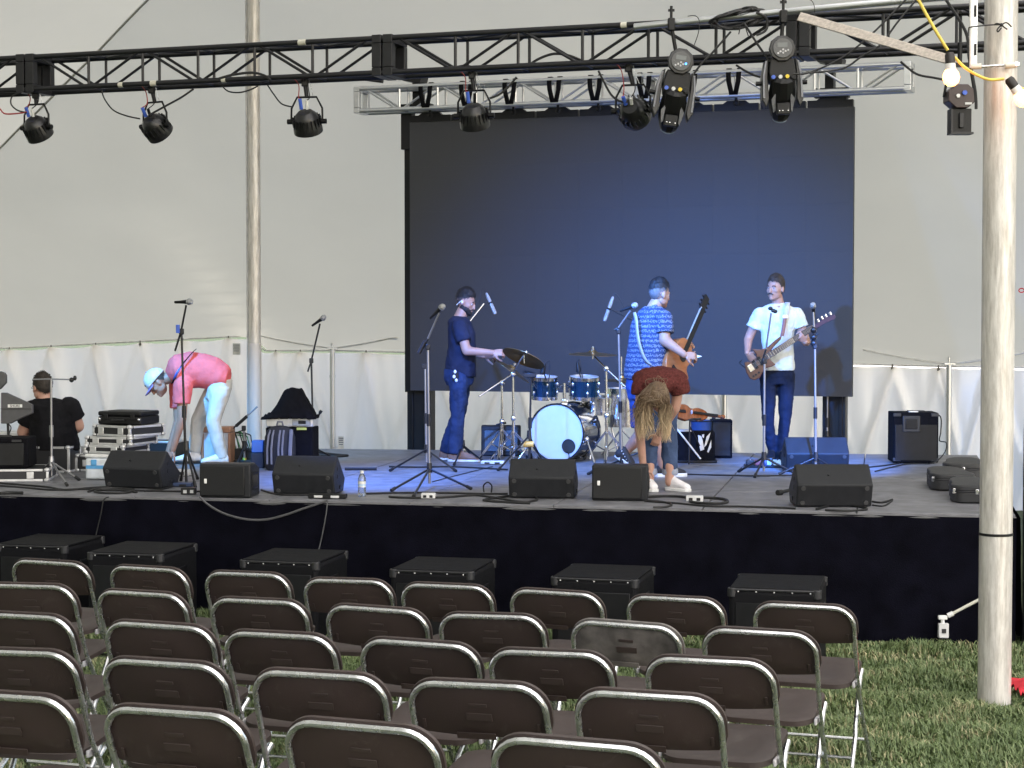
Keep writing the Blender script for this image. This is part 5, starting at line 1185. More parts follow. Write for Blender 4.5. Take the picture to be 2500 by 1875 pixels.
# violin resting on a stand
vc = P(*RV(470, 385), 17.3); t = thing('violin', 'brown violin resting on a low stand behind the bending woman', 'violin', vc - UP * 0.04)
def violin_outline(n=40, L=0.36):
    pts = []
    for i in range(n):
        a = 2 * math.pi * i / n; x = math.cos(a) * L / 2; w = 0.088 if x < 0 else 0.070
        waist = 1 - 0.34 * math.exp(-((x - 0.01) / 0.045) ** 2); pts.append((x, math.copysign(abs(math.sin(a)) ** 0.75, math.sin(a)) * w * waist))
    return pts
Mv = Matrix.Rotation(R(20), 3, 'Z') @ Matrix.Rotation(R(8), 3, 'Y') @ Matrix.Rotation(R(62), 3, 'X')
M_violin = mat('violin_varnish', (0.23, 0.065, 0.018), 0.22, var=0.3, scale=8, stretch=(8, 1, 1), coat=0.5)
ol = violin_outline(); mb = MB(); n = len(ol); vv = [Mv @ Vector((x, y, z)) + vc for z in (-0.02, 0.02) for x, y in ol]
mb.add(vv, [(i, (i + 1) % n, n + (i + 1) % n, n + i) for i in range(n)] + [tuple(range(n - 1, -1, -1)), tuple(range(n, 2 * n))]).build('body', M_violin, t, world=True, bevel=0.004)
def vb(name, c_, s_, m): return MB().box(vc + Mv @ Vector(c_), s_, Mv).build(name, m, t, world=True, bevel=0.003)
vb('neck', (0.24, 0, 0.018), (0.16, 0.024, 0.02), M_violin); vb('fingerboard', (0.15, 0, 0.034), (0.26, 0.026, 0.008), M_blackm); vb('scroll', (0.335, 0, 0.02), (0.04, 0.03, 0.035), M_violin)
vb('bridge', (0.0, 0, 0.035), (0.006, 0.04, 0.03), M_wood); vb('tailpiece', (-0.11, 0, 0.03), (0.10, 0.03, 0.008), M_blackm); vb('chin_rest', (-0.15, 0.045, 0.032), (0.06, 0.06, 0.014), M_blackm)
pb_ = Vector((vc.x, vc.y, DECK)); t = thing('violin_stand', 'thin white-legged stand under the violin', 'instrument stand', pb_)
rod('front_leg', P(*RV(222, 505), 17.2), P(*RV(612, 1000), 17.05), 0.009, M_silvercase, t); rod('upright', P(*RV(465, 480), 17.3), Vector((P(*RV(455, 480), 17.3).x, 17.3, DECK)), 0.008, M_stand, t)
rod('rear_leg', P(*RV(465, 560), 17.3), Vector((vc.x + 0.2, 17.6, DECK)), 0.008, M_stand, t); rod('cradle', P(*RV(400, 470), 17.25), P(*RV(620, 455), 17.25), 0.010, M_stand, t)
# ---- guitar cases at right
M_gcase = mat('guitar_case_shell', (0.028, 0.028, 0.030), 0.6, bump=0.25, bscale=150)
def gcase(label, px, rotz, L=1.05):
    p = D(*px); t = thing('guitar_case', label, 'instrument case', p, rotz, 'black instrument cases lying at the stage right')
    prof = []; N_ = 36
    for i in range(N_):
        a = 2 * math.pi * i / N_; x = math.cos(a); y = math.sin(a); u = (1 - x) / 2
        w = 0.19 * (1 - 0.45 * max(0, (1 - u) - 0.35) / 0.65 * 1.0) * (1 - 0.12 * math.exp(-((u - 0.55) / 0.12) ** 2)); prof.append((L / 2 * (1 + math.copysign(abs(x) ** 0.6, x)), w * math.copysign(abs(y) ** 0.38, y)))
    n = len(prof)
    for nm, z0, z1 in (('shell', 0.003, 0.087), ('lid', 0.090, 0.135)):
        mb = MB(); mb.add([Vector((x, y, z)) for z in (z0, z1) for x, y in prof], [(i, (i + 1) % n, n + (i + 1) % n, n + i) for i in range(n)] + [tuple(range(n - 1, -1, -1)), tuple(range(n, 2 * n))]); mb.build(nm, M_gcase, t, bevel=0.012, seg=3)
    mb = MB(); mb.tube([(x * 1.003, y * 1.003, 0.0885) for x, y in prof], 0.006, 6, closed=True); mb.build('valance_trim', M_corner, t)
    for i in (14, 18, 23): x, y = prof[i]; MB().box((x, y, 0.09), (0.03, 0.025, 0.04)).build('latch', M_chrome, t, bevel=0.004)
gcase('black instrument case nearest the stage edge beside the thick pole', (2385, 1230), R(82), 0.82); gcase('black instrument case with a silver latch behind the nearest case', (2330, 1199), R(84), 0.82); gcase('black instrument case half hidden at the back beside the thick pole', (2352, 1171), R(76), 0.8)
# ---- left-hand gear
M_case = mat('flight_case_laminate', (0.016, 0.016, 0.019), 0.5)
def flight_case(label, loc, size, rotz, name='flight_case', trim=M_silvercase, body=M_case, group=None, latches=2):
    t = thing(name, label, 'flight case', loc, rotz, group); w, d, h = size; e = 0.011
    MB().box((0, 0, h / 2), (w - 0.006, d - 0.006, h - 0.004)).build('body', body, t)
    for sx in (-1, 1):
        for sy in (-1, 1): MB().box((sx * (w / 2 - e), sy * (d / 2 - e), h / 2), (2 * e, 2 * e, h - 0.046)).build('corner_edge', trim, t, bevel=0.003)
        for z in (0.010, h - 0.010):
            MB().box((sx * (w / 2 - e), 0, z), (2 * e, d - 0.10, 0.02)).build('side_edge', trim, t, bevel=0.003); MB().box((0, sx * (d / 2 - e), z), (w - 0.10, 2 * e, 0.02)).build('front_edge', trim, t, bevel=0.003)
            for sy in (-1, 1): MB().ell((sx * (w / 2 - 0.018), sy * (d / 2 - 0.018), z), (0.028, 0.028, 0.021), nu=10, nv=6).build('ball_corner', trim, t)
    for k in range(latches):
        x = (k - (latches - 1) / 2) * w * 0.52; MB().box((x, -d / 2 - 0.003, h / 2), (0.06, 0.010, min(0.06, h * 0.62))).build('latch', trim, t, bevel=0.004)
    return t
q = D(*RT(215, 1352)); q.x -= 0.12
flight_case('low flight case with silver edges under the black amplifier at the far left', q + Vector((0, 0.25, 0)), (0.64, 0.5, 0.105), R(6))
t = thing('keyboard_amplifier', 'wide black amplifier on the low flight case at the far left', 'amplifier', q + Vector((-0.13, 0.25, 0.107)), R(4))
MB().box((0, 0, 0.13), (0.56, 0.36, 0.255)).build('cabinet', M_clothblk, t, bevel=0.01); MB().box((0, -0.184, 0.12), (0.48, 0.012, 0.19)).build('grille', M_blackm, t, bevel=0.004); MB().box((0.18, -0.186, 0.235), (0.08, 0.01, 0.02)).build('badge', M_corner, t); MB().box((0, 0, 0.264), (0.2, 0.04, 0.02)).build('handle', M_rubber, t, bevel=0.006)
q = D(*RT(530, 1262)); flight_case('black flight case with silver edges that the man in black sits on', q + Vector((0, 0.17, 0)), (0.34, 0.34, 0.235), R(-4), latches=0)
q = D(*RT(845, 1252)); flight_case('small black flight case with silver edge right of the seated man', q + Vector((0.02, 0.2, 0)), (0.20, 0.3, 0.15), R(-4), latches=1)
q = D(*RT(965, 1337)); t = thing('cooler_box', 'white and blue-lit cooler box under the flight case stack', 'cooler', q + Vector((0.10, 0.16, 0)), R(-8))
MB().box((0, 0, 0.095), (0.36, 0.28, 0.185)).build('body', mat('cooler_white', (0.72, 0.76, 0.80), 0.4), t, bevel=0.02, seg=3); MB().box((0, 0, 0.205), (0.37, 0.29, 0.035)).build('lid', M_white, t, bevel=0.012); MB().box((-0.10, -0.145, 0.15), (0.05, 0.012, 0.05)).build('latch', mat('cooler_blue', (0.10, 0.35, 0.65), 0.4), t, bevel=0.004); MB().box((0, -0.1405, 0.11), (0.34, 0.008, 0.03)).build('side_band', MATS['cooler_blue'], t)
base = q + Vector((0.15, 0.22, 0.226))
flight_case('bottom case of the flight case stack with two round silver latches', base + Vector((-0.01, 0.0, 0)), (0.40, 0.42, 0.072), R(-20), body=M_case)
flight_case('middle case of the flight case stack with bright silver edges', base + Vector((0.03, 0.01, 0.0725)), (0.46, 0.44, 0.072), R(-20))
flight_case('upper case of the flight case stack under the black hard case', base + Vector((0.09, 0.03, 0.145)), (0.44, 0.44, 0.095), R(-32))
t = thing('hard_case', 'black plastic hard case lying on top of the flight case stack', 'hard case', base + Vector((0.09, 0.03, 0.241)), R(-18))
MB().box((0, 0, 0.04), (0.42, 0.33, 0.072)).build('lower_shell', M_black, t, bevel=0.014, seg=3); MB().box((0, 0, 0.098), (0.42, 0.33, 0.04)).build('lid', M_black, t, bevel=0.014, seg=3); MB().box((0, 0, 0.118), (0.30, 0.20, 0.008)).build('lid_panel', M_black, t, bevel=0.003)
for sx in (-1, 1): MB().box((sx * 0.13, -0.168, 0.07), (0.045, 0.014, 0.05)).build('latch', M_black, t, bevel=0.005); MB().ell((sx * 0.19, -0.165, 0.05), 0.014, nu=8, nv=6).build('padlock_eye', M_chrome, t)
MB().tube([(-0.06, -0.165, 0.045), (-0.06, -0.19, 0.045), (0.06, -0.19, 0.045), (0.06, -0.165, 0.045)], 0.009, 6).build('handle', M_rubber, t)
q = D(*RT(1560, 1160)); flight_case('black rack case with white edges behind the left floor monitor', q + Vector((0.05, 0.25, 0)), (0.34, 0.3, 0.20), R(-12), latches=0, trim=M_silvercase)
# antennas
M_pad_ = mat('antenna_panel', (0.075, 0.075, 0.080), 0.5)
def antenna(label, pts, Y, writing):
    q = [P(*RT(a, b_), Y) for a, b_ in pts]; c = q[-1]; t = thing('paddle_antenna', label, 'antenna', Vector((c.x, c.y, DECK)), 0, 'paddle antennas on a stand at the far left'); n = len(q); mb = MB()
    mb.add(q + [x + Vector((0.01, 0.03, 0)) for x in q], [tuple(range(n)), tuple(range(2 * n - 1, n - 1, -1))] + [(i, n + i, n + (i + 1) % n, (i + 1) % n) for i in range(n)]); mb.build('panel', M_pad_, t, world=True, smooth=False, bevel=0.006)
    return t
YA = 15.9
t = antenna('dark grey paddle antenna with a white name plate at the left edge', [(8, 450), (60, 452), (322, 572), (322, 662), (205, 712), (100, 765), (6, 765)], YA, True)
MB().box((P(*RT(152, 585), YA - 0.006)), (145 / 4.1475 / FPX * YA, 0.006, 32 / 4.1475 / FPX * YA)).build('name_plate', M_white, t, world=True)
text_mesh('lettering', 'SHURE', 0.030, M_black, t, mw(t).inverted() @ (Matrix.Translation(P(*RT(152, 586), YA - 0.0105)) @ Matrix.Rotation(R(90), 4, 'X')))
MB().box(P(*RT(165, 615), YA - 0.005), (0.27, 0.008, 0.006)).build('ridge', M_corner, t, world=True)
rod('mast', P(*RT(80, 750), YA + 0.05), Vector((P(*RT(80, 750), YA).x, YA + 0.05, DECK)), 0.012, M_stand, t)
cable([P(*RT(60, 740), YA + 0.03), P(*RT(110, 800), YA), P(*RT(95, 860), YA), P(*RT(60, 940), YA)], 0.005, M_rubber, '', parent=t, name='antenna_cord')
t = antenna('second paddle antenna, mostly cut off by the left photo edge', [(-160, 250), (0, 235), (40, 250), (56, 275), (56, 352), (0, 412), (-160, 480)], YA + 0.3, False)
rod('mast', P(*RT(-90, 420), YA + 0.33), Vector((P(*RT(-90, 420), YA + .33).x, YA + 0.33, DECK)), 0.012, M_stand, t)
q = P(*RT(60, 930), 17.2); t = thing('side_table', 'low white-edged table behind the paddle antenna', 'table', Vector((q.x, q.y, DECK)))
MB().box((0.0, 0, 0.30), (0.5, 0.35, 0.03)).build('top', M_label, t, bevel=0.004)
for sx in (-1, 1):
    for sy in (-1, 1): rod('leg', (sx * 0.22, sy * 0.14, 0), (sx * 0.22, sy * 0.14, 0.29), 0.014, M_label, t, world=False)
MB().box((0.19, -0.02, 0.40), (0.05, 0.06, 0.17)).build('cup_stack', M_white, t, bevel=0.008)
# guitar amp with wooden frame
p = D(*RP(765, 1222)); t = thing('guitar_amplifier', 'small guitar amplifier with wooden frame and pale grille behind the bending man', 'amplifier', p, R(-5))
M_frame = mat('amp_frame_wood', (0.33, 0.17, 0.10), 0.5, var=0.2, stretch=(6, 1, 1)); M_gcl = mat('pale_grille_cloth', (0.50, 0.52, 0.58), 0.85, bump=0.3, bscale=200)
w, h = 0.285, 0.34
MB().box((0, 0.09, h / 2), (w - 0.04, 0.17, h - 0.05)).build('baffle', M_gcl, t, bevel=0.003)
for sx in (-1, 1): MB().box((sx * (w / 2 - 0.012), 0.09, h / 2 - 0.025), (0.024, 0.20, h - 0.052)).build('side_board', M_frame, t, bevel=0.005)
MB().box((0, 0.09, h - 0.02), (w, 0.20, 0.055)).build('top_board', M_frame, t, bevel=0.012, seg=3); MB().box((0, 0.09, 0.012), (w - 0.05, 0.2, 0.022)).build('bottom_board', M_frame, t, bevel=0.004)
# backpack, rack and cloth
p = D(*RX(650, 1185)); t = thing('backpack', 'black backpack with grey stripes leaning on the rack', 'backpack', p, R(-4))
M_bag = mat('backpack_nylon', (0.012, 0.012, 0.015), 0.8, var=0.3, bump=0.3, bscale=90); M_gst = mat('grey_webbing', (0.15, 0.15, 0.165), 0.75)
rg = [(0.0, 0.115, 0.09), (0.03, 0.14, 0.11), (0.18, 0.145, 0.12), (0.30, 0.14, 0.11), (0.36, 0.12, 0.09), (0.395, 0.08, 0.06), (0.405, 0.03, 0.03)]
MB().rings([(Vector((0, 0.12 + 0.03 * z, z)), Vector((a, 0, 0)), Vector((0, b_, 0))) for z, a, b_ in rg], n=24).build('body', M_bag, t)
for x in (-0.095, -0.055, 0.01, 0.045, 0.115):
    MB().tube([(x, 0.005 + 0.45 * x * x, 0.06), (x, -0.005 + 1.6 * x * x, 0.20), (x * 0.97 + 0.006, 0.02 + 1.8 * x * x, 0.32), (x * 0.9 + 0.01, 0.05 + 2.5 * x * x, 0.365)], 0.010 if abs(x) < .1 else 0.018, 6).build('stripe', M_gst, t)
MB().tube([(-0.03, 0.13, 0.40), (-0.02, 0.13, 0.44), (0.02, 0.13, 0.44), (0.03, 0.13, 0.40)], 0.010, 6).build('grab_handle', M_gst, t)
t = thing('equipment_rack', 'short black rack with grey unit behind the backpack', 'rack', p + Vector((0.09, 0.40, 0)), R(-5))
MB().box((0, 0, 0.19), (0.44, 0.30, 0.38)).build('cabinet', M_clothblk, t, bevel=0.01); MB().box((0.115, -0.155, 0.425), (0.17, 0.02, 0.055)).build('rack_unit', mat('grey_unit', (0.30, 0.31, 0.30), 0.45), t, bevel=0.004)
MB().box((0, 0, 0.425), (0.44, 0.28, 0.08)).build('top_case', M_silvercase, t, bevel=0.008); MB().box((0.12, -0.158, 0.37), (0.09, 0.012, 0.022)).build('tape_label', mat('lime_tape', (0.45, 0.50, 0.12), 0.6), t); MB().box((0.125, -0.166, 0.43), (0.07, 0.006, 0.03)).build('unit_window', M_blackm, t)
base_c = p + Vector((0.075, 0.38, 0.467))
def cloth_heap(name, label, cat, c, sx, sy, h, m, seed):
    mb = MB(); n = 30
    for j in range(n + 1):
        for i in range(n + 1):
            x = (i / n * 2 - 1); y = (j / n * 2 - 1); r_ = max(abs(x), abs(y))
            px_ = max(0, 1 - max(abs(x - 0.12) - 0.30, 0) / 0.55); z = h * min(1, px_ ** 1.2) * min(1, max(0, 1 - max(abs(y) - .35, 0) / .65) ** 0.8)
            z += 0.022 * noise.noise(Vector((x * 3, y * 3, seed))) + (0.03 * noise.noise(Vector((x * 7, y * 6, seed)))) * r_
            if r_ > 0.9: z -= 0.03
            mb.v.append((x * sx, y * sy, max(-0.03, z) + 0.03))
    mb.f += [(j * (n + 1) + i, j * (n + 1) + i + 1, (j + 1) * (n + 1) + i + 1, (j + 1) * (n + 1) + i) for j in range(n) for i in range(n)]
    o = mb.build(name, m, angle=60); o.location = c; sl_ = o.modifiers.new('thick', 'SOLIDIFY'); sl_.thickness = 0.012; return tag(o, label, cat)
cloth_heap('gear_cover', 'black cloth cover heaped over the rack behind the backpack', 'cover', base_c, 0.25, 0.19, 0.235, M_clothblk, 3)
p3 = D(*RX(935, 1030)); t = thing('gig_bag', 'soft dark bag slumped between the backpack and the microphone stand', 'bag', p3 + Vector((0, .12, 0)))
MB().rings([(Vector((0.0, 0, z)), Vector((a, 0, 0)), Vector((0, b_, 0))) for z, a, b_ in ((0, 0.10, 0.08), (0.05, 0.125, 0.09), (0.12, 0.09, 0.08), (0.18, 0.045, 0.05), (0.2, 0.02, 0.02))], n=18).build('body', mat('charcoal_nylon', (0.03, 0.03, 0.036), 0.8, bump=0.4, bscale=20), t); MB().tube([(0.03, -0.08, 0.08), (0.05, -0.10, 0.06), (0.04, -0.095, 0.03)], 0.008, 6).build('strap', M_blackm, t)
p4 = D(*RX(415, 1155)); t = thing('blue_bin', 'blue plastic bin on a dark box left of the backpack', 'bin', p4 + Vector((0, 0.1, 0)))
MB().box((0, 0, 0.07), (0.115, 0.16, 0.14)).build('dark_box', mat('navy_box', (0.012, 0.02, 0.05), 0.6), t, bevel=0.006); MB().prism([(-0.075, 0.142), (0.075, 0.142), (0.055, 0.255), (-0.05, 0.255)], -0.055, 0.055).build('bin', mat('blue_plastic', (0.03, 0.11, 0.42), 0.45), t, bevel=0.01)
# multicore box with green and white tails
p5 = D(*RX(250, 1090)); t = thing('stage_box', 'black stage box with green and white cable tails fanning out', 'stage box', p5 + Vector((0.0, 0.15, 0)))
MB().box((0.0, 0, 0.065), (0.19, 0.14, 0.125)).build('box', M_black, t, bevel=0.006); MB().box((0.0, -0.10, 0.012), (0.17, 0.10, 0.024)).build('foot_plate', M_corner, t, bevel=0.004)
M_green = mat('green_cord', (0.04, 0.22, 0.08), 0.5)
for k in range(12):
    rr = random.Random(k); x0 = -0.09 + k * 0.016; cable([t.location + Vector((x0, 0, 0.12)), t.location + Vector((x0 - 0.02, -0.03, 0.18 + rr.uniform(0, .06))), t.location + Vector((x0 - 0.05, 0, 0.22 + rr.uniform(0, 0.08))), t.location + Vector((-0.14, 0.02, 0.25 + rr.uniform(0, .03)))], 0.006, (M_green, M_white, M_rubber)[k % 3], '', parent=t, name='cable_tail')
# ---- pedals, boxes, cables on the deck
p = D(*R6(1290, 1362)); t = thing('pedalboard', 'bassist pedalboard with small effect pedals at his feet', 'pedalboard', p, R(-4))
MB().box((0, 0.08, 0.012), (0.36, 0.17, 0.02)).build('board', M_blackm, t, bevel=0.004)
for i, (x, cc) in enumerate(((-0.13, (0.02, 0.02, 0.022)), (-0.05, (0.25, 0.06, 0.06)), (0.03, (0.45, 0.46, 0.42)), (0.12, (0.55, 0.6, 0.5)))):
    pd = MB().box((x, 0.08, 0.045), (0.07, 0.12, 0.045)).build('pedal', mat('pedal_%d' % i, cc, 0.4), t, bevel=0.006); MB().cyl((x, 0.04, 0.067), (x, 0.04, 0.08), 0.009, n=10).build('foot_switch', M_chrome, pd)
def flat_box(label, px, size, m, rotz=0, name='junction_box', cat='box'):
    t = thing(name, label, cat, D(*px), rotz); MB().box((0, 0, size[2] / 2 + 0.003), size).build('housing', m, t, bevel=0.006)
    for k in (-1, 1): MB().box((k * size[0] * 0.22, -size[1] / 2 - 0.001, size[2] / 2), (size[0] * 0.22, 0.006, size[2] * 0.5)).build('socket', M_blackm if m is not M_black else M_label, t)
flat_box('white power box lying in the cable coil right of the woman', R6(818, 1590), (0.13, 0.08, 0.045), M_label, R(-6)); flat_box('pale box on the deck edge below the front microphone stand', R5(265, 1568), (0.11, 0.07, 0.04), M_label, R(-4))
flat_box('small black box at the stage edge beside the water bottle', (800, 1217), (0.30, 0.06, 0.035), M_black, R(-10)); flat_box('black direct box beside the left small speaker', RP(520, 1500), (0.12, 0.07, 0.05), M_black, R(4)); flat_box('flat effects unit on the deck in front of the bending man', RP(430, 1330), (0.22, 0.14, 0.05), M_silvercase, R(-10)); flat_box('blue-lit effects board beside the bending man\'s hands', RP(420, 1430), (0.26, 0.10, 0.03), mat('navy_board', (0.03, 0.05, 0.12), 0.5), R(-6))
flat_box('flat tray beside the drummer holding small cables', R5(700, 1335), (0.22, 0.12, 0.03), M_label, R(-6))
def dcable(v, pts, lab, r=0.008, m=M_rubber): return cable([D(*v(x, y), DECK + r * 0.9) for x, y in pts], r, m, lab)
dcable(RS, [(-30, 1262), (150, 1275), (330, 1290), (520, 1285), (640, 1292), (900, 1296), (1150, 1300), (1270, 1300)], 'long black cable along the deck edge from the left to the small speaker')
dcable(RS, [(-30, 1245), (130, 1258), (300, 1272), (420, 1290), (560, 1278), (700, 1270)], 'black cable lying just behind the long one at the left deck edge')
dcable(RS, [(0, 1312), (60, 1308), (145, 1310)], 'short black cable end at the far-left deck edge', 0.012)
dcable(RS, [(560, 1302), (620, 1284), (760, 1280), (850, 1290), (800, 1308), (660, 1310), (600, 1300), (680, 1288), (800, 1295), (870, 1305)], 'flat coil of black cable in front of the left floor monitor', 0.009)
dcable(RS, [(1660, 1290), (1760, 1318), (1900, 1322), (2060, 1320), (2200, 1330)], 'black cable in front of the floor monitor by the backpack')
dcable(R5, [(0, 1555), (120, 1562), (350, 1560), (560, 1545), (640, 1550), (760, 1568), (900, 1590), (1000, 1575), (960, 1550), (860, 1545), (700, 1565), (640, 1580), (800, 1592), (950, 1600)], 'black cable coiled at the stage edge below the kick drum', 0.009)
dcable(R5, [(-200, 1535), (100, 1528), (400, 1530), (620, 1535), (800, 1535)], 'straight black cable across the deck behind the coil', 0.008)
cable([D(*R5(640, 1530)) + UP * 0.01, P(*R5(638, 1480), 14.4), P(*R5(665, 1458), 14.4), P(*R5(692, 1480), 14.42), D(*R5(690, 1532)) + UP * 0.01], 0.006, M_rubber, 'small upright loop of black cable at the stage edge')
dcable(R5, [(0, 1352), (200, 1355), (400, 1352), (600, 1360), (800, 1372)], 'black cable crossing the deck at the drummer feet'); dcable(R5, [(290, 1455), (420, 1420), (600, 1375), (700, 1350)], 'thin cable running diagonally from the front stand to the drums', 0.004)
dcable(R6, [(470, 1560), (620, 1552), (760, 1560), (800, 1590), (900, 1600), (1000, 1600), (1042, 1585), (990, 1568), (880, 1562)], 'ring of black cable round the white power box', 0.011)
dcable(R6, [(480, 1585), (700, 1600), (900, 1618), (1150, 1622), (1400, 1630), (1500, 1635)], 'black cable along the right deck edge towards the front floor monitor', 0.008)
dcable(R6, [(500, 1582), (600, 1590), (660, 1605), (640, 1622), (540, 1628)], 'short curled cable behind the right small speaker', 0.008)
dcable(R6, [(700, 1402), (900, 1408), (1100, 1412), (1240, 1415), (1500, 1412)], 'long black cable crossing the deck in front of the bassist', 0.007)
dcable(R6, [(1640, 1640), (1760, 1612), (1900, 1618), (1980, 1640), (1850, 1650), (1700, 1645)], 'loops of black cable in front of the right floor monitor', 0.009)
dcable(R6, [(1840, 1375), (1960, 1360), (2100, 1345), (2200, 1330)], 'black cable running right from the blue-lit floor monitor', 0.007)
dcable(R7, [(545, 1480), (600, 1485), (660, 1468)], 'short cable with plug lying right of the front floor monitor', 0.008); dcable(R7, [(545, 1500), (610, 1505), (660, 1475)], 'second short cable curling right of the front floor monitor', 0.006)
t = thing('stand_counterweight', 'short black rod poking out left of the right floor monitor', 'rod', D(*R6(1390, 1545))); rod('rod', D(*R6(1385, 1545)) + UP * .02, D(*R6(1520, 1525)) + UP * .03, 0.014, M_rubber, t); rod('tip', D(*R6(1378, 1546)) + UP * .02, D(*R6(1405, 1543)) + UP * .02, 0.022, M_rubber, t)
dcable(RX, [(1100, 965), (1250, 985), (1400, 1000), (1460, 1005), (1300, 1015), (1150, 1005)], 'black cable heap on the deck behind the left floor monitor', 0.012); dcable(RX, [(1430, 1160), (1600, 1160), (1800, 1160)], 'black pole lying on the deck near the water bottle', 0.014)
dcable(RP, [(120, 1470), (200, 1462), (300, 1450), (400, 1420), (480, 1400), (560, 1420)], 'tangled cable on the deck in front of the bending man', 0.008)
# cables draped over the skirt
def FEp(px, py, out=0.085):
    d = ray(px, py); n_ = -perp; o = F0 + n_ * out; k = (o - Vector((0, 0, CAMZ))).dot(n_) / d.dot(n_); return Vector((0, 0, CAMZ)) + d * k
RE = view(0, 1050, 3.16)
cable([FEp(*RE(1540, 512)), FEp(*RE(1600, 570)), FEp(*RE(1720, 640)), FEp(*RE(1880, 685)), FEp(*RE(2040, 692)), FEp(*RE(2200, 655)), FEp(740, 1242), FEp(800, 1222, 0.06)], 0.009, mat('grey_cable', (0.08, 0.08, 0.085), 0.5), 'grey cable drooping in an arc over the black skirt')
cable([FEp(*RE(840, 515)), FEp(*RE(800, 540)), FEp(*RE(780, 640)), FEp(*RE(745, 790)), FEp(*RE(725, 880), 0.10)], 0.005, M_rubber, 'thin cable hanging down the skirt to the second subwoofer', name='cable')
cable([FEp(800, 1222, 0.07), FEp(796, 1255), FEp(790, 1290), FEp(780, 1335), FEp(775, 1350, 0.10)], 0.005, MATS['grey_cable'], 'thin cable hanging down the skirt to the third subwoofer')
# ---- right edge: outlet box on a strap, side stair rail, red sheet
t = thing('outlet_box', 'grey outlet box hanging from a rod against the black skirt', 'outlet box', FEp(*R8(648, 980), 0.12))
bx = FEp(*R8(648, 940), 0.12); MB().box(bx, (0.072, 0.04, 0.105)).build('box', M_label, t, world=True, bevel=0.006); MB().box(bx + Vector((0.0, -0.022, 0.0)), (0.03, 0.006, 0.03)).build('cover', M_corner, t, world=True)
rod('hanger', FEp(*R8(645, 905), 0.12), FEp(*R8(645, 875), 0.12), 0.014, M_white, t); MB().box(FEp(*R8(645, 872), 0.12), (0.065, 0.03, 0.03)).build('clamp', M_white, t, world=True, bevel=0.006); rod('rod', FEp(*R8(680, 860), 0.12), FEp(*R8(900, 745), 0.12), 0.011, M_tape, t); rod('rod_sleeve', FEp(*R8(672, 863), 0.12), FEp(*R8(700, 850), 0.12), 0.018, M_white, t)
p = F1 + fd * 0.075 + perp * 0.02; p.z = gz(p.x, p.y)
t = thing('stage_stair_frame', 'black handrail and stair frame beyond the thick pole at the right edge', 'stairs', p)
for dy, x0 in ((0.0, 0.0), (0.55, 0.05)):
    a = p + fd * x0 + perp * dy
    MB().tube(smooth_path([a, a + UP * 1.75, a + UP * 1.98 + fd * 0.08, a + UP * 1.9 + fd * 0.35, a + UP * 1.5 + fd * 0.8]), 0.024, 10).build('handrail', M_stand, t, world=True)
    MB().tube([a + UP * 1.7, a + UP * 1.62 + fd * 0.3, a + UP * 1.2 + fd * 0.8], 0.020, 8).build('mid_rail', M_stand, t, world=True)
for k in range(4): MB().box(p + fd * (0.32 + 0.22 * k) + perp * 0.28 + UP * (0.8 - 0.2 * k), (0.24, 0.55, 0.04), Matrix((fd, perp, UP)).transposed()).build('tread', M_blackm, t, world=True, bevel=0.004)
MB().box(p + fd * 0.30 + perp * 0.1 + UP * 1.05, (0.30, 0.30, 0.34)).build('equipment_box', M_black, t, world=True, bevel=0.01)
rod('brace', p - perp * 0.12 + UP * 1.15 - fd * 0.02, p - perp * 0.12 + UP * 0.72 + fd * 0.05, 0.014, M_alu, t); rod('clamp', p - perp * 0.10 + UP * 1.42 + fd * 0.0, p - perp * 0.10 + UP * 1.42 + fd * 0.14, 0.035, M_alu, t); rod('leg_brace', p - perp * 0.15 + UP * 0.5 - fd * 0.02, p - perp * 0.15 + UP * 0.0 + fd * 0.3, 0.018, M_stand, t); rod('leg_brace', p - perp * 0.15 + UP * 0.5 + fd * 0.25, p - perp * 0.15 + UP * 0.0 - fd * 0.05, 0.018, M_stand, t)
for k in range(5): rod('cable_drop', p + fd * (0.02 + 0.04 * k) - perp * 0.08 + UP * 0.72, p + fd * (0.04 + 0.05 * k) - perp * 0.1 + UP * 0.02, 0.009, M_rubber, t)
rc_ = G(2520, 1712); rc_.z = gz(rc_.x, rc_.y) + 0.02; mb = MB(); n = 16
for j in range(n + 1):
    for i in range(n + 1): x = i / n * 0.9 - 0.10; y = j / n * 0.5 - 0.25; mb.v.append((x, y, 0.05 + 0.08 * max(0, 1 - abs(y) * 4) * min(1, (x + .12) * 6) + 0.02 * math.sin(y * 60 + x * 8)))
mb.f += [(j * (n + 1) + i, j * (n + 1) + i + 1, (j + 1) * (n + 1) + i + 1, (j + 1) * (n + 1) + i) for j in range(n) for i in range(n)]
o = mb.build('red_sheet', mat('red_fabric', (0.55, 0.02, 0.035), 0.7), angle=80); o.location = rc_; tag(o, 'crumpled red sheet on the grass behind the thick pole', 'sheet')
c = P(2494, 709, 20.0); MB().tube([Vector((0.03 * math.cos(a), 0, 0.022 * math.sin(a))) for a in [i * math.pi / 8 for i in range(16)]], 0.006, 6, closed=True).build('red_ring', MATS['red_fabric']).location = c
tag(bpy.data.objects['red_ring'], 'small red ring on the canopy at the right photo edge', 'ring')
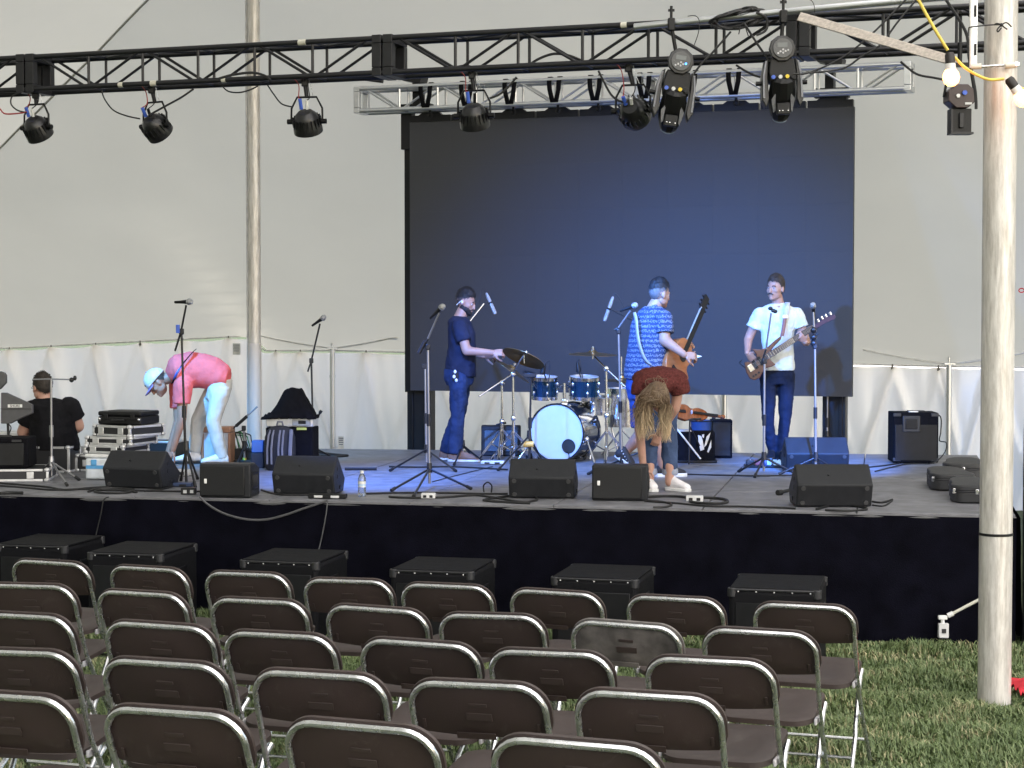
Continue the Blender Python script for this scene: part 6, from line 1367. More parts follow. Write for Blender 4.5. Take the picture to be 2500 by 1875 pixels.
# printed tags on the tent wall
def wall_tag(label, v, x0, y0, x1, y1, dark):
    a, b = v(x0, y0), v(x1, y1); w = wall_at((a[0] + b[0]) / 2) - N * 0.22; pa, pb2 = P(*a, w.y), P(*b, w.y); c = (pa + pb2) / 2
    t = thing('wall_tag', label, 'tag', c); Mx = Matrix((U, N, UP)).transposed(); W, H = abs(pb2.x - pa.x), abs(pb2.z - pa.z)
    MB().box(c, (W, 0.006, H), Mx).build('card', M_label if dark else M_white, t, world=True); 
    for k in range(4): MB().box(c - N * 0.005 + UP * (H * (0.34 - 0.17 * k)), (W * (0.8 - 0.12 * (k % 2)), 0.004, H * 0.07), Mx).build('print_line', mat('grey_print', (0.20, 0.22, 0.27), 0.6), t, world=True)
wall_tag('grey printed tag on the white wall left of the slim tent pole', RP, 912, 140, 988, 243, True); wall_tag('white card with dark print at the foot of the left side pole', RX, 1352, 782, 1425, 925, False)
# ================================================================== PEOPLE
TEXC = bpy.data.textures.new('cloth_folds', 'CLOUDS'); TEXC.noise_scale = 0.15
TEXF = bpy.data.textures.new('cloth_creases', 'CLOUDS'); TEXF.noise_scale = 0.05
def remesh(mb, vox, smooth=4, fold=0.0, crease=0.0):
    me = mb.mesh('tmp'); fix_normals(me); o = bpy.data.objects.new('tmp', me); COL.objects.link(o)
    r = o.modifiers.new('r', 'REMESH'); r.mode = 'VOXEL'; r.voxel_size = vox
    s = o.modifiers.new('s', 'SMOOTH'); s.factor = 0.5; s.iterations = smooth
    for tex, amt in ((TEXC, fold), (TEXF, crease)):
        if amt:
            d = o.modifiers.new('d', 'DISPLACE'); d.texture = tex; d.strength = amt; d.mid_level = 0.5; d.texture_coords = 'LOCAL'
    dg = bpy.context.evaluated_depsgraph_get(); dg.update()
    out = bpy.data.meshes.new_from_object(o.evaluated_get(dg))
    bpy.data.objects.remove(o)
    v = [0.0] * (len(out.vertices) * 3); out.vertices.foreach_get('co', v)
    V = [(v[i], v[i + 1], v[i + 2]) for i in range(0, len(v), 3)]; Fc = [tuple(p.vertices) for p in out.polygons]
    bpy.data.meshes.remove(out); r_ = MB(); r_.add(V, Fc); return r_
def limb(mb, pts, rad, flat=1.0, side=None, cap0=True, cap1=True):
    """chain of rounded cones; flat squashes along the side vector"""
    pts = [Vector(p) for p in pts]
    for i in range(len(pts) - 1):
        p, q = pts[i], pts[i + 1]; ax = (q - p).normalized()
        a = (side - ax * side.dot(ax)).normalized() if side is not None else ax.orthogonal().normalized(); b = ax.cross(a)
        mb.rings([(p, a * rad[i], b * (rad[i] * flat)), (p.lerp(q, .5), a * ((rad[i] + rad[i + 1]) / 2), b * ((rad[i] + rad[i + 1]) / 2 * flat)), (q, a * rad[i + 1], b * (rad[i + 1] * flat))], n=14)
        if i > 0 or cap0: mb.ell(p, (rad[i] * .99,) * 3, nu=12, nv=8) if flat == 1.0 else mb.ell(p, (rad[i] * .99, rad[i] * flat * .99, rad[i] * min(1, flat) * .99), Matrix((a, b, ax)).transposed(), nu=12, nv=8)
    if cap1: mb.ell(pts[-1], (rad[-1] * .99,) * 3, nu=12, nv=8)
def hand(wrist, d, palm_n, curl=0.6, thumb=1, sc=1.0):
    """palm + four bent fingers of different length + thumb from the side of the palm"""
    d = Vector(d).normalized(); palm_n = Vector(palm_n); palm_n = (palm_n - d * palm_n.dot(d)).normalized(); s = d.cross(palm_n) * thumb; w = Vector(wrist)
    mb = MB(); L = 0.092 * sc
    mb.rings([(w - d * 0.02, s * 0.026 * sc, palm_n * 0.020 * sc), (w + d * 0.015, s * 0.030 * sc, palm_n * 0.018 * sc), (w + d * L * 0.55, s * 0.040 * sc, palm_n * 0.016 * sc), (w + d * L, s * 0.041 * sc, palm_n * 0.013 * sc)], n=16)
    for k, (off, ln) in enumerate(((0.030, 0.072), (0.010, 0.080), (-0.010, 0.074), (-0.030, 0.058))):
        p = w + d * (L * 0.93) + s * (off * sc); dr = d.copy(); pts = [p]; ang = 0
        for seg, fr in enumerate((0.45, 0.32, 0.26)):
            ang += curl * (0.75, 0.95, 0.7)[seg]; dr = d * math.cos(ang) + palm_n * math.sin(ang); p = p + dr * (ln * fr * sc); pts.append(p)
        limb(mb, pts, [0.0092 * sc, 0.0088 * sc, 0.008 * sc, 0.0068 * sc])
    p = w + d * (L * 0.28) + s * (0.032 * sc); t1 = (d * 0.55 + s * 0.75 + palm_n * 0.35).normalized(); t2 = (d * 0.9 + s * 0.15 + palm_n * (0.3 + curl * .5)).normalized()
    limb(mb, [p, p + t1 * 0.038 * sc, p + t1 * 0.038 * sc + t2 * 0.030 * sc, p + t1 * 0.038 * sc + t2 * 0.056 * sc], [0.014 * sc, 0.011 * sc, 0.010 * sc, 0.008 * sc])
    return remesh(mb, 0.0045, 2)
def head_mesh(c, fwd, up, s=1.0):
    """skull, jaw, nose, brow, lips, ears; c = head centre (eye level), 0.235 m tall"""
    f = Vector(fwd).normalized(); u = Vector(up); u = (u - f * u.dot(f)).normalized(); r = f.cross(u); c = Vector(c)
    Mx = Matrix((r, f, u)).transposed(); L = lambda x, y, z: c + (r * x + f * y + u * z) * s
    mb = MB(); e = lambda p, rad, rot=None: mb.ell(L(*p), [a * s for a in rad], Mx @ rot if rot is not None else Mx, nu=18, nv=12)
    e((0, -0.012, 0.028), (0.076, 0.094, 0.090)); e((0, 0.018, -0.010), (0.067, 0.072, 0.086)); e((0, 0.030, -0.056), (0.054, 0.058, 0.058)); e((0, 0.050, -0.078), (0.036, 0.034, 0.034))
    e((0, 0.072, -0.092), (0.024, 0.022, 0.020)); e((0, 0.078, 0.020), (0.046, 0.016, 0.013))
    e((0, 0.094, -0.018), (0.011, 0.018, 0.026)); e((0, 0.104, -0.034), (0.015, 0.014, 0.011)); e((0, 0.085, -0.062), (0.024, 0.012, 0.007)); e((0, 0.083, -0.073), (0.021, 0.012, 0.008))
    for sg in (-1, 1):
        e((sg * 0.076, -0.010, -0.008), (0.010, 0.020, 0.032)); e((sg * 0.038, 0.050, -0.022), (0.026, 0.027, 0.026)); e((sg * 0.044, 0.014, -0.056), (0.019, 0.046, 0.036))
    return remesh(mb, 0.0055, 5), L, Mx
def flat_patch_eyes(parent, L, s=1.0, col=(0.05, 0.035, 0.03)):
    M_eye = mat('eye_white', (0.42, 0.40, 0.40), 0.3); M_iris = mat('eye_iris', (0.05, 0.04, 0.035), 0.2)
    for sg in (-1, 1):
        ey = MB().ell(L(sg * 0.031, 0.0730, 0.002), 0.0105 * s, nu=12, nv=8).build('eye', M_eye, parent, world=True); MB().ell(L(sg * 0.031, 0.0800, 0.001), 0.0050 * s, nu=10, nv=6).build('iris', M_iris, ey, world=True)
        MB().tube([L(sg * 0.014, 0.089, 0.020), L(sg * 0.032, 0.090, 0.025), L(sg * 0.052, 0.080, 0.021)], 0.0042 * s, 6).build('eyebrow', mat('brow_hair', col, 0.8), parent, world=True)
def hair_cap(L, Mx, s, front=0.062, low=-0.035, thick=1.0, top=0.0, seed=1, ear=0.015, locks=420):
    """short hair: shell over the skull, cut along a hairline, ruffled"""
    mb = MB(); nu, nv = 40, 20; rx, ry, rz = 0.083 * thick, 0.102 * thick, 0.100 * thick + top
    for j in range(nv + 1):
        for i in range(nu):
            th = 2 * math.pi * i / nu; dirx, diry = math.sin(th), math.cos(th)
            deg_ = math.degrees(math.acos(max(-1, min(1, diry)))); tab = ((0, front), (32, front + 0.007), (52, front - 0.008), (66, ear + 0.022), (82, ear - 0.012), (100, ear - 0.004), (122, low + 0.02), (180, low)); zlow = low
            for (d0_, z0_), (d1_, z1_) in zip(tab, tab[1:]):
                if d0_ <= deg_ <= d1_: zlow = z0_ + (z1_ - z0_) * (deg_ - d0_) / (d1_ - d0_); break
            zlow += 0.010 * noise.noise(Vector((th * 2.6, seed, 0))) + 0.006 * noise.noise(Vector((th * 9, seed, 3)))
            ph_max = math.acos(max(-1, min(1, (zlow - 0.028) / rz))); ph = ph_max * j / nv
            jit = 1 + 0.035 * noise.noise(Vector((dirx * 9 * math.sin(ph), diry * 9, ph * 7 + seed))) + 0.03 * noise.noise(Vector((dirx * 22, diry * 22 * math.sin(ph), ph * 15 + seed)))
            fade = 1 - 0.06 * (j / nv) ** 2
            mb.v.append(tuple(L(rx * math.sin(ph) * dirx * jit * fade, -0.012 + ry * math.sin(ph) * diry * jit * fade, 0.028 + rz * math.cos(ph) * jit)))
    for j in range(nv):
        for i in range(nu): mb.f.append((j * nu + i, j * nu + (i + 1) % nu, (j + 1) * nu + (i + 1) % nu, (j + 1) * nu + i))
    rg_ = random.Random(seed); o0_ = L(0, -0.012, 0.028)
    for k in range(locks):
        j = int(nv * math.sqrt(rg_.random()) * 0.999) + 1; i = rg_.randrange(nu); p = Vector(mb.v[j * nu + i]); n_ = (p - o0_).normalized()
        cd = (L(rg_.uniform(-.6, .6), -0.9 if j < nv * .8 else -0.2, 0.25 if j < nv * .6 else -0.8) - L(0, 0, 0)).normalized(); td = (cd - n_ * cd.dot(n_)).normalized()
        ln = rg_.uniform(0.018, 0.034) * (1.0 if j < nv * .7 else 0.55); w_ = td.cross(n_) * rg_.uniform(0.002, 0.004)
        a_ = p - n_ * 0.002; b_ = p + n_ * 0.006 + td * ln * .55; c_ = p + n_ * rg_.uniform(0.002, 0.008) + td * ln
        mb.add([a_ - w_, a_ + w_, b_ - w_ * .8, b_ + w_ * .8, c_, a_ - n_ * .004], [(0, 1, 3, 2), (2, 3, 4), (0, 2, 5), (1, 5, 3)])
    return mb
def mskin(name, col):
    m = mat(name, col, 0.5, var=0.10, scale=9, bump=0.05, bscale=300); b = m.node_tree.nodes['Principled BSDF']; b.inputs['Subsurface Weight'].default_value = 0.12; b.inputs['Subsurface Radius'].default_value = (0.02, 0.008, 0.005); return m
def mcloth(name, col, var=0.14, bump=0.35):
    if name in MATS: return MATS[name]
    m = mat(name, col, 0.88, var=var, scale=9, bump=bump, bscale=60, spec=0.15, detail=7); t = m.node_tree; b = t.nodes['Principled BSDF']; old = b.inputs['Normal'].links[0].from_socket
    tc = t.nodes.new('ShaderNodeTexCoord'); mp = t.nodes.new('ShaderNodeMapping'); mp.inputs['Scale'].default_value = (1, 1, 0.55); mp.inputs['Rotation'].default_value = (0.3, 0.5, 0.2); n = t.nodes.new('ShaderNodeTexNoise'); n.noise_type = 'RIDGED_MULTIFRACTAL'; n.inputs['Scale'].default_value = 9; n.inputs['Detail'].default_value = 3; n.inputs['Distortion'].default_value = 0.8
    t.links.new(tc.outputs['Object'], mp.inputs[0]); t.links.new(mp.outputs[0], n.inputs['Vector']); bp = t.nodes.new('ShaderNodeBump'); bp.inputs['Strength'].default_value = 0.55; bp.inputs['Distance'].default_value = 0.016; t.links.new(n.outputs[0], bp.inputs['Height']); t.links.new(old, bp.inputs['Normal']); t.links.new(bp.outputs[0], b.inputs['Normal']); return m
SK1 = mskin('skin_light', (0.42, 0.235, 0.17)); SK2 = mskin('skin_tan', (0.36, 0.195, 0.135)); SK3 = mskin('skin_fair', (0.48, 0.275, 0.21))
def join(*mbs):
    r = MB()
    for m in mbs: r.add(m.v, m.f)
    return r
def smooth_build(mb, name, m, parent, angle=180): return mb.build(name, m, parent, world=True, angle=angle)
def shoe(mb, heel, toe, sc=1.0):
    heel, toe = Vector(heel), Vector(toe); f = (toe - heel); L = f.length; f.normalize(); s = f.cross(UP).normalized(); u = s.cross(f)
    rg = []
    for a, w, h in ((0.0, 0.026, 0.03), (0.08, 0.034, 0.05), (0.28, 0.037, 0.055), (0.5, 0.040, 0.042), (0.75, 0.046, 0.03), (0.92, 0.040, 0.024), (1.0, 0.022, 0.015)):
        rg.append((heel + f * (L * a) + u * (h * sc), s * (w * sc), u * (h * sc)))
    mb.rings(rg, n=16)
def sole(heel, toe, m, parent, th=0.022, sc=1.0):
    heel, toe = Vector(heel), Vector(toe); f = toe - heel; L = f.length; f.normalize(); s = f.cross(UP).normalized(); u = s.cross(f); pts = []
    for a, w in ((-0.02, 0.02), (0.04, 0.034), (0.3, 0.038), (0.55, 0.042), (0.78, 0.048), (0.94, 0.040), (1.02, 0.02)): pts.append((a, w))
    out = [(a, w) for a, w in pts] + [(a, -w) for a, w in reversed(pts)]; n = len(out); mb = MB()
    mb.add([heel + f * (L * a) + s * (w * sc) + u * z for z in (0.0, th) for a, w in out], [(i, (i + 1) % n, n + (i + 1) % n, n + i) for i in range(n)] + [tuple(range(n - 1, -1, -1)), tuple(range(n, 2 * n))]); return mb.build('sole', m, parent, world=True, bevel=0.005)
def frame(v, Y): return lambda x, y, dy=0.0: P(*v(x, y), Y + dy)
def torso(mb, rings_, n=24):   # rings: centre, width-vector, depth-vector
    mb.rings(rings_, n=n)
# ------------------------------------------------------------------ bassist
Yb = 17.65; J = frame(RB, Yb); foot = P(*RB(390, 1300), Yb); dz = DECK - foot.z
J = lambda x, y, dy=0.0: P(*RB(x, y), Yb + dy) + UP * dz
pr = thing('person', 'man in a pale t-shirt and dark jeans playing the bass guitar', 'person', Vector((foot.x, foot.y, DECK)))
fw = Vector((-0.62, -0.78, 0.0)); X = Vector((1, 0, 0)); Yv = Vector((0, 1, 0))
hc = J(383, 172, -0.02); hm, L, Mx = head_mesh(hc, fw, (0.03, 0, 1), 1.0)
sR, eR, wR = J(278, 338, 0.02), J(205, 505, 0.06), J(200, 592, -0.17)
sL, eL, wL = J(522, 338, 0.02), J(583, 520, 0.02), J(578, 520, -0.20)
body = MB(); limb(body, [J(402, 285, 0.02), J(392, 225, 0.0)], [0.060, 0.055]); 
torso(body, [(J(395, 285, 0.01), X * 0.10, Yv * 0.07), (J(398, 330, 0.02), X * 0.17, Yv * 0.10), (J(395, 480, 0.02), X * 0.15, Yv * 0.10), (J(390, 690, 0.02), X * 0.14, Yv * 0.10)])
limb(body, [sR, eR, wR], [0.052, 0.043, 0.028]); limb(body, [sL, eL, wL], [0.052, 0.044, 0.029])
bodym = remesh(body, 0.010, 3)
hR = hand(wR, (0.45, -0.1, -0.55), (0.45, 0.75, 0.1), 0.55, 1); hL = hand(wL, (-0.50, -0.35, 0.42), (-0.2, 0.55, 0.5), 1.05, -1)
bo = smooth_build(join(bodym, hm, hR, hL), 'body', SK1, pr)
flat_patch_eyes(bo, L)
smooth_build(hair_cap(L, Mx, 1, 0.068, -0.055, 1.0, 0.020, 3, 0.012), 'hair', mat('brown_hair', (0.035, 0.024, 0.018), 0.6, var=0.4, scale=40, bump=0.6, bscale=150), pr)
MB().tube([L(-0.030, 0.090, -0.058), L(-0.014, 0.100, -0.051), L(0, 0.103, -0.050), L(0.014, 0.100, -0.051), L(0.030, 0.090, -0.058)], 0.0058, 6).build('moustache', MATS['brow_hair'], bo, world=True)
sh = MB(); torso(sh, [(J(400, 268, 0.015), X * 0.075, Yv * 0.068), (J(398, 285, 0.02), X * 0.125, Yv * 0.085), (J(398, 312, 0.02), X * 0.185, Yv * 0.108), (J(397, 370, 0.02), X * 0.187, Yv * 0.122), (J(398, 470, 0.02), X * 0.160, Yv * 0.118), (J(400, 560, 0.015), X * 0.152, Yv * 0.116), (J(400, 640, 0.015), X * 0.158, Yv * 0.118), (J(400, 706, 0.015), X * 0.166, Yv * 0.122)])
limb(sh, [sR, sR.lerp(eR, .54)], [0.066, 0.074], cap1=False); limb(sh, [sL, sL.lerp(eL, .48)], [0.066, 0.075], cap1=False)
M_tee = mcloth('pale_tee', (0.66, 0.70, 0.68)); smooth_build(remesh(sh, 0.010, 3, 0.022, 0.012), 'shirt', M_tee, pr)
jn = MB(); hipR, hipL = J(338, 735, 0.02), J(452, 735, 0.02)
torso(jn, [(J(393, 690, 0.02), X * 0.158, Yv * 0.112), (J(393, 740, 0.02), X * 0.165, Yv * 0.118), (J(393, 800, 0.02), X * 0.155, Yv * 0.11)])
kR, kL, aR, aL = J(333, 1010, -0.03), J(447, 1010, -0.02), J(362, 1245, 0.05), J(418, 1245, 0.02)
limb(jn, [hipR, kR, aR], [0.092, 0.062, 0.045], cap1=False); limb(jn, [hipL, kL, aL], [0.092, 0.062, 0.047], cap1=False)
M_djean = mcloth('dark_jeans', (0.010, 0.014, 0.030), 0.35); smooth_build(remesh(jn, 0.010, 3, 0.02, 0.014), 'jeans', M_djean, pr)
for k, (a, dx) in enumerate(((aR, -0.05), (aL, 0.04))):
    sm = MB(); h0 = Vector((a.x, a.y + 0.06, DECK + 0.012)); t0 = h0 + Vector((dx, -0.27, 0)); shoe(sm, h0, t0); limb(sm, [a + UP * 0.05, a - UP * 0.06], [0.046, 0.05]); s_ = smooth_build(remesh(sm, 0.009, 2), 'boot', mat('black_leather', (0.012, 0.012, 0.014), 0.35), pr); sole(h0 - UP * 0.012, t0 - UP * 0.012, M_rubber, s_)
# bass guitar (held, a thing of its own)
Yg = Yb - 0.235; Q = lambda x, y, dy=0.0: P(*RB(x, y), Yg + dy) + UP * dz
bt = thing('bass_guitar', 'brown wood bass guitar held by the man in the pale shirt', 'bass guitar', Q(250, 770))
M_bass = mat('bass_walnut', (0.10, 0.034, 0.02), 0.3, var=0.3, scale=8, coat=0.4, stretch=(3, 1, 1))
out = [(180, 655), (205, 648), (240, 660), (262, 640), (255, 600), (228, 566), (290, 570), (330, 555), (380, 510), (428, 474), (418, 505), (380, 545), (352, 580), (345, 610), (350, 640), (385, 668), (360, 682), (325, 690), (300, 720), (280, 755), (245, 772), (215, 760), (190, 715)]
def extr(pts, y0, y1, name, m, parent, bevel=0.006):
    n = len(pts); mb = MB(); mb.add([Q(x, y, d_) for d_ in (y0, y1) for x, y in pts], [(i, (i + 1) % n, n + (i + 1) % n, n + i) for i in range(n)] + [tuple(range(n - 1, -1, -1)), tuple(range(n, 2 * n))]); return mb.build(name, m, parent, world=True, bevel=bevel, seg=2)
bdy = extr(out, 0.0, 0.045, 'body', M_bass, bt, 0.008)
a, b = Q(335, 612), Q(630, 425); d_ = (b - a).normalized(); u_ = d_.cross(Yv).normalized(); Mn = Matrix((d_, Yv, u_)).transposed()
def along(p, q, w, th, off, name, m, parent): return MB().box((p + q) / 2 + Yv * off, ((q - p).length, th, w), Mn).build(name, m, parent, world=True, bevel=0.002)
along(a, b, 0.055, 0.022, 0.01, 'neck', M_bass, bt); fb = along(Q(320, 622), b, 0.056, 0.008, -0.006, 'fingerboard', mat('rosewood', (0.05, 0.028, 0.02), 0.5), bt)
for k in range(14): p_ = Q(335, 612).lerp(b, 1 - 0.94 ** k * 1.0) if k else a; MB().box(p_ - Yv * 0.0115, (0.003, 0.003, 0.054), Mn).build('fret', M_chrome, fb, world=True)
hs_ = [(625, 418), (660, 395), (700, 365), (765, 342), (778, 355), (770, 372), (715, 395), (665, 425), (638, 440)]; hst = extr(hs_, 0.005, 0.025, 'headstock', mat('dark_headstock', (0.045, 0.02, 0.05), 0.35), bt, 0.003)
for x, y in ((665, 390), (690, 372), (715, 358), (745, 344)): MB().cyl(Q(x, y, 0.01), Q(x - 8, y - 18, 0.01), 0.012, n=8).build('tuner', M_chrome, hst, world=True)
for x, y in ((285, 645), (250, 668)): MB().box(Q(x, y, -0.004), (0.09, 0.012, 0.03), Mn @ Matrix.Rotation(R(90), 3, 'Y')).build('pickup', M_blackm, bt, world=True, bevel=0.002)
MB().box(Q(222, 690, -0.004), (0.05, 0.014, 0.07), Mn).build('bridge', M_chrome, bt, world=True, bevel=0.003)
for k in range(4): rod('string', Q(218, 690, -0.012) + u_ * (0.018 - k * 0.012), Q(640, 418, -0.012) + u_ * (0.015 - k * 0.010), 0.0012, M_chrome, bt, n=5)
for x, y in ((255, 735), (275, 720), (240, 745)): MB().cyl(Q(x, y, -0.014), Q(x, y, 0.0), 0.010, n=10).build('knob', M_blackm, bt, world=True)
M_strap = mat('strap_leather', (0.22, 0.10, 0.08), 0.6); M_strap2 = mat('strap_fabric', (0.50, 0.50, 0.52), 0.8)
def ribbon(pts, w, sidev, name, m, parent, th=0.004):
    mb = MB(); n = len(pts)
    for p in pts: mb.v += [tuple(Vector(p) - sidev * w), tuple(Vector(p) + sidev * w)]
    mb.f += [(2 * i, 2 * i + 1, 2 * i + 3, 2 * i + 2) for i in range(n - 1)]; o = mb.build(name, m, parent, world=True, angle=180); s_ = o.modifiers.new('t', 'SOLIDIFY'); s_.thickness = th; s_.offset = 0; return o
ribbon(smooth_path([J(463, 262, -0.02), J(458, 292, -0.105), J(448, 350, -0.125)]), 0.024, X, 'strap', M_strap2, bt); ribbon(smooth_path([J(446, 350, -0.13), J(438, 420, -0.155), J(426, 482, -0.2)]), 0.018, X, 'strap', M_strap, bt); MB().box(J(446, 355, -0.135), (0.055, 0.012, 0.035)).build('buckle', M_silvercase, bt, world=True, bevel=0.003)
cable([Q(200, 700, 0.02), Q(150, 660, 0.03), Q(165, 640, 0.1)], 0.004, M_rubber, '', parent=bt, name='jack_lead')
# ------------------------------------------------------------------ drummer
Yd = 17.7; fo = P(*RD(350, 1482), Yd); dzd = DECK - fo.z
J = lambda x, y, dy=0.0: P(*RD(x, y), Yd + dy) + UP * dzd
pr = thing('person', 'bearded man in navy t-shirt and jeans reaching for a cymbal', 'person', Vector((fo.x, fo.y, DECK)))
fw = Vector((0.93, -0.20, -0.30)); hc = J(452, 198, 0.05); hm, L, Mx = head_mesh(hc, fw, (0.22, 0, 1), 0.98)
X = Vector((1, 0, 0)); Yv = Vector((0, 1, 0))
sN, eN, wN = J(408, 392, -0.15), J(462, 592, -0.22), J(672, 606, -0.20)
sF, eF, wF = J(425, 385, 0.20), J(480, 600, 0.24), J(598, 632, 0.16)
body = MB(); limb(body, [J(402, 330, 0.03), J(432, 262, 0.04)], [0.060, 0.055])
torso(body, [(J(405, 340, 0.02), X * 0.07, Yv * 0.09), (J(405, 400, 0.02), X * 0.095, Yv * 0.165), (J(420, 560, 0.02), X * 0.09, Yv * 0.14), (J(405, 720, 0.02), X * 0.1, Yv * 0.15)])
limb(body, [sN, eN, wN], [0.052, 0.046, 0.029]); limb(body, [sF, eF, wF], [0.052, 0.046, 0.029])
h1 = hand(wN, (1, 0.0, 0.02), (0.0, 0.75, -0.5), 1.0, -1); h2 = hand(wF, (1, -0.1, 0.0), (0.0, -0.6, -0.6), 0.9, 1)
bo = smooth_build(join(remesh(body, 0.010, 3), hm, h1, h2), 'body', SK1, pr); flat_patch_eyes(bo, L)
M_dhair = mat('black_hair', (0.010, 0.008, 0.008), 0.55, var=0.4, scale=40, bump=0.6, bscale=150)
smooth_build(hair_cap(L, Mx, 1, 0.070, 0.01, 1.03, 0.026, 8, 0.050), 'hair', M_dhair, pr); smooth_build(hair_cap(L, Mx, 1, 0.07, -0.06, 0.955, 0.0, 9, 0.005, 0), 'shaved_hair', mat('dark_stubble', (0.07, 0.05, 0.042), 0.75, var=0.3, scale=70), pr)
be = MB()
for p_, r_ in (((0, 0.044, -0.086), (0.050, 0.052, 0.036)), ((0, 0.076, -0.094), (0.030, 0.026, 0.026)), ((0.046, 0.018, -0.062), (0.022, 0.052, 0.036)), ((-0.046, 0.018, -0.062), (0.022, 0.052, 0.036)), ((0.056, -0.008, -0.028), (0.014, 0.014, 0.034)), ((-0.056, -0.008, -0.028), (0.014, 0.014, 0.034)), ((0.028, 0.066, -0.066), (0.016, 0.018, 0.016)), ((-0.028, 0.066, -0.066), (0.016, 0.018, 0.016)), ((0, 0.090, -0.053), (0.026, 0.012, 0.007))): be.ell(L(*p_), r_, Mx, nu=14, nv=9)
smooth_build(remesh(be, 0.007, 2, 0.004), 'beard', M_dhair, pr)
MB().tube(smooth_path([L(0.082, -0.02, 0.01), L(0.084, -0.04, -0.02), L(0.075, -0.06, -0.05)]), 0.004, 6).build('ear_monitor', M_white, pr, world=True); MB().ell(L(0.082, -0.015, -0.005), (0.012, 0.012, 0.016), nu=10, nv=8).build('ear_monitor', M_white, pr, world=True)
sh = MB(); torso(sh, [(J(404, 308, 0.03), X * 0.062, Yv * 0.070), (J(402, 325, 0.03), X * 0.082, Yv * 0.13), (J(404, 358, 0.02), X * 0.112, Yv * 0.185), (J(418, 440, 0.02), X * 0.138, Yv * 0.185), (J(424, 560, 0.02), X * 0.136, Yv * 0.168), (J(416, 660, 0.02), X * 0.142, Yv * 0.165), (J(412, 740, 0.02), X * 0.150, Yv * 0.17), (J(450, 800, 0.02), X * 0.105, Yv * 0.15)])
limb(sh, [sN, sN.lerp(eN, .60)], [0.075, 0.072], cap1=False); limb(sh, [sF, sF.lerp(eF, .6)], [0.075, 0.072], cap1=False)
smooth_build(remesh(sh, 0.010, 3, 0.024, 0.014), 'shirt', mcloth('navy_tee', (0.018, 0.022, 0.045), 0.3), pr)
jn = MB(); torso(jn, [(J(398, 735, 0.02), X * 0.142, Yv * 0.155), (J(398, 800, 0.02), X * 0.145, Yv * 0.16), (J(405, 870, 0.02), X * 0.125, Yv * 0.15)])
hN, hF = J(395, 830, -0.09), J(420, 830, 0.10); kN, aN, kF, aF = J(392, 1100, -0.08), J(365, 1425, -0.08), J(400, 1090, 0.12), J(292, 1415, 0.12)
limb(jn, [hN, kN, aN], [0.098, 0.072, 0.070], cap1=False); limb(jn, [hF, kF, aF], [0.095, 0.070, 0.068], cap1=False)
smooth_build(remesh(jn, 0.010, 3, 0.024, 0.016), 'jeans', mcloth('blue_jeans', (0.020, 0.034, 0.085), 0.3), pr)
for a, dx in ((aN, 0.30), (aF, 0.27)):
    sm = MB(); h0 = Vector((a.x - 0.06, a.y, DECK + 0.014)); t0 = h0 + Vector((dx, -0.05, 0)); shoe(sm, h0, t0); limb(sm, [a + UP * 0.02, a - UP * 0.05], [0.045, 0.05]); s_ = smooth_build(remesh(sm, 0.009, 2), 'shoe', mat('tan_suede', (0.22, 0.13, 0.09), 0.8), pr); sole(h0 - UP * 0.014, t0 - UP * 0.014, M_white, s_)
MB().box(J(372, 800, -0.17), (0.06, 0.03, 0.09)).build('belt_pack', M_blackm, pr, world=True, bevel=0.008)
for x, y in ((360, 800), (378, 830), (368, 760)): MB().ell(J(x, y, -0.185), (0.014, 0.008, 0.018), nu=8, nv=6).build('belt_clip', M_white, pr, world=True)
# ------------------------------------------------------------------ guitarist in the blue shirt
Yq = 15.9; fo = P(*RG(540, 1478), Yq); dzg = DECK - fo.z
J = lambda x, y, dy=0.0: P(*RG(x, y), Yq + dy) + UP * dzg
pr = thing('person', 'man in a patterned blue shirt seen from behind with a guitar', 'person', Vector((fo.x - .15, fo.y, DECK)))
fw = Vector((0.80, 0.58, -0.12)); hc = J(458, 198, 0.02); hm, L, Mx = head_mesh(hc, fw, (0.05, 0, 1), 1.0)
bk = Vector((0.86, -0.38, 0)).normalized() * -1; SD = Vector((0.62, -0.78, 0)).normalized(); FD = Vector((0.78, 0.62, 0)).normalized()   # SD: towards his right arm
sR, eR, wR = J(486, 372, -0.13), J(492, 520, -0.16), J(632, 622, -0.20)
sL, eL, wL = J(345, 372, 0.14), J(420, 540, 0.32), J(610, 590, 0.34)
body = MB(); limb(body, [J(405, 320, 0.02), J(440, 255, 0.02)], [0.064, 0.060])
torso(body, [(J(405, 330, 0.01), SD * 0.15, FD * 0.08), (J(395, 500, 0.01), SD * 0.15, FD * 0.11), (J(360, 760, 0.01), SD * 0.14, FD * 0.11)])
limb(body, [sR, eR, wR], [0.055, 0.052, 0.031]); limb(body, [sL, eL, wL], [0.055, 0.05, 0.031])
kR, aR, kL, aL = J(425, 1120, 0.02), J(480, 1405, 0.02), J(330, 1175, 0.06), J(222, 1300, 0.14)
limb(body, [J(400, 900, 0.0), kR, kR.lerp(aR, .4), aR], [0.088, 0.058, 0.056, 0.036]); limb(body, [J(330, 900, 0.04), kL, kL.lerp(aL, .4), aL], [0.088, 0.058, 0.056, 0.036])
h1 = hand(wR, (0.95, 0.15, -0.12), (0.1, 0.7, -0.5), 0.9, -1); h2 = hand(wL, (0.7, 0, 0.5), (0.3, -.7, 0), 1.0, 1)
bo = smooth_build(join(remesh(body, 0.010, 3), hm, h1, h2), 'body', SK2, pr); flat_patch_eyes(bo, L)
smooth_build(hair_cap(L, Mx, 1, 0.072, 0.03, 1.02, 0.018, 5, 0.058), 'hair', mat('dark_top_hair', (0.012, 0.011, 0.012), 0.6, var=0.4, scale=40, bump=0.6, bscale=150), pr)
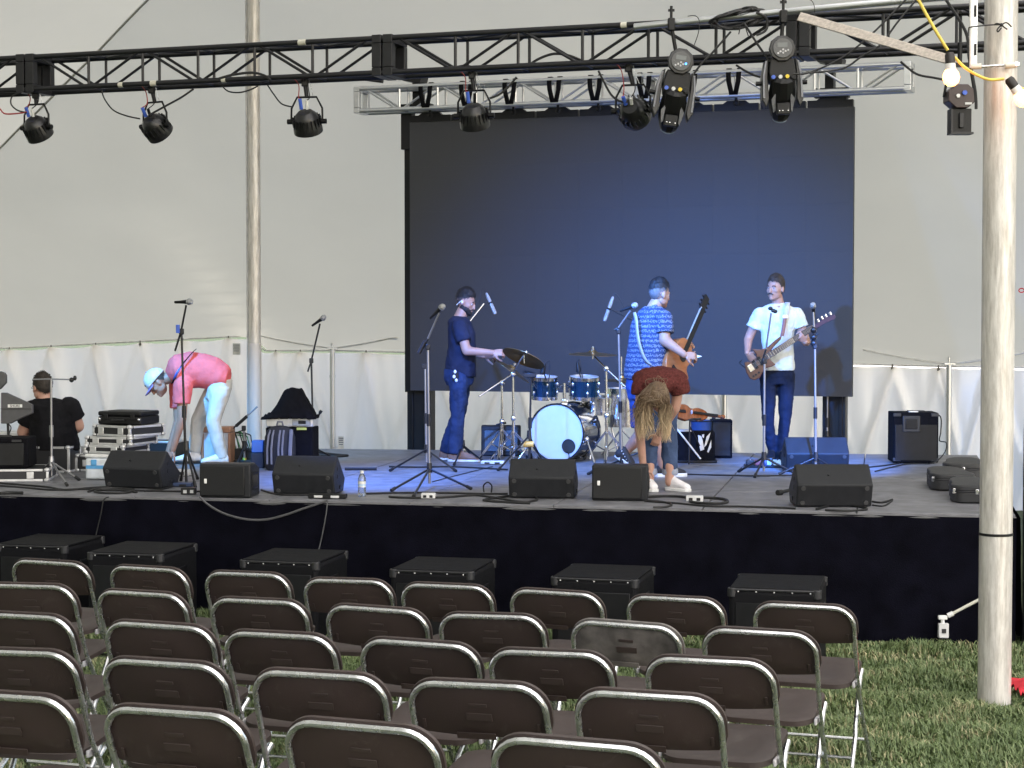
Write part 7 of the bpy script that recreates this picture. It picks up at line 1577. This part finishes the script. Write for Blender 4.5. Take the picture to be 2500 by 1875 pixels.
smooth_build(hair_cap(L, Mx, 1, 0.072, -0.062, 0.955, 0.0, 6, 0.005, 0), 'shaved_hair', mat('cropped_hair', (0.12, 0.10, 0.095), 0.7, var=0.25, scale=60), pr)
sh = MB(); torso(sh, [(J(412, 285, 0.02), SD * 0.075, FD * 0.075), (J(410, 305, 0.02), SD * 0.13, FD * 0.095), (J(412, 345, 0.01), SD * 0.205, FD * 0.12), (J(395, 430, 0.01), SD * 0.212, FD * 0.15), (J(378, 560, 0.01), SD * 0.205, FD * 0.155), (J(365, 690, 0.01), SD * 0.21, FD * 0.155), (J(350, 790, 0.01), SD * 0.20, FD * 0.15)])
limb(sh, [sR, sR.lerp(eR, .66)], [0.082, 0.086], cap1=False); limb(sh, [sL, sL.lerp(eL, .66)], [0.082, 0.084], cap1=False)
sm_ = remesh(sh, 0.010, 3, 0.022, 0.012)
# printed shirt: wavy pale bands on blue
M_print = mat('blue_print_shirt', (0.035, 0.09, 0.32), 0.85, spec=0.15); tt = M_print.node_tree; bb = tt.nodes['Principled BSDF']
tc = tt.nodes.new('ShaderNodeTexCoord'); wv = tt.nodes.new('ShaderNodeTexWave'); wv.wave_type = 'BANDS'; wv.bands_direction = 'Z'; wv.inputs['Scale'].default_value = 7.5; wv.inputs['Distortion'].default_value = 3.5; wv.inputs['Detail'].default_value = 4; wv.inputs['Detail Scale'].default_value = 6
vo = tt.nodes.new('ShaderNodeTexVoronoi'); vo.inputs['Scale'].default_value = 55; vo.feature = 'DISTANCE_TO_EDGE'
mm = tt.nodes.new('ShaderNodeMath'); mm.operation = 'LESS_THAN'; mm.inputs[1].default_value = 0.14; m2_ = tt.nodes.new('ShaderNodeMath'); m2_.operation = 'MULTIPLY'; m3_ = tt.nodes.new('ShaderNodeMath'); m3_.operation = 'GREATER_THAN'; m3_.inputs[1].default_value = 0.42
mixc = tt.nodes.new('ShaderNodeMix'); mixc.data_type = 'RGBA'; mixc.inputs[6].default_value = (0.030, 0.045, 0.10, 1); mixc.inputs[7].default_value = (0.15, 0.16, 0.21, 1)
tt.links.new(tc.outputs['Object'], wv.inputs['Vector']); tt.links.new(tc.outputs['Object'], vo.inputs['Vector']); tt.links.new(vo.outputs['Distance'], mm.inputs[0]); tt.links.new(wv.outputs['Fac'], m3_.inputs[0]); tt.links.new(mm.outputs[0], m2_.inputs[0]); tt.links.new(m3_.outputs[0], m2_.inputs[1]); tt.links.new(m2_.outputs[0], mixc.inputs[0]); tt.links.new(mixc.outputs[2], bb.inputs['Base Color'])
smooth_build(sm_, 'shirt', M_print, pr)
col_ = MB(); col_.tube(smooth_path([J(398, 292, -0.05), J(430, 282, -0.06), J(450, 300, 0.0), J(432, 300, 0.08), J(395, 292, 0.07)]), 0.016, 8); smooth_build(remesh(col_, 0.008, 2), 'collar', M_print, pr)
st = MB(); torso(st, [(J(352, 760, 0.02), SD * 0.18, FD * 0.14), (J(352, 860, 0.02), SD * 0.185, FD * 0.15), (J(360, 930, 0.02), SD * 0.16, FD * 0.14)])
limb(st, [J(400, 900, 0.0), J(400, 900, 0.0).lerp(kR, .82)], [0.105, 0.095], cap1=False); limb(st, [J(325, 900, 0.04), J(325, 900, 0.04).lerp(kL, .82)], [0.105, 0.095], cap1=False)
smooth_build(remesh(st, 0.010, 3, 0.022, 0.012), 'shorts', mcloth('blue_shorts', (0.03, 0.06, 0.19), 0.2), pr)
M_bsh = mat('black_canvas', (0.015, 0.015, 0.018), 0.7)
a = aR; sm = MB(); h0 = Vector((a.x - 0.06, a.y, DECK + 0.016)); t0 = h0 + Vector((0.27, 0.06, 0)); shoe(sm, h0, t0); s_ = smooth_build(remesh(sm, 0.009, 2), 'shoe', M_bsh, pr); sole(h0 - UP * 0.016, t0 - UP * 0.016, M_white, s_, 0.034)
h0 = J(150, 1330, 0.14); t0 = J(272, 1418, 0.06); t0.z = max(t0.z, DECK + 0.02); sm = MB(); shoe(sm, h0 + UP * 0.02, t0 + UP * 0.02); limb(sm, [aL, h0.lerp(t0, .28) + UP * 0.05], [0.042, 0.05]); s_ = smooth_build(remesh(sm, 0.009, 2), 'shoe', M_bsh, pr); sole(h0, t0, M_white, s_, 0.030)
for k in range(5):
    q = h0.lerp(t0, 0.42 + 0.09 * k) + UP * (0.105 - 0.014 * k); MB().tube([q + Vector((-0.012, -0.042, -0.012)), q + Vector((0, 0, 0.006)), q + Vector((0.012, 0.035, -0.012))], 0.005, 6).build('lace', M_white, s_, world=True)
# acoustic guitar (held)
Q = lambda x, y, dy=0.0: P(*RG(x, y), Yq - 0.02 + dy) + UP * dzg
gt = thing('acoustic_guitar', 'orange acoustic guitar held by the man in the blue shirt', 'guitar', Q(560, 760))
gdir = Vector((0.26, 0.42, 0.50)).normalized(); gn = Vector((0.72, -0.62, 0.1)); gn = (gn - gdir * gn.dot(gdir)).normalized(); gs = gdir.cross(gn); g0 = Q(572, 672, 0.04)
pts = []
for i in range(44):
    a_ = 2 * math.pi * i / 44; x = math.cos(a_) * 0.24; w = 0.19 if x < 0 else 0.145; wst = 1 - 0.26 * math.exp(-((x - 0.03) / 0.06) ** 2); pts.append((x, math.copysign(abs(math.sin(a_)) ** 0.8, math.sin(a_)) * w * wst))
n = len(pts); mb = MB(); mb.add([g0 + gdir * x + gs * y + gn * z for z in (-0.05, 0.05) for x, y in pts], [(i, (i + 1) % n, n + (i + 1) % n, n + i) for i in range(n)] + [tuple(range(n - 1, -1, -1)), tuple(range(n, 2 * n))])
mb.build('body', mat('guitar_spruce', (0.30, 0.095, 0.028), 0.3, var=0.3, scale=6, stretch=(1, 1, 5), coat=0.5), gt, world=True, bevel=0.006)
Mg = Matrix((gdir, gs, gn)).transposed()
MB().box(g0 + gdir * 0.42 + gn * 0.035, (0.46, 0.052, 0.022), Mg).build('neck', mat('guitar_neck', (0.28, 0.24, 0.20), 0.4), gt, world=True, bevel=0.006); MB().box(g0 + gdir * 0.38 + gn * 0.050, (0.52, 0.05, 0.007), Mg).build('fingerboard', M_blackm, gt, world=True)
hd_ = MB().box(g0 + gdir * 0.715 + gn * 0.03, (0.17, 0.072, 0.018), Mg).build('headstock', M_blackm, gt, world=True, bevel=0.004)
for k in range(3):
    for sg in (-1, 1): MB().cyl(g0 + gdir * (0.66 + 0.05 * k) + gs * (sg * 0.036) + gn * .03, g0 + gdir * (0.66 + 0.05 * k) + gs * (sg * 0.06) + gn * .03, 0.008, n=8).build('tuner', M_blackm, hd_, world=True)
MB().cyl(g0 + gdir * 0.06 + gn * 0.0505, g0 + gdir * 0.06 + gn * 0.052, 0.05, n=24).build('sound_hole', M_blackm, gt, world=True); MB().box(g0 - gdir * 0.12 + gn * 0.055, (0.03, 0.14, 0.012), Mg).build('bridge', M_blackm, gt, world=True)
ribbon(smooth_path([J(318, 325, -0.02) - FD * 0.06, J(325, 380, -0.10) - FD * 0.05, J(334, 480, -0.13) - FD * 0.05, J(350, 570, -0.15) - FD * 0.045, J(370, 655, -0.17) - FD * 0.02, J(395, 690, -0.20)]), 0.018, (SD + UP * 0.15).normalized(), 'strap', mat('cream_strap', (0.36, 0.31, 0.27), 0.7), gt)
MB().add([Q(720, 622, -0.24), Q(756, 632, -0.24), Q(722, 642, -0.24), Q(730, 632, -0.21)], [(0, 1, 2), (0, 3, 1), (1, 3, 2), (0, 2, 3)]).build('pick_card', M_white, gt, world=True, smooth=False)
# ------------------------------------------------------------------ woman bending forward
Yw = 14.7; fo = P(*RG(540, 1560), Yw); dzw = DECK - fo.z
J = lambda x, y, dy=0.0: P(*RG(x, y), Yw + dy) + UP * dzw
pr = thing('person', 'woman with long blonde hair in a maroon top bending to the floor', 'person', Vector((fo.x - 0.06, fo.y, DECK)))
X = Vector((1, 0, 0)); Yv = Vector((0, 1, 0)); dn = Vector((0, -0.75, -0.66)); nb = Vector((0, -0.66, 0.75))
hc = J(440, 905, -0.50); hm, L, Mx = head_mesh(hc, (0.02, -0.30, -0.95), (0, -0.92, 0.22), 0.95)
hipC = J(455, 800, 0.12); shC = J(455, 770, -0.36)
sR, eR, wR = J(330, 830, -0.34), J(318, 1120, -0.36), J(345, 1400, -0.30)
sL, eL, wL = J(590, 830, -0.34), J(568, 985, -0.30), J(455, 1160, -0.12)
body = MB(); limb(body, [J(452, 800, -0.40), J(446, 860, -0.47)], [0.055, 0.05])
torso(body, [(hipC, X * 0.12, nb * 0.07), (hipC.lerp(shC, .5), X * 0.11, nb * 0.06), (shC, X * 0.11, nb * 0.045)])
limb(body, [sR, eR, wR], [0.044, 0.040, 0.028]); limb(body, [sL, eL, wL], [0.044, 0.040, 0.030])
for x in (388, 530): limb(body, [J(x, 1380, 0.0), J(x + (2 if x < 400 else -4), 1500, 0.0)], [0.042, 0.036])
h1 = hand(wR, (0.1, -0.1, -1), (0.3, 0.9, 0), 0.7, 1, 0.92); h2 = hand(wL, (-0.3, 0.2, -0.9), (0, 0.9, 0.2), 0.7, -1, 0.92)
bo = smooth_build(join(remesh(body, 0.010, 3), hm, h1, h2), 'body', SK3, pr); flat_patch_eyes(bo, L, 0.95, (0.16, 0.11, 0.07))
sh = MB(); torso(sh, [(J(455, 860, 0.16), X * 0.165, nb * 0.09), (J(456, 800, 0.10), X * 0.205, nb * 0.125), (J(458, 770, -0.08), X * 0.218, nb * 0.125), (J(460, 775, -0.22), X * 0.222, nb * 0.115), (J(460, 800, -0.33), X * 0.20, nb * 0.095), (J(450, 838, -0.42), X * 0.12, nb * 0.08), (J(446, 862, -0.465), X * 0.085, nb * 0.07)])
limb(sh, [sR, sR.lerp(eR, .20)], [0.078, 0.080], cap1=False); limb(sh, [sL + UP * 0.02, J(605, 880, -0.33)], [0.078, 0.078], cap1=False)
M_maroon = mat('maroon_knit', (0.105, 0.030, 0.028), 0.9, var=0.45, scale=70, bump=0.8, bscale=120, spec=0.1); smooth_build(remesh(sh, 0.010, 3, 0.026, 0.014), 'top', M_maroon, pr)
jn = MB(); torso(jn, [(J(455, 830, 0.14), X * 0.17, Vector((0, 0.08, 0.09))), (J(455, 930, 0.17), X * 0.17, Vector((0, 0.12, 0.02))), (J(457, 1020, 0.14), X * 0.155, Yv * 0.11)])
for x0, x1 in ((412, 386), (510, 530)): limb(jn, [J(x0, 1000, 0.13), J(x1 + (5 if x1 < 400 else -2), 1210, 0.02), J(x1, 1425, 0.03)], [0.088, 0.068, 0.060], cap1=False)
M_wj = mcloth('washed_jeans', (0.055, 0.085, 0.17), 0.3); smooth_build(remesh(jn, 0.010, 3, 0.02, 0.016), 'jeans', M_wj, pr)
for x in (386, 530):
    mb = MB(); c0, c1_ = J(x, 1400, 0.03), J(x, 1450, 0.03); mb.rings([(c0, X * 0.062, Yv * 0.062), (c0.lerp(c1_, .5), X * 0.068, Yv * 0.068), (c1_, X * 0.064, Yv * 0.064)], n=18); smooth_build(remesh(mb, 0.009, 2, 0.008), 'jeans_cuff', mcloth('pale_denim', (0.30, 0.33, 0.42)), pr)
M_wsh = mat('white_canvas', (0.78, 0.76, 0.78), 0.75)
for x, dx, yy in ((388, 0.05, 0.06), (528, 0.17, 0.04)):
    a = J(x, 1500, 0.0); sm = MB(); h0 = Vector((a.x - 0.02, a.y + yy, DECK + 0.018)); t0 = h0 + Vector((dx, -0.19 if dx < .1 else -0.15, 0)); shoe(sm, h0, t0, 0.98); s_ = smooth_build(remesh(sm, 0.009, 2), 'shoe', M_wsh, pr); sole(h0 - UP * 0.018, t0 - UP * 0.018, M_white, s_, 0.028)
# long hair: many locks from the crown falling past the face
M_blond = bpy.data.materials.new('blonde_hair'); M_blond.use_nodes = True; tt = M_blond.node_tree; bb = tt.nodes['Principled BSDF']; bb.inputs['Roughness'].default_value = 0.42
gi = tt.nodes.new('ShaderNodeNewGeometry'); tc = tt.nodes.new('ShaderNodeTexCoord'); sx_ = tt.nodes.new('ShaderNodeSeparateXYZ'); mr = tt.nodes.new('ShaderNodeMapRange'); mr.inputs[1].default_value = 0.75; mr.inputs[2].default_value = 0.42
cr = tt.nodes.new('ShaderNodeValToRGB'); cr.color_ramp.elements[0].color = (0.11, 0.068, 0.04, 1); cr.color_ramp.elements[1].color = (0.82, 0.64, 0.42, 1); ad = tt.nodes.new('ShaderNodeMath'); ad.operation = 'MULTIPLY_ADD'; ad.inputs[1].default_value = 0.36; 
tt.links.new(tc.outputs['Object'], sx_.inputs[0]); tt.links.new(sx_.outputs['Z'], mr.inputs[0]); tt.links.new(gi.outputs['Random Per Island'], ad.inputs[0]); tt.links.new(mr.outputs[0], ad.inputs[2]); sb_ = tt.nodes.new('ShaderNodeMath'); sb_.operation = 'SUBTRACT'; sb_.inputs[1].default_value = 0.15; tt.links.new(ad.outputs[0], sb_.inputs[0]); tt.links.new(sb_.outputs[0], cr.inputs[0]); tt.links.new(cr.outputs[0], bb.inputs['Base Color'])
rr = random.Random(11); hair = MB()
def lock(pts, r0):
    p = smooth_path(pts, 4); n_ = len(p); hair.tube(p, [r0 * (0.75 + 0.35 * math.sin(math.pi * i / n_)) * (1 if i < n_ * .7 else max(.12, 1 - (i - n_ * .7) / (n_ * .32))) for i in range(n_)], 4)
crown = L(0, 0, 0.0); iu, ir, if_ = (L(0, 0, 1) - crown).normalized(), (L(1, 0, 0) - crown).normalized(), (L(0, 1, 0) - crown).normalized()
def scalp(th, ph, k=1.0): return L(0.084 * k * math.sin(ph) * math.sin(th), -0.014 + 0.103 * k * math.sin(ph) * math.cos(th), 0.030 + 0.100 * k * math.cos(ph))
for k in range(900):
    th = rr.uniform(-2.5, 2.5)                      # 0 = forehead side (hangs lowest), pi = nape side
    sx = L(math.sin(th), 0, 0) - L(0, 0, 0); left = (sx.x + rr.uniform(-.25, .25)) < 0.12
    a0 = rr.uniform(0.0, 1.05); kk = 1.0 + rr.uniform(0, 0.06); pts = [scalp(th, a0, kk), scalp(th, a0 + 0.25, kk + .03), scalp(th, min(1.5, a0 + 0.55), kk + .05)]
    q = pts[-1]; w = lambda s_: rr.uniform(-s_, s_)
    tx = (rr.gauss(338, 40) if left else rr.gauss(500, 19)); ty = (rr.uniform(1050, 1215) if left else rr.uniform(1050, 1228))
    if left and tx < 300: ty = rr.uniform(1000, 1130)
    e = J(tx, ty, -0.47 + w(.05)); s0 = J((348 + w(46)) if left else (500 + w(26)), 945 + w(30), -0.55 + w(.05))
    wv_ = 0.018 * math.sin(tx * 0.06); m1 = s0.lerp(e, 0.35) + Vector((w(.02) + wv_, w(.02), 0)); m2 = s0.lerp(e, 0.7) + Vector((w(.022) - wv_, w(.02), 0))
    lock(pts + [q.lerp(s0, 0.55) + Vector((w(.014), -0.02, 0.01)), s0, m1, m2, e], rr.uniform(0.0018, 0.0042))
for k in range(7):   # a few flyaway strands over the back
    x0 = 440 + rr.uniform(-30, 60); lock([J(x0, 850, -0.55), J(x0 + rr.uniform(-50, 50), 770 + rr.uniform(-15, 15), -0.5), J(x0 + rr.uniform(-90, 80), 800 + rr.uniform(-20, 40), -0.49), J(x0 + rr.uniform(-110, 80), 900, -0.52)], 0.0018)
cap_ = MB(); cap_.ell(L(0, -0.020, 0.032), (0.082, 0.098, 0.096), Mx, nu=24, nv=14); smooth_build(cap_, 'hair_roots', mat('root_hair', (0.12, 0.075, 0.045), 0.55, var=0.45, scale=60, bump=0.7, bscale=200), pr)
ho = smooth_build(hair, 'hair', M_blond, pr)
# ------------------------------------------------------------------ man in pink bending
Yp = 17.3; fo = P(*RP(820, 1232), Yp); dzp = DECK - fo.z
J = lambda x, y, dy=0.0: P(*RP(x, y), Yp + dy) + UP * dzp
pr = thing('person', 'man in a pink shirt and pale cap bending down to the floor', 'person', Vector((fo.x, fo.y, DECK)))
X = Vector((1, 0, 0)); Yv = Vector((0, 1, 0))
fw = Vector((-0.62, -0.10, -0.78)); hc = J(245, 500, -0.03); hm, L, Mx = head_mesh(hc, fw, (-0.78, 0, 0.62), 1.0)
sN, eN, wN = J(470, 520, -0.17), J(455, 830, -0.19), J(372, 1105, -0.17)
sF, eF, wF = J(420, 520, 0.17), J(425, 850, 0.15), J(335, 1130, 0.08)
body = MB(); limb(body, [J(385, 430, 0.0), J(310, 465, -0.02)], [0.062, 0.056])
torso(body, [(J(400, 420, 0), UP * 0.1, Yv * 0.15), (J(560, 400, 0), UP * 0.13, Yv * 0.15), (J(790, 450, 0), UP * 0.13, Yv * 0.15)])
limb(body, [sN, eN, wN], [0.054, 0.046, 0.031]); limb(body, [sF, eF, wF], [0.054, 0.046, 0.031])
h1 = hand(wN, (-0.50, -0.1, -0.8), (0.5, 0.75, -0.3), 0.5, 1); h2 = hand(wF, (-0.5, 0.0, -0.8), (0.5, -0.7, -0.3), 0.5, -1)
bo = smooth_build(join(remesh(body, 0.010, 3), hm, h1, h2), 'body', SK2, pr); flat_patch_eyes(bo, L)
smooth_build(hair_cap(L, Mx, 1, 0.06, -0.045, 0.98, 0, 4), 'hair', mat('grey_brown_hair', (0.05, 0.04, 0.035), 0.7, var=0.3, scale=40), pr)
cp = MB(); nu, nv = 32, 12
for j in range(nv + 1):
    for i in range(nu):
        th = 2 * math.pi * i / nu; ph = (math.pi / 2 + 0.10) * j / nv; cp.v.append(tuple(L(0.094 * math.sin(ph) * math.sin(th), -0.008 + 0.115 * math.sin(ph) * math.cos(th), 0.040 + 0.108 * math.cos(ph))))
for j in range(nv):
    for i in range(nu): cp.f.append((j * nu + i, j * nu + (i + 1) % nu, (j + 1) * nu + (i + 1) % nu, (j + 1) * nu + i))
capo = smooth_build(cp, 'cap', mat('pale_cap', (0.62, 0.62, 0.60), 0.8, bump=0.3, bscale=120), pr); capo.modifiers.new('t', 'SOLIDIFY').thickness = 0.004
br = MB(); n_ = 14
for k in range(n_ + 1):
    a_ = -1.15 + 2.3 * k / n_
    for rr_ in (0.0, 0.5, 1.0): br.v.append(tuple(L((0.092 + 0.004 * rr_) * math.sin(a_), 0.102 * math.cos(a_) + 0.075 * rr_ * math.cos(a_ * 1.1) - 0.006, 0.034 - 0.012 * rr_ - 0.012 * abs(math.sin(a_)))))
br.f += [(k * 3 + q, k * 3 + q + 1, (k + 1) * 3 + q + 1, (k + 1) * 3 + q) for k in range(n_) for q in range(2)]
bo_ = smooth_build(br, 'brim', mat('violet_brim', (0.28, 0.22, 0.50), 0.75), capo); bo_.modifiers.new('t', 'SOLIDIFY').thickness = 0.006
MB().ell(L(0, -0.008, 0.149), (0.010, 0.010, 0.006), nu=10, nv=6).build('cap_button', MATS['violet_brim'], capo, world=True)
for k in range(7): MB().box(L(-0.045 + 0.015 * k, 0.099 - 1.8 * (-0.045 + .015 * k) ** 2, 0.072), (0.009, 0.006, 0.014), Mx).build('cap_lettering', M_blackm, capo, world=True)
sh = MB(); B1_ = lambda x, y, h, d_: (J(x, y, 0), (UP * h + X * (h * d_)), Yv * 0.19)
torso(sh, [(J(360, 452, 0), (UP * 0.065 + X * -0.05), Yv * 0.085), (J(395, 415, 0), (UP * 0.125 + X * -0.06), Yv * 0.15), (J(440, 400, 0), (UP * 0.165 + X * -0.05), Yv * 0.21), (J(530, 385, 0), (UP * 0.175), Yv * 0.205), (J(640, 390, 0), (UP * 0.165 + X * 0.03), Yv * 0.185), (J(740, 415, 0), (UP * 0.150 + X * 0.05), Yv * 0.18), (J(820, 450, 0), (UP * 0.115 + X * 0.06), Yv * 0.18), (J(880, 455, 0), (UP * 0.085 + X * 0.015), Yv * 0.15)])
limb(sh, [sN, sN.lerp(eN, .55)], [0.098, 0.080], cap1=False); limb(sh, [sF, sF.lerp(eF, .62)], [0.09, 0.075], cap1=False)
smooth_build(remesh(sh, 0.010, 4, 0.018, 0.007), 'shirt', mcloth('pink_shirt', (0.74, 0.145, 0.15), 0.08), pr)
jn = MB(); torso(jn, [(J(800, 470, 0), X * 0.12, Yv * 0.16), (J(795, 560, 0), X * 0.115, Yv * 0.165), (J(775, 640, 0), X * 0.11, Yv * 0.15)])
hN, kN, aN = J(800, 590, -0.09), J(738, 850, -0.11), J(822, 1180, -0.08); hF, kF, aF = J(740, 600, 0.09), J(610, 830, 0.12), J(575, 1120, 0.12)
limb(jn, [hN, kN, aN], [0.095, 0.072, 0.056], cap1=False); limb(jn, [hF, kF, aF], [0.095, 0.074, 0.060], cap1=False)
smooth_build(remesh(jn, 0.010, 4, 0.016, 0.007), 'trousers', mcloth('stone_trousers', (0.56, 0.55, 0.52), 0.06), pr)
for a in (aN, aF):
    sm = MB(); h0 = Vector((a.x + 0.06, a.y, DECK + 0.016)); t0 = h0 + Vector((-0.26, -0.03, 0)); shoe(sm, h0, t0); limb(sm, [a + UP * 0.02, Vector((a.x, a.y, DECK + 0.06))], [0.045, 0.05]); s_ = smooth_build(remesh(sm, 0.009, 2), 'shoe', M_wsh, pr); sole(h0 - UP * 0.016, t0 - UP * 0.016, M_rubber, s_)
ribbon(smooth_path([J(375, 500, -0.19), J(420, 400, -0.235), J(480, 310, -0.23), J(545, 235, -0.17), J(575, 205, -0.06)]), 0.020, Vector((0.75, 0, 0.65)).normalized(), 'shoulder_strap', M_clothblk, pr, 0.006)
ribbon([J(388, 462, -0.232), J(415, 405, -0.248), J(440, 362, -0.247)], 0.024, Vector((0.75, 0, 0.65)).normalized(), 'strap_pad', M_bluecon, pr, 0.008)
# ------------------------------------------------------------------ seated man in black
Ys = 16.55; J = lambda x, y, dy=0.0: P(*RT(x, y), Ys + dy)
seat_z = J(530, 1010).z
pr = thing('person', 'man in a black t-shirt sitting with his back to the audience', 'person', Vector((J(530, 1250).x, Ys, DECK)))
fw = Vector((-0.62, 0.76, -0.15)); hc = J(425, 400, 0.0); hm, L, Mx = head_mesh(hc, fw, (0, 0.1, 1), 1.02)
SD = Vector((0.93, 0.36, 0)).normalized(); FD = Vector((-0.36, 0.93, 0)).normalized()
sR, eR, wR = J(712, 590, 0.0), J(795, 790, 0.06), J(700, 880, 0.33); sL, eL, wL = J(330, 620, -0.02), J(232, 850, 0.02), J(330, 900, 0.28)
body = MB(); limb(body, [J(455, 530, 0), J(440, 460, 0.0)], [0.068, 0.064]); torso(body, [(J(480, 560, 0), SD * 0.17, FD * 0.1), (J(530, 800, 0), SD * 0.19, FD * 0.14), (J(545, 1000, 0), SD * 0.2, FD * 0.15)])
limb(body, [sR, eR, wR], [0.062, 0.054, 0.034]); limb(body, [sL, eL, wL], [0.062, 0.056, 0.034])
h1 = hand(wR, (-0.6, 0.7, 0.1), (-0.3, 0, -0.9), 0.6, 1); h2 = hand(wL, (0.3, 0.9, 0.1), (0.2, 0, -0.9), 0.6, -1)
bo = smooth_build(join(remesh(body, 0.010, 3), hm, h1, h2), 'body', SK3, pr); flat_patch_eyes(bo, L)
smooth_build(hair_cap(L, Mx, 1, 0.07, -0.06, 1.03, 0.014, 12, 0.012), 'hair', mat('dark_brown_hair', (0.025, 0.018, 0.013), 0.6, var=0.4, scale=40, bump=0.6, bscale=150), pr)
gl = MB(); gl.tube([L(-0.080, -0.01, 0.005), L(-0.074, 0.05, 0.006), L(-0.055, 0.098, 0.004), L(0.0, 0.110, 0.004), L(0.055, 0.098, 0.004), L(0.074, 0.05, 0.006), L(0.08, -0.01, 0.005)], 0.0022, 6); gl.build('glasses', M_chrome, pr, world=True)
sh = MB(); torso(sh, [(J(452, 508, 0), SD * 0.085, FD * 0.08), (J(465, 525, 0), SD * 0.15, FD * 0.10), (J(505, 570, 0), SD * 0.212, FD * 0.13), (J(535, 680, 0), SD * 0.218, FD * 0.155), (J(540, 820, 0), SD * 0.215, FD * 0.17), (J(555, 930, 0), SD * 0.222, FD * 0.18), (J(560, 1030, 0), SD * 0.222, FD * 0.18)])
limb(sh, [sR, sR.lerp(eR, .62)], [0.092, 0.088], cap1=False); limb(sh, [sL, sL.lerp(eL, .68)], [0.092, 0.088], cap1=False)
smooth_build(remesh(sh, 0.011, 3, 0.026, 0.014), 'shirt', mcloth('black_tee', (0.008, 0.008, 0.010), 0.4), pr)
jn = MB(); torso(jn, [(J(555, 985, 0.0), SD * 0.21, FD * 0.17), (J(555, 1040, 0.02), SD * 0.215, FD * 0.18)])
for sg in (-1, 1):
    h0 = J(555, 1035, 0.05) + SD * (0.11 * sg); k0 = h0 + FD * 0.42 + UP * 0.05; a0 = Vector((k0.x, k0.y + 0.02, DECK + 0.08)); limb(jn, [h0, k0, a0], [0.10, 0.075, 0.055], cap1=False)
    sm = MB(); hh = Vector((a0.x, a0.y - 0.05, DECK + 0.014)); shoe(sm, hh, hh + FD * 0.26); s_ = smooth_build(remesh(sm, 0.01, 2), 'shoe', MATS['black_leather'], pr); sole(hh - UP * 0.014, hh + FD * 0.26 - UP * 0.014, M_rubber, s_)
smooth_build(remesh(jn, 0.011, 3, 0.02), 'trousers', mcloth('black_trousers', (0.010, 0.010, 0.013), 0.3), pr)
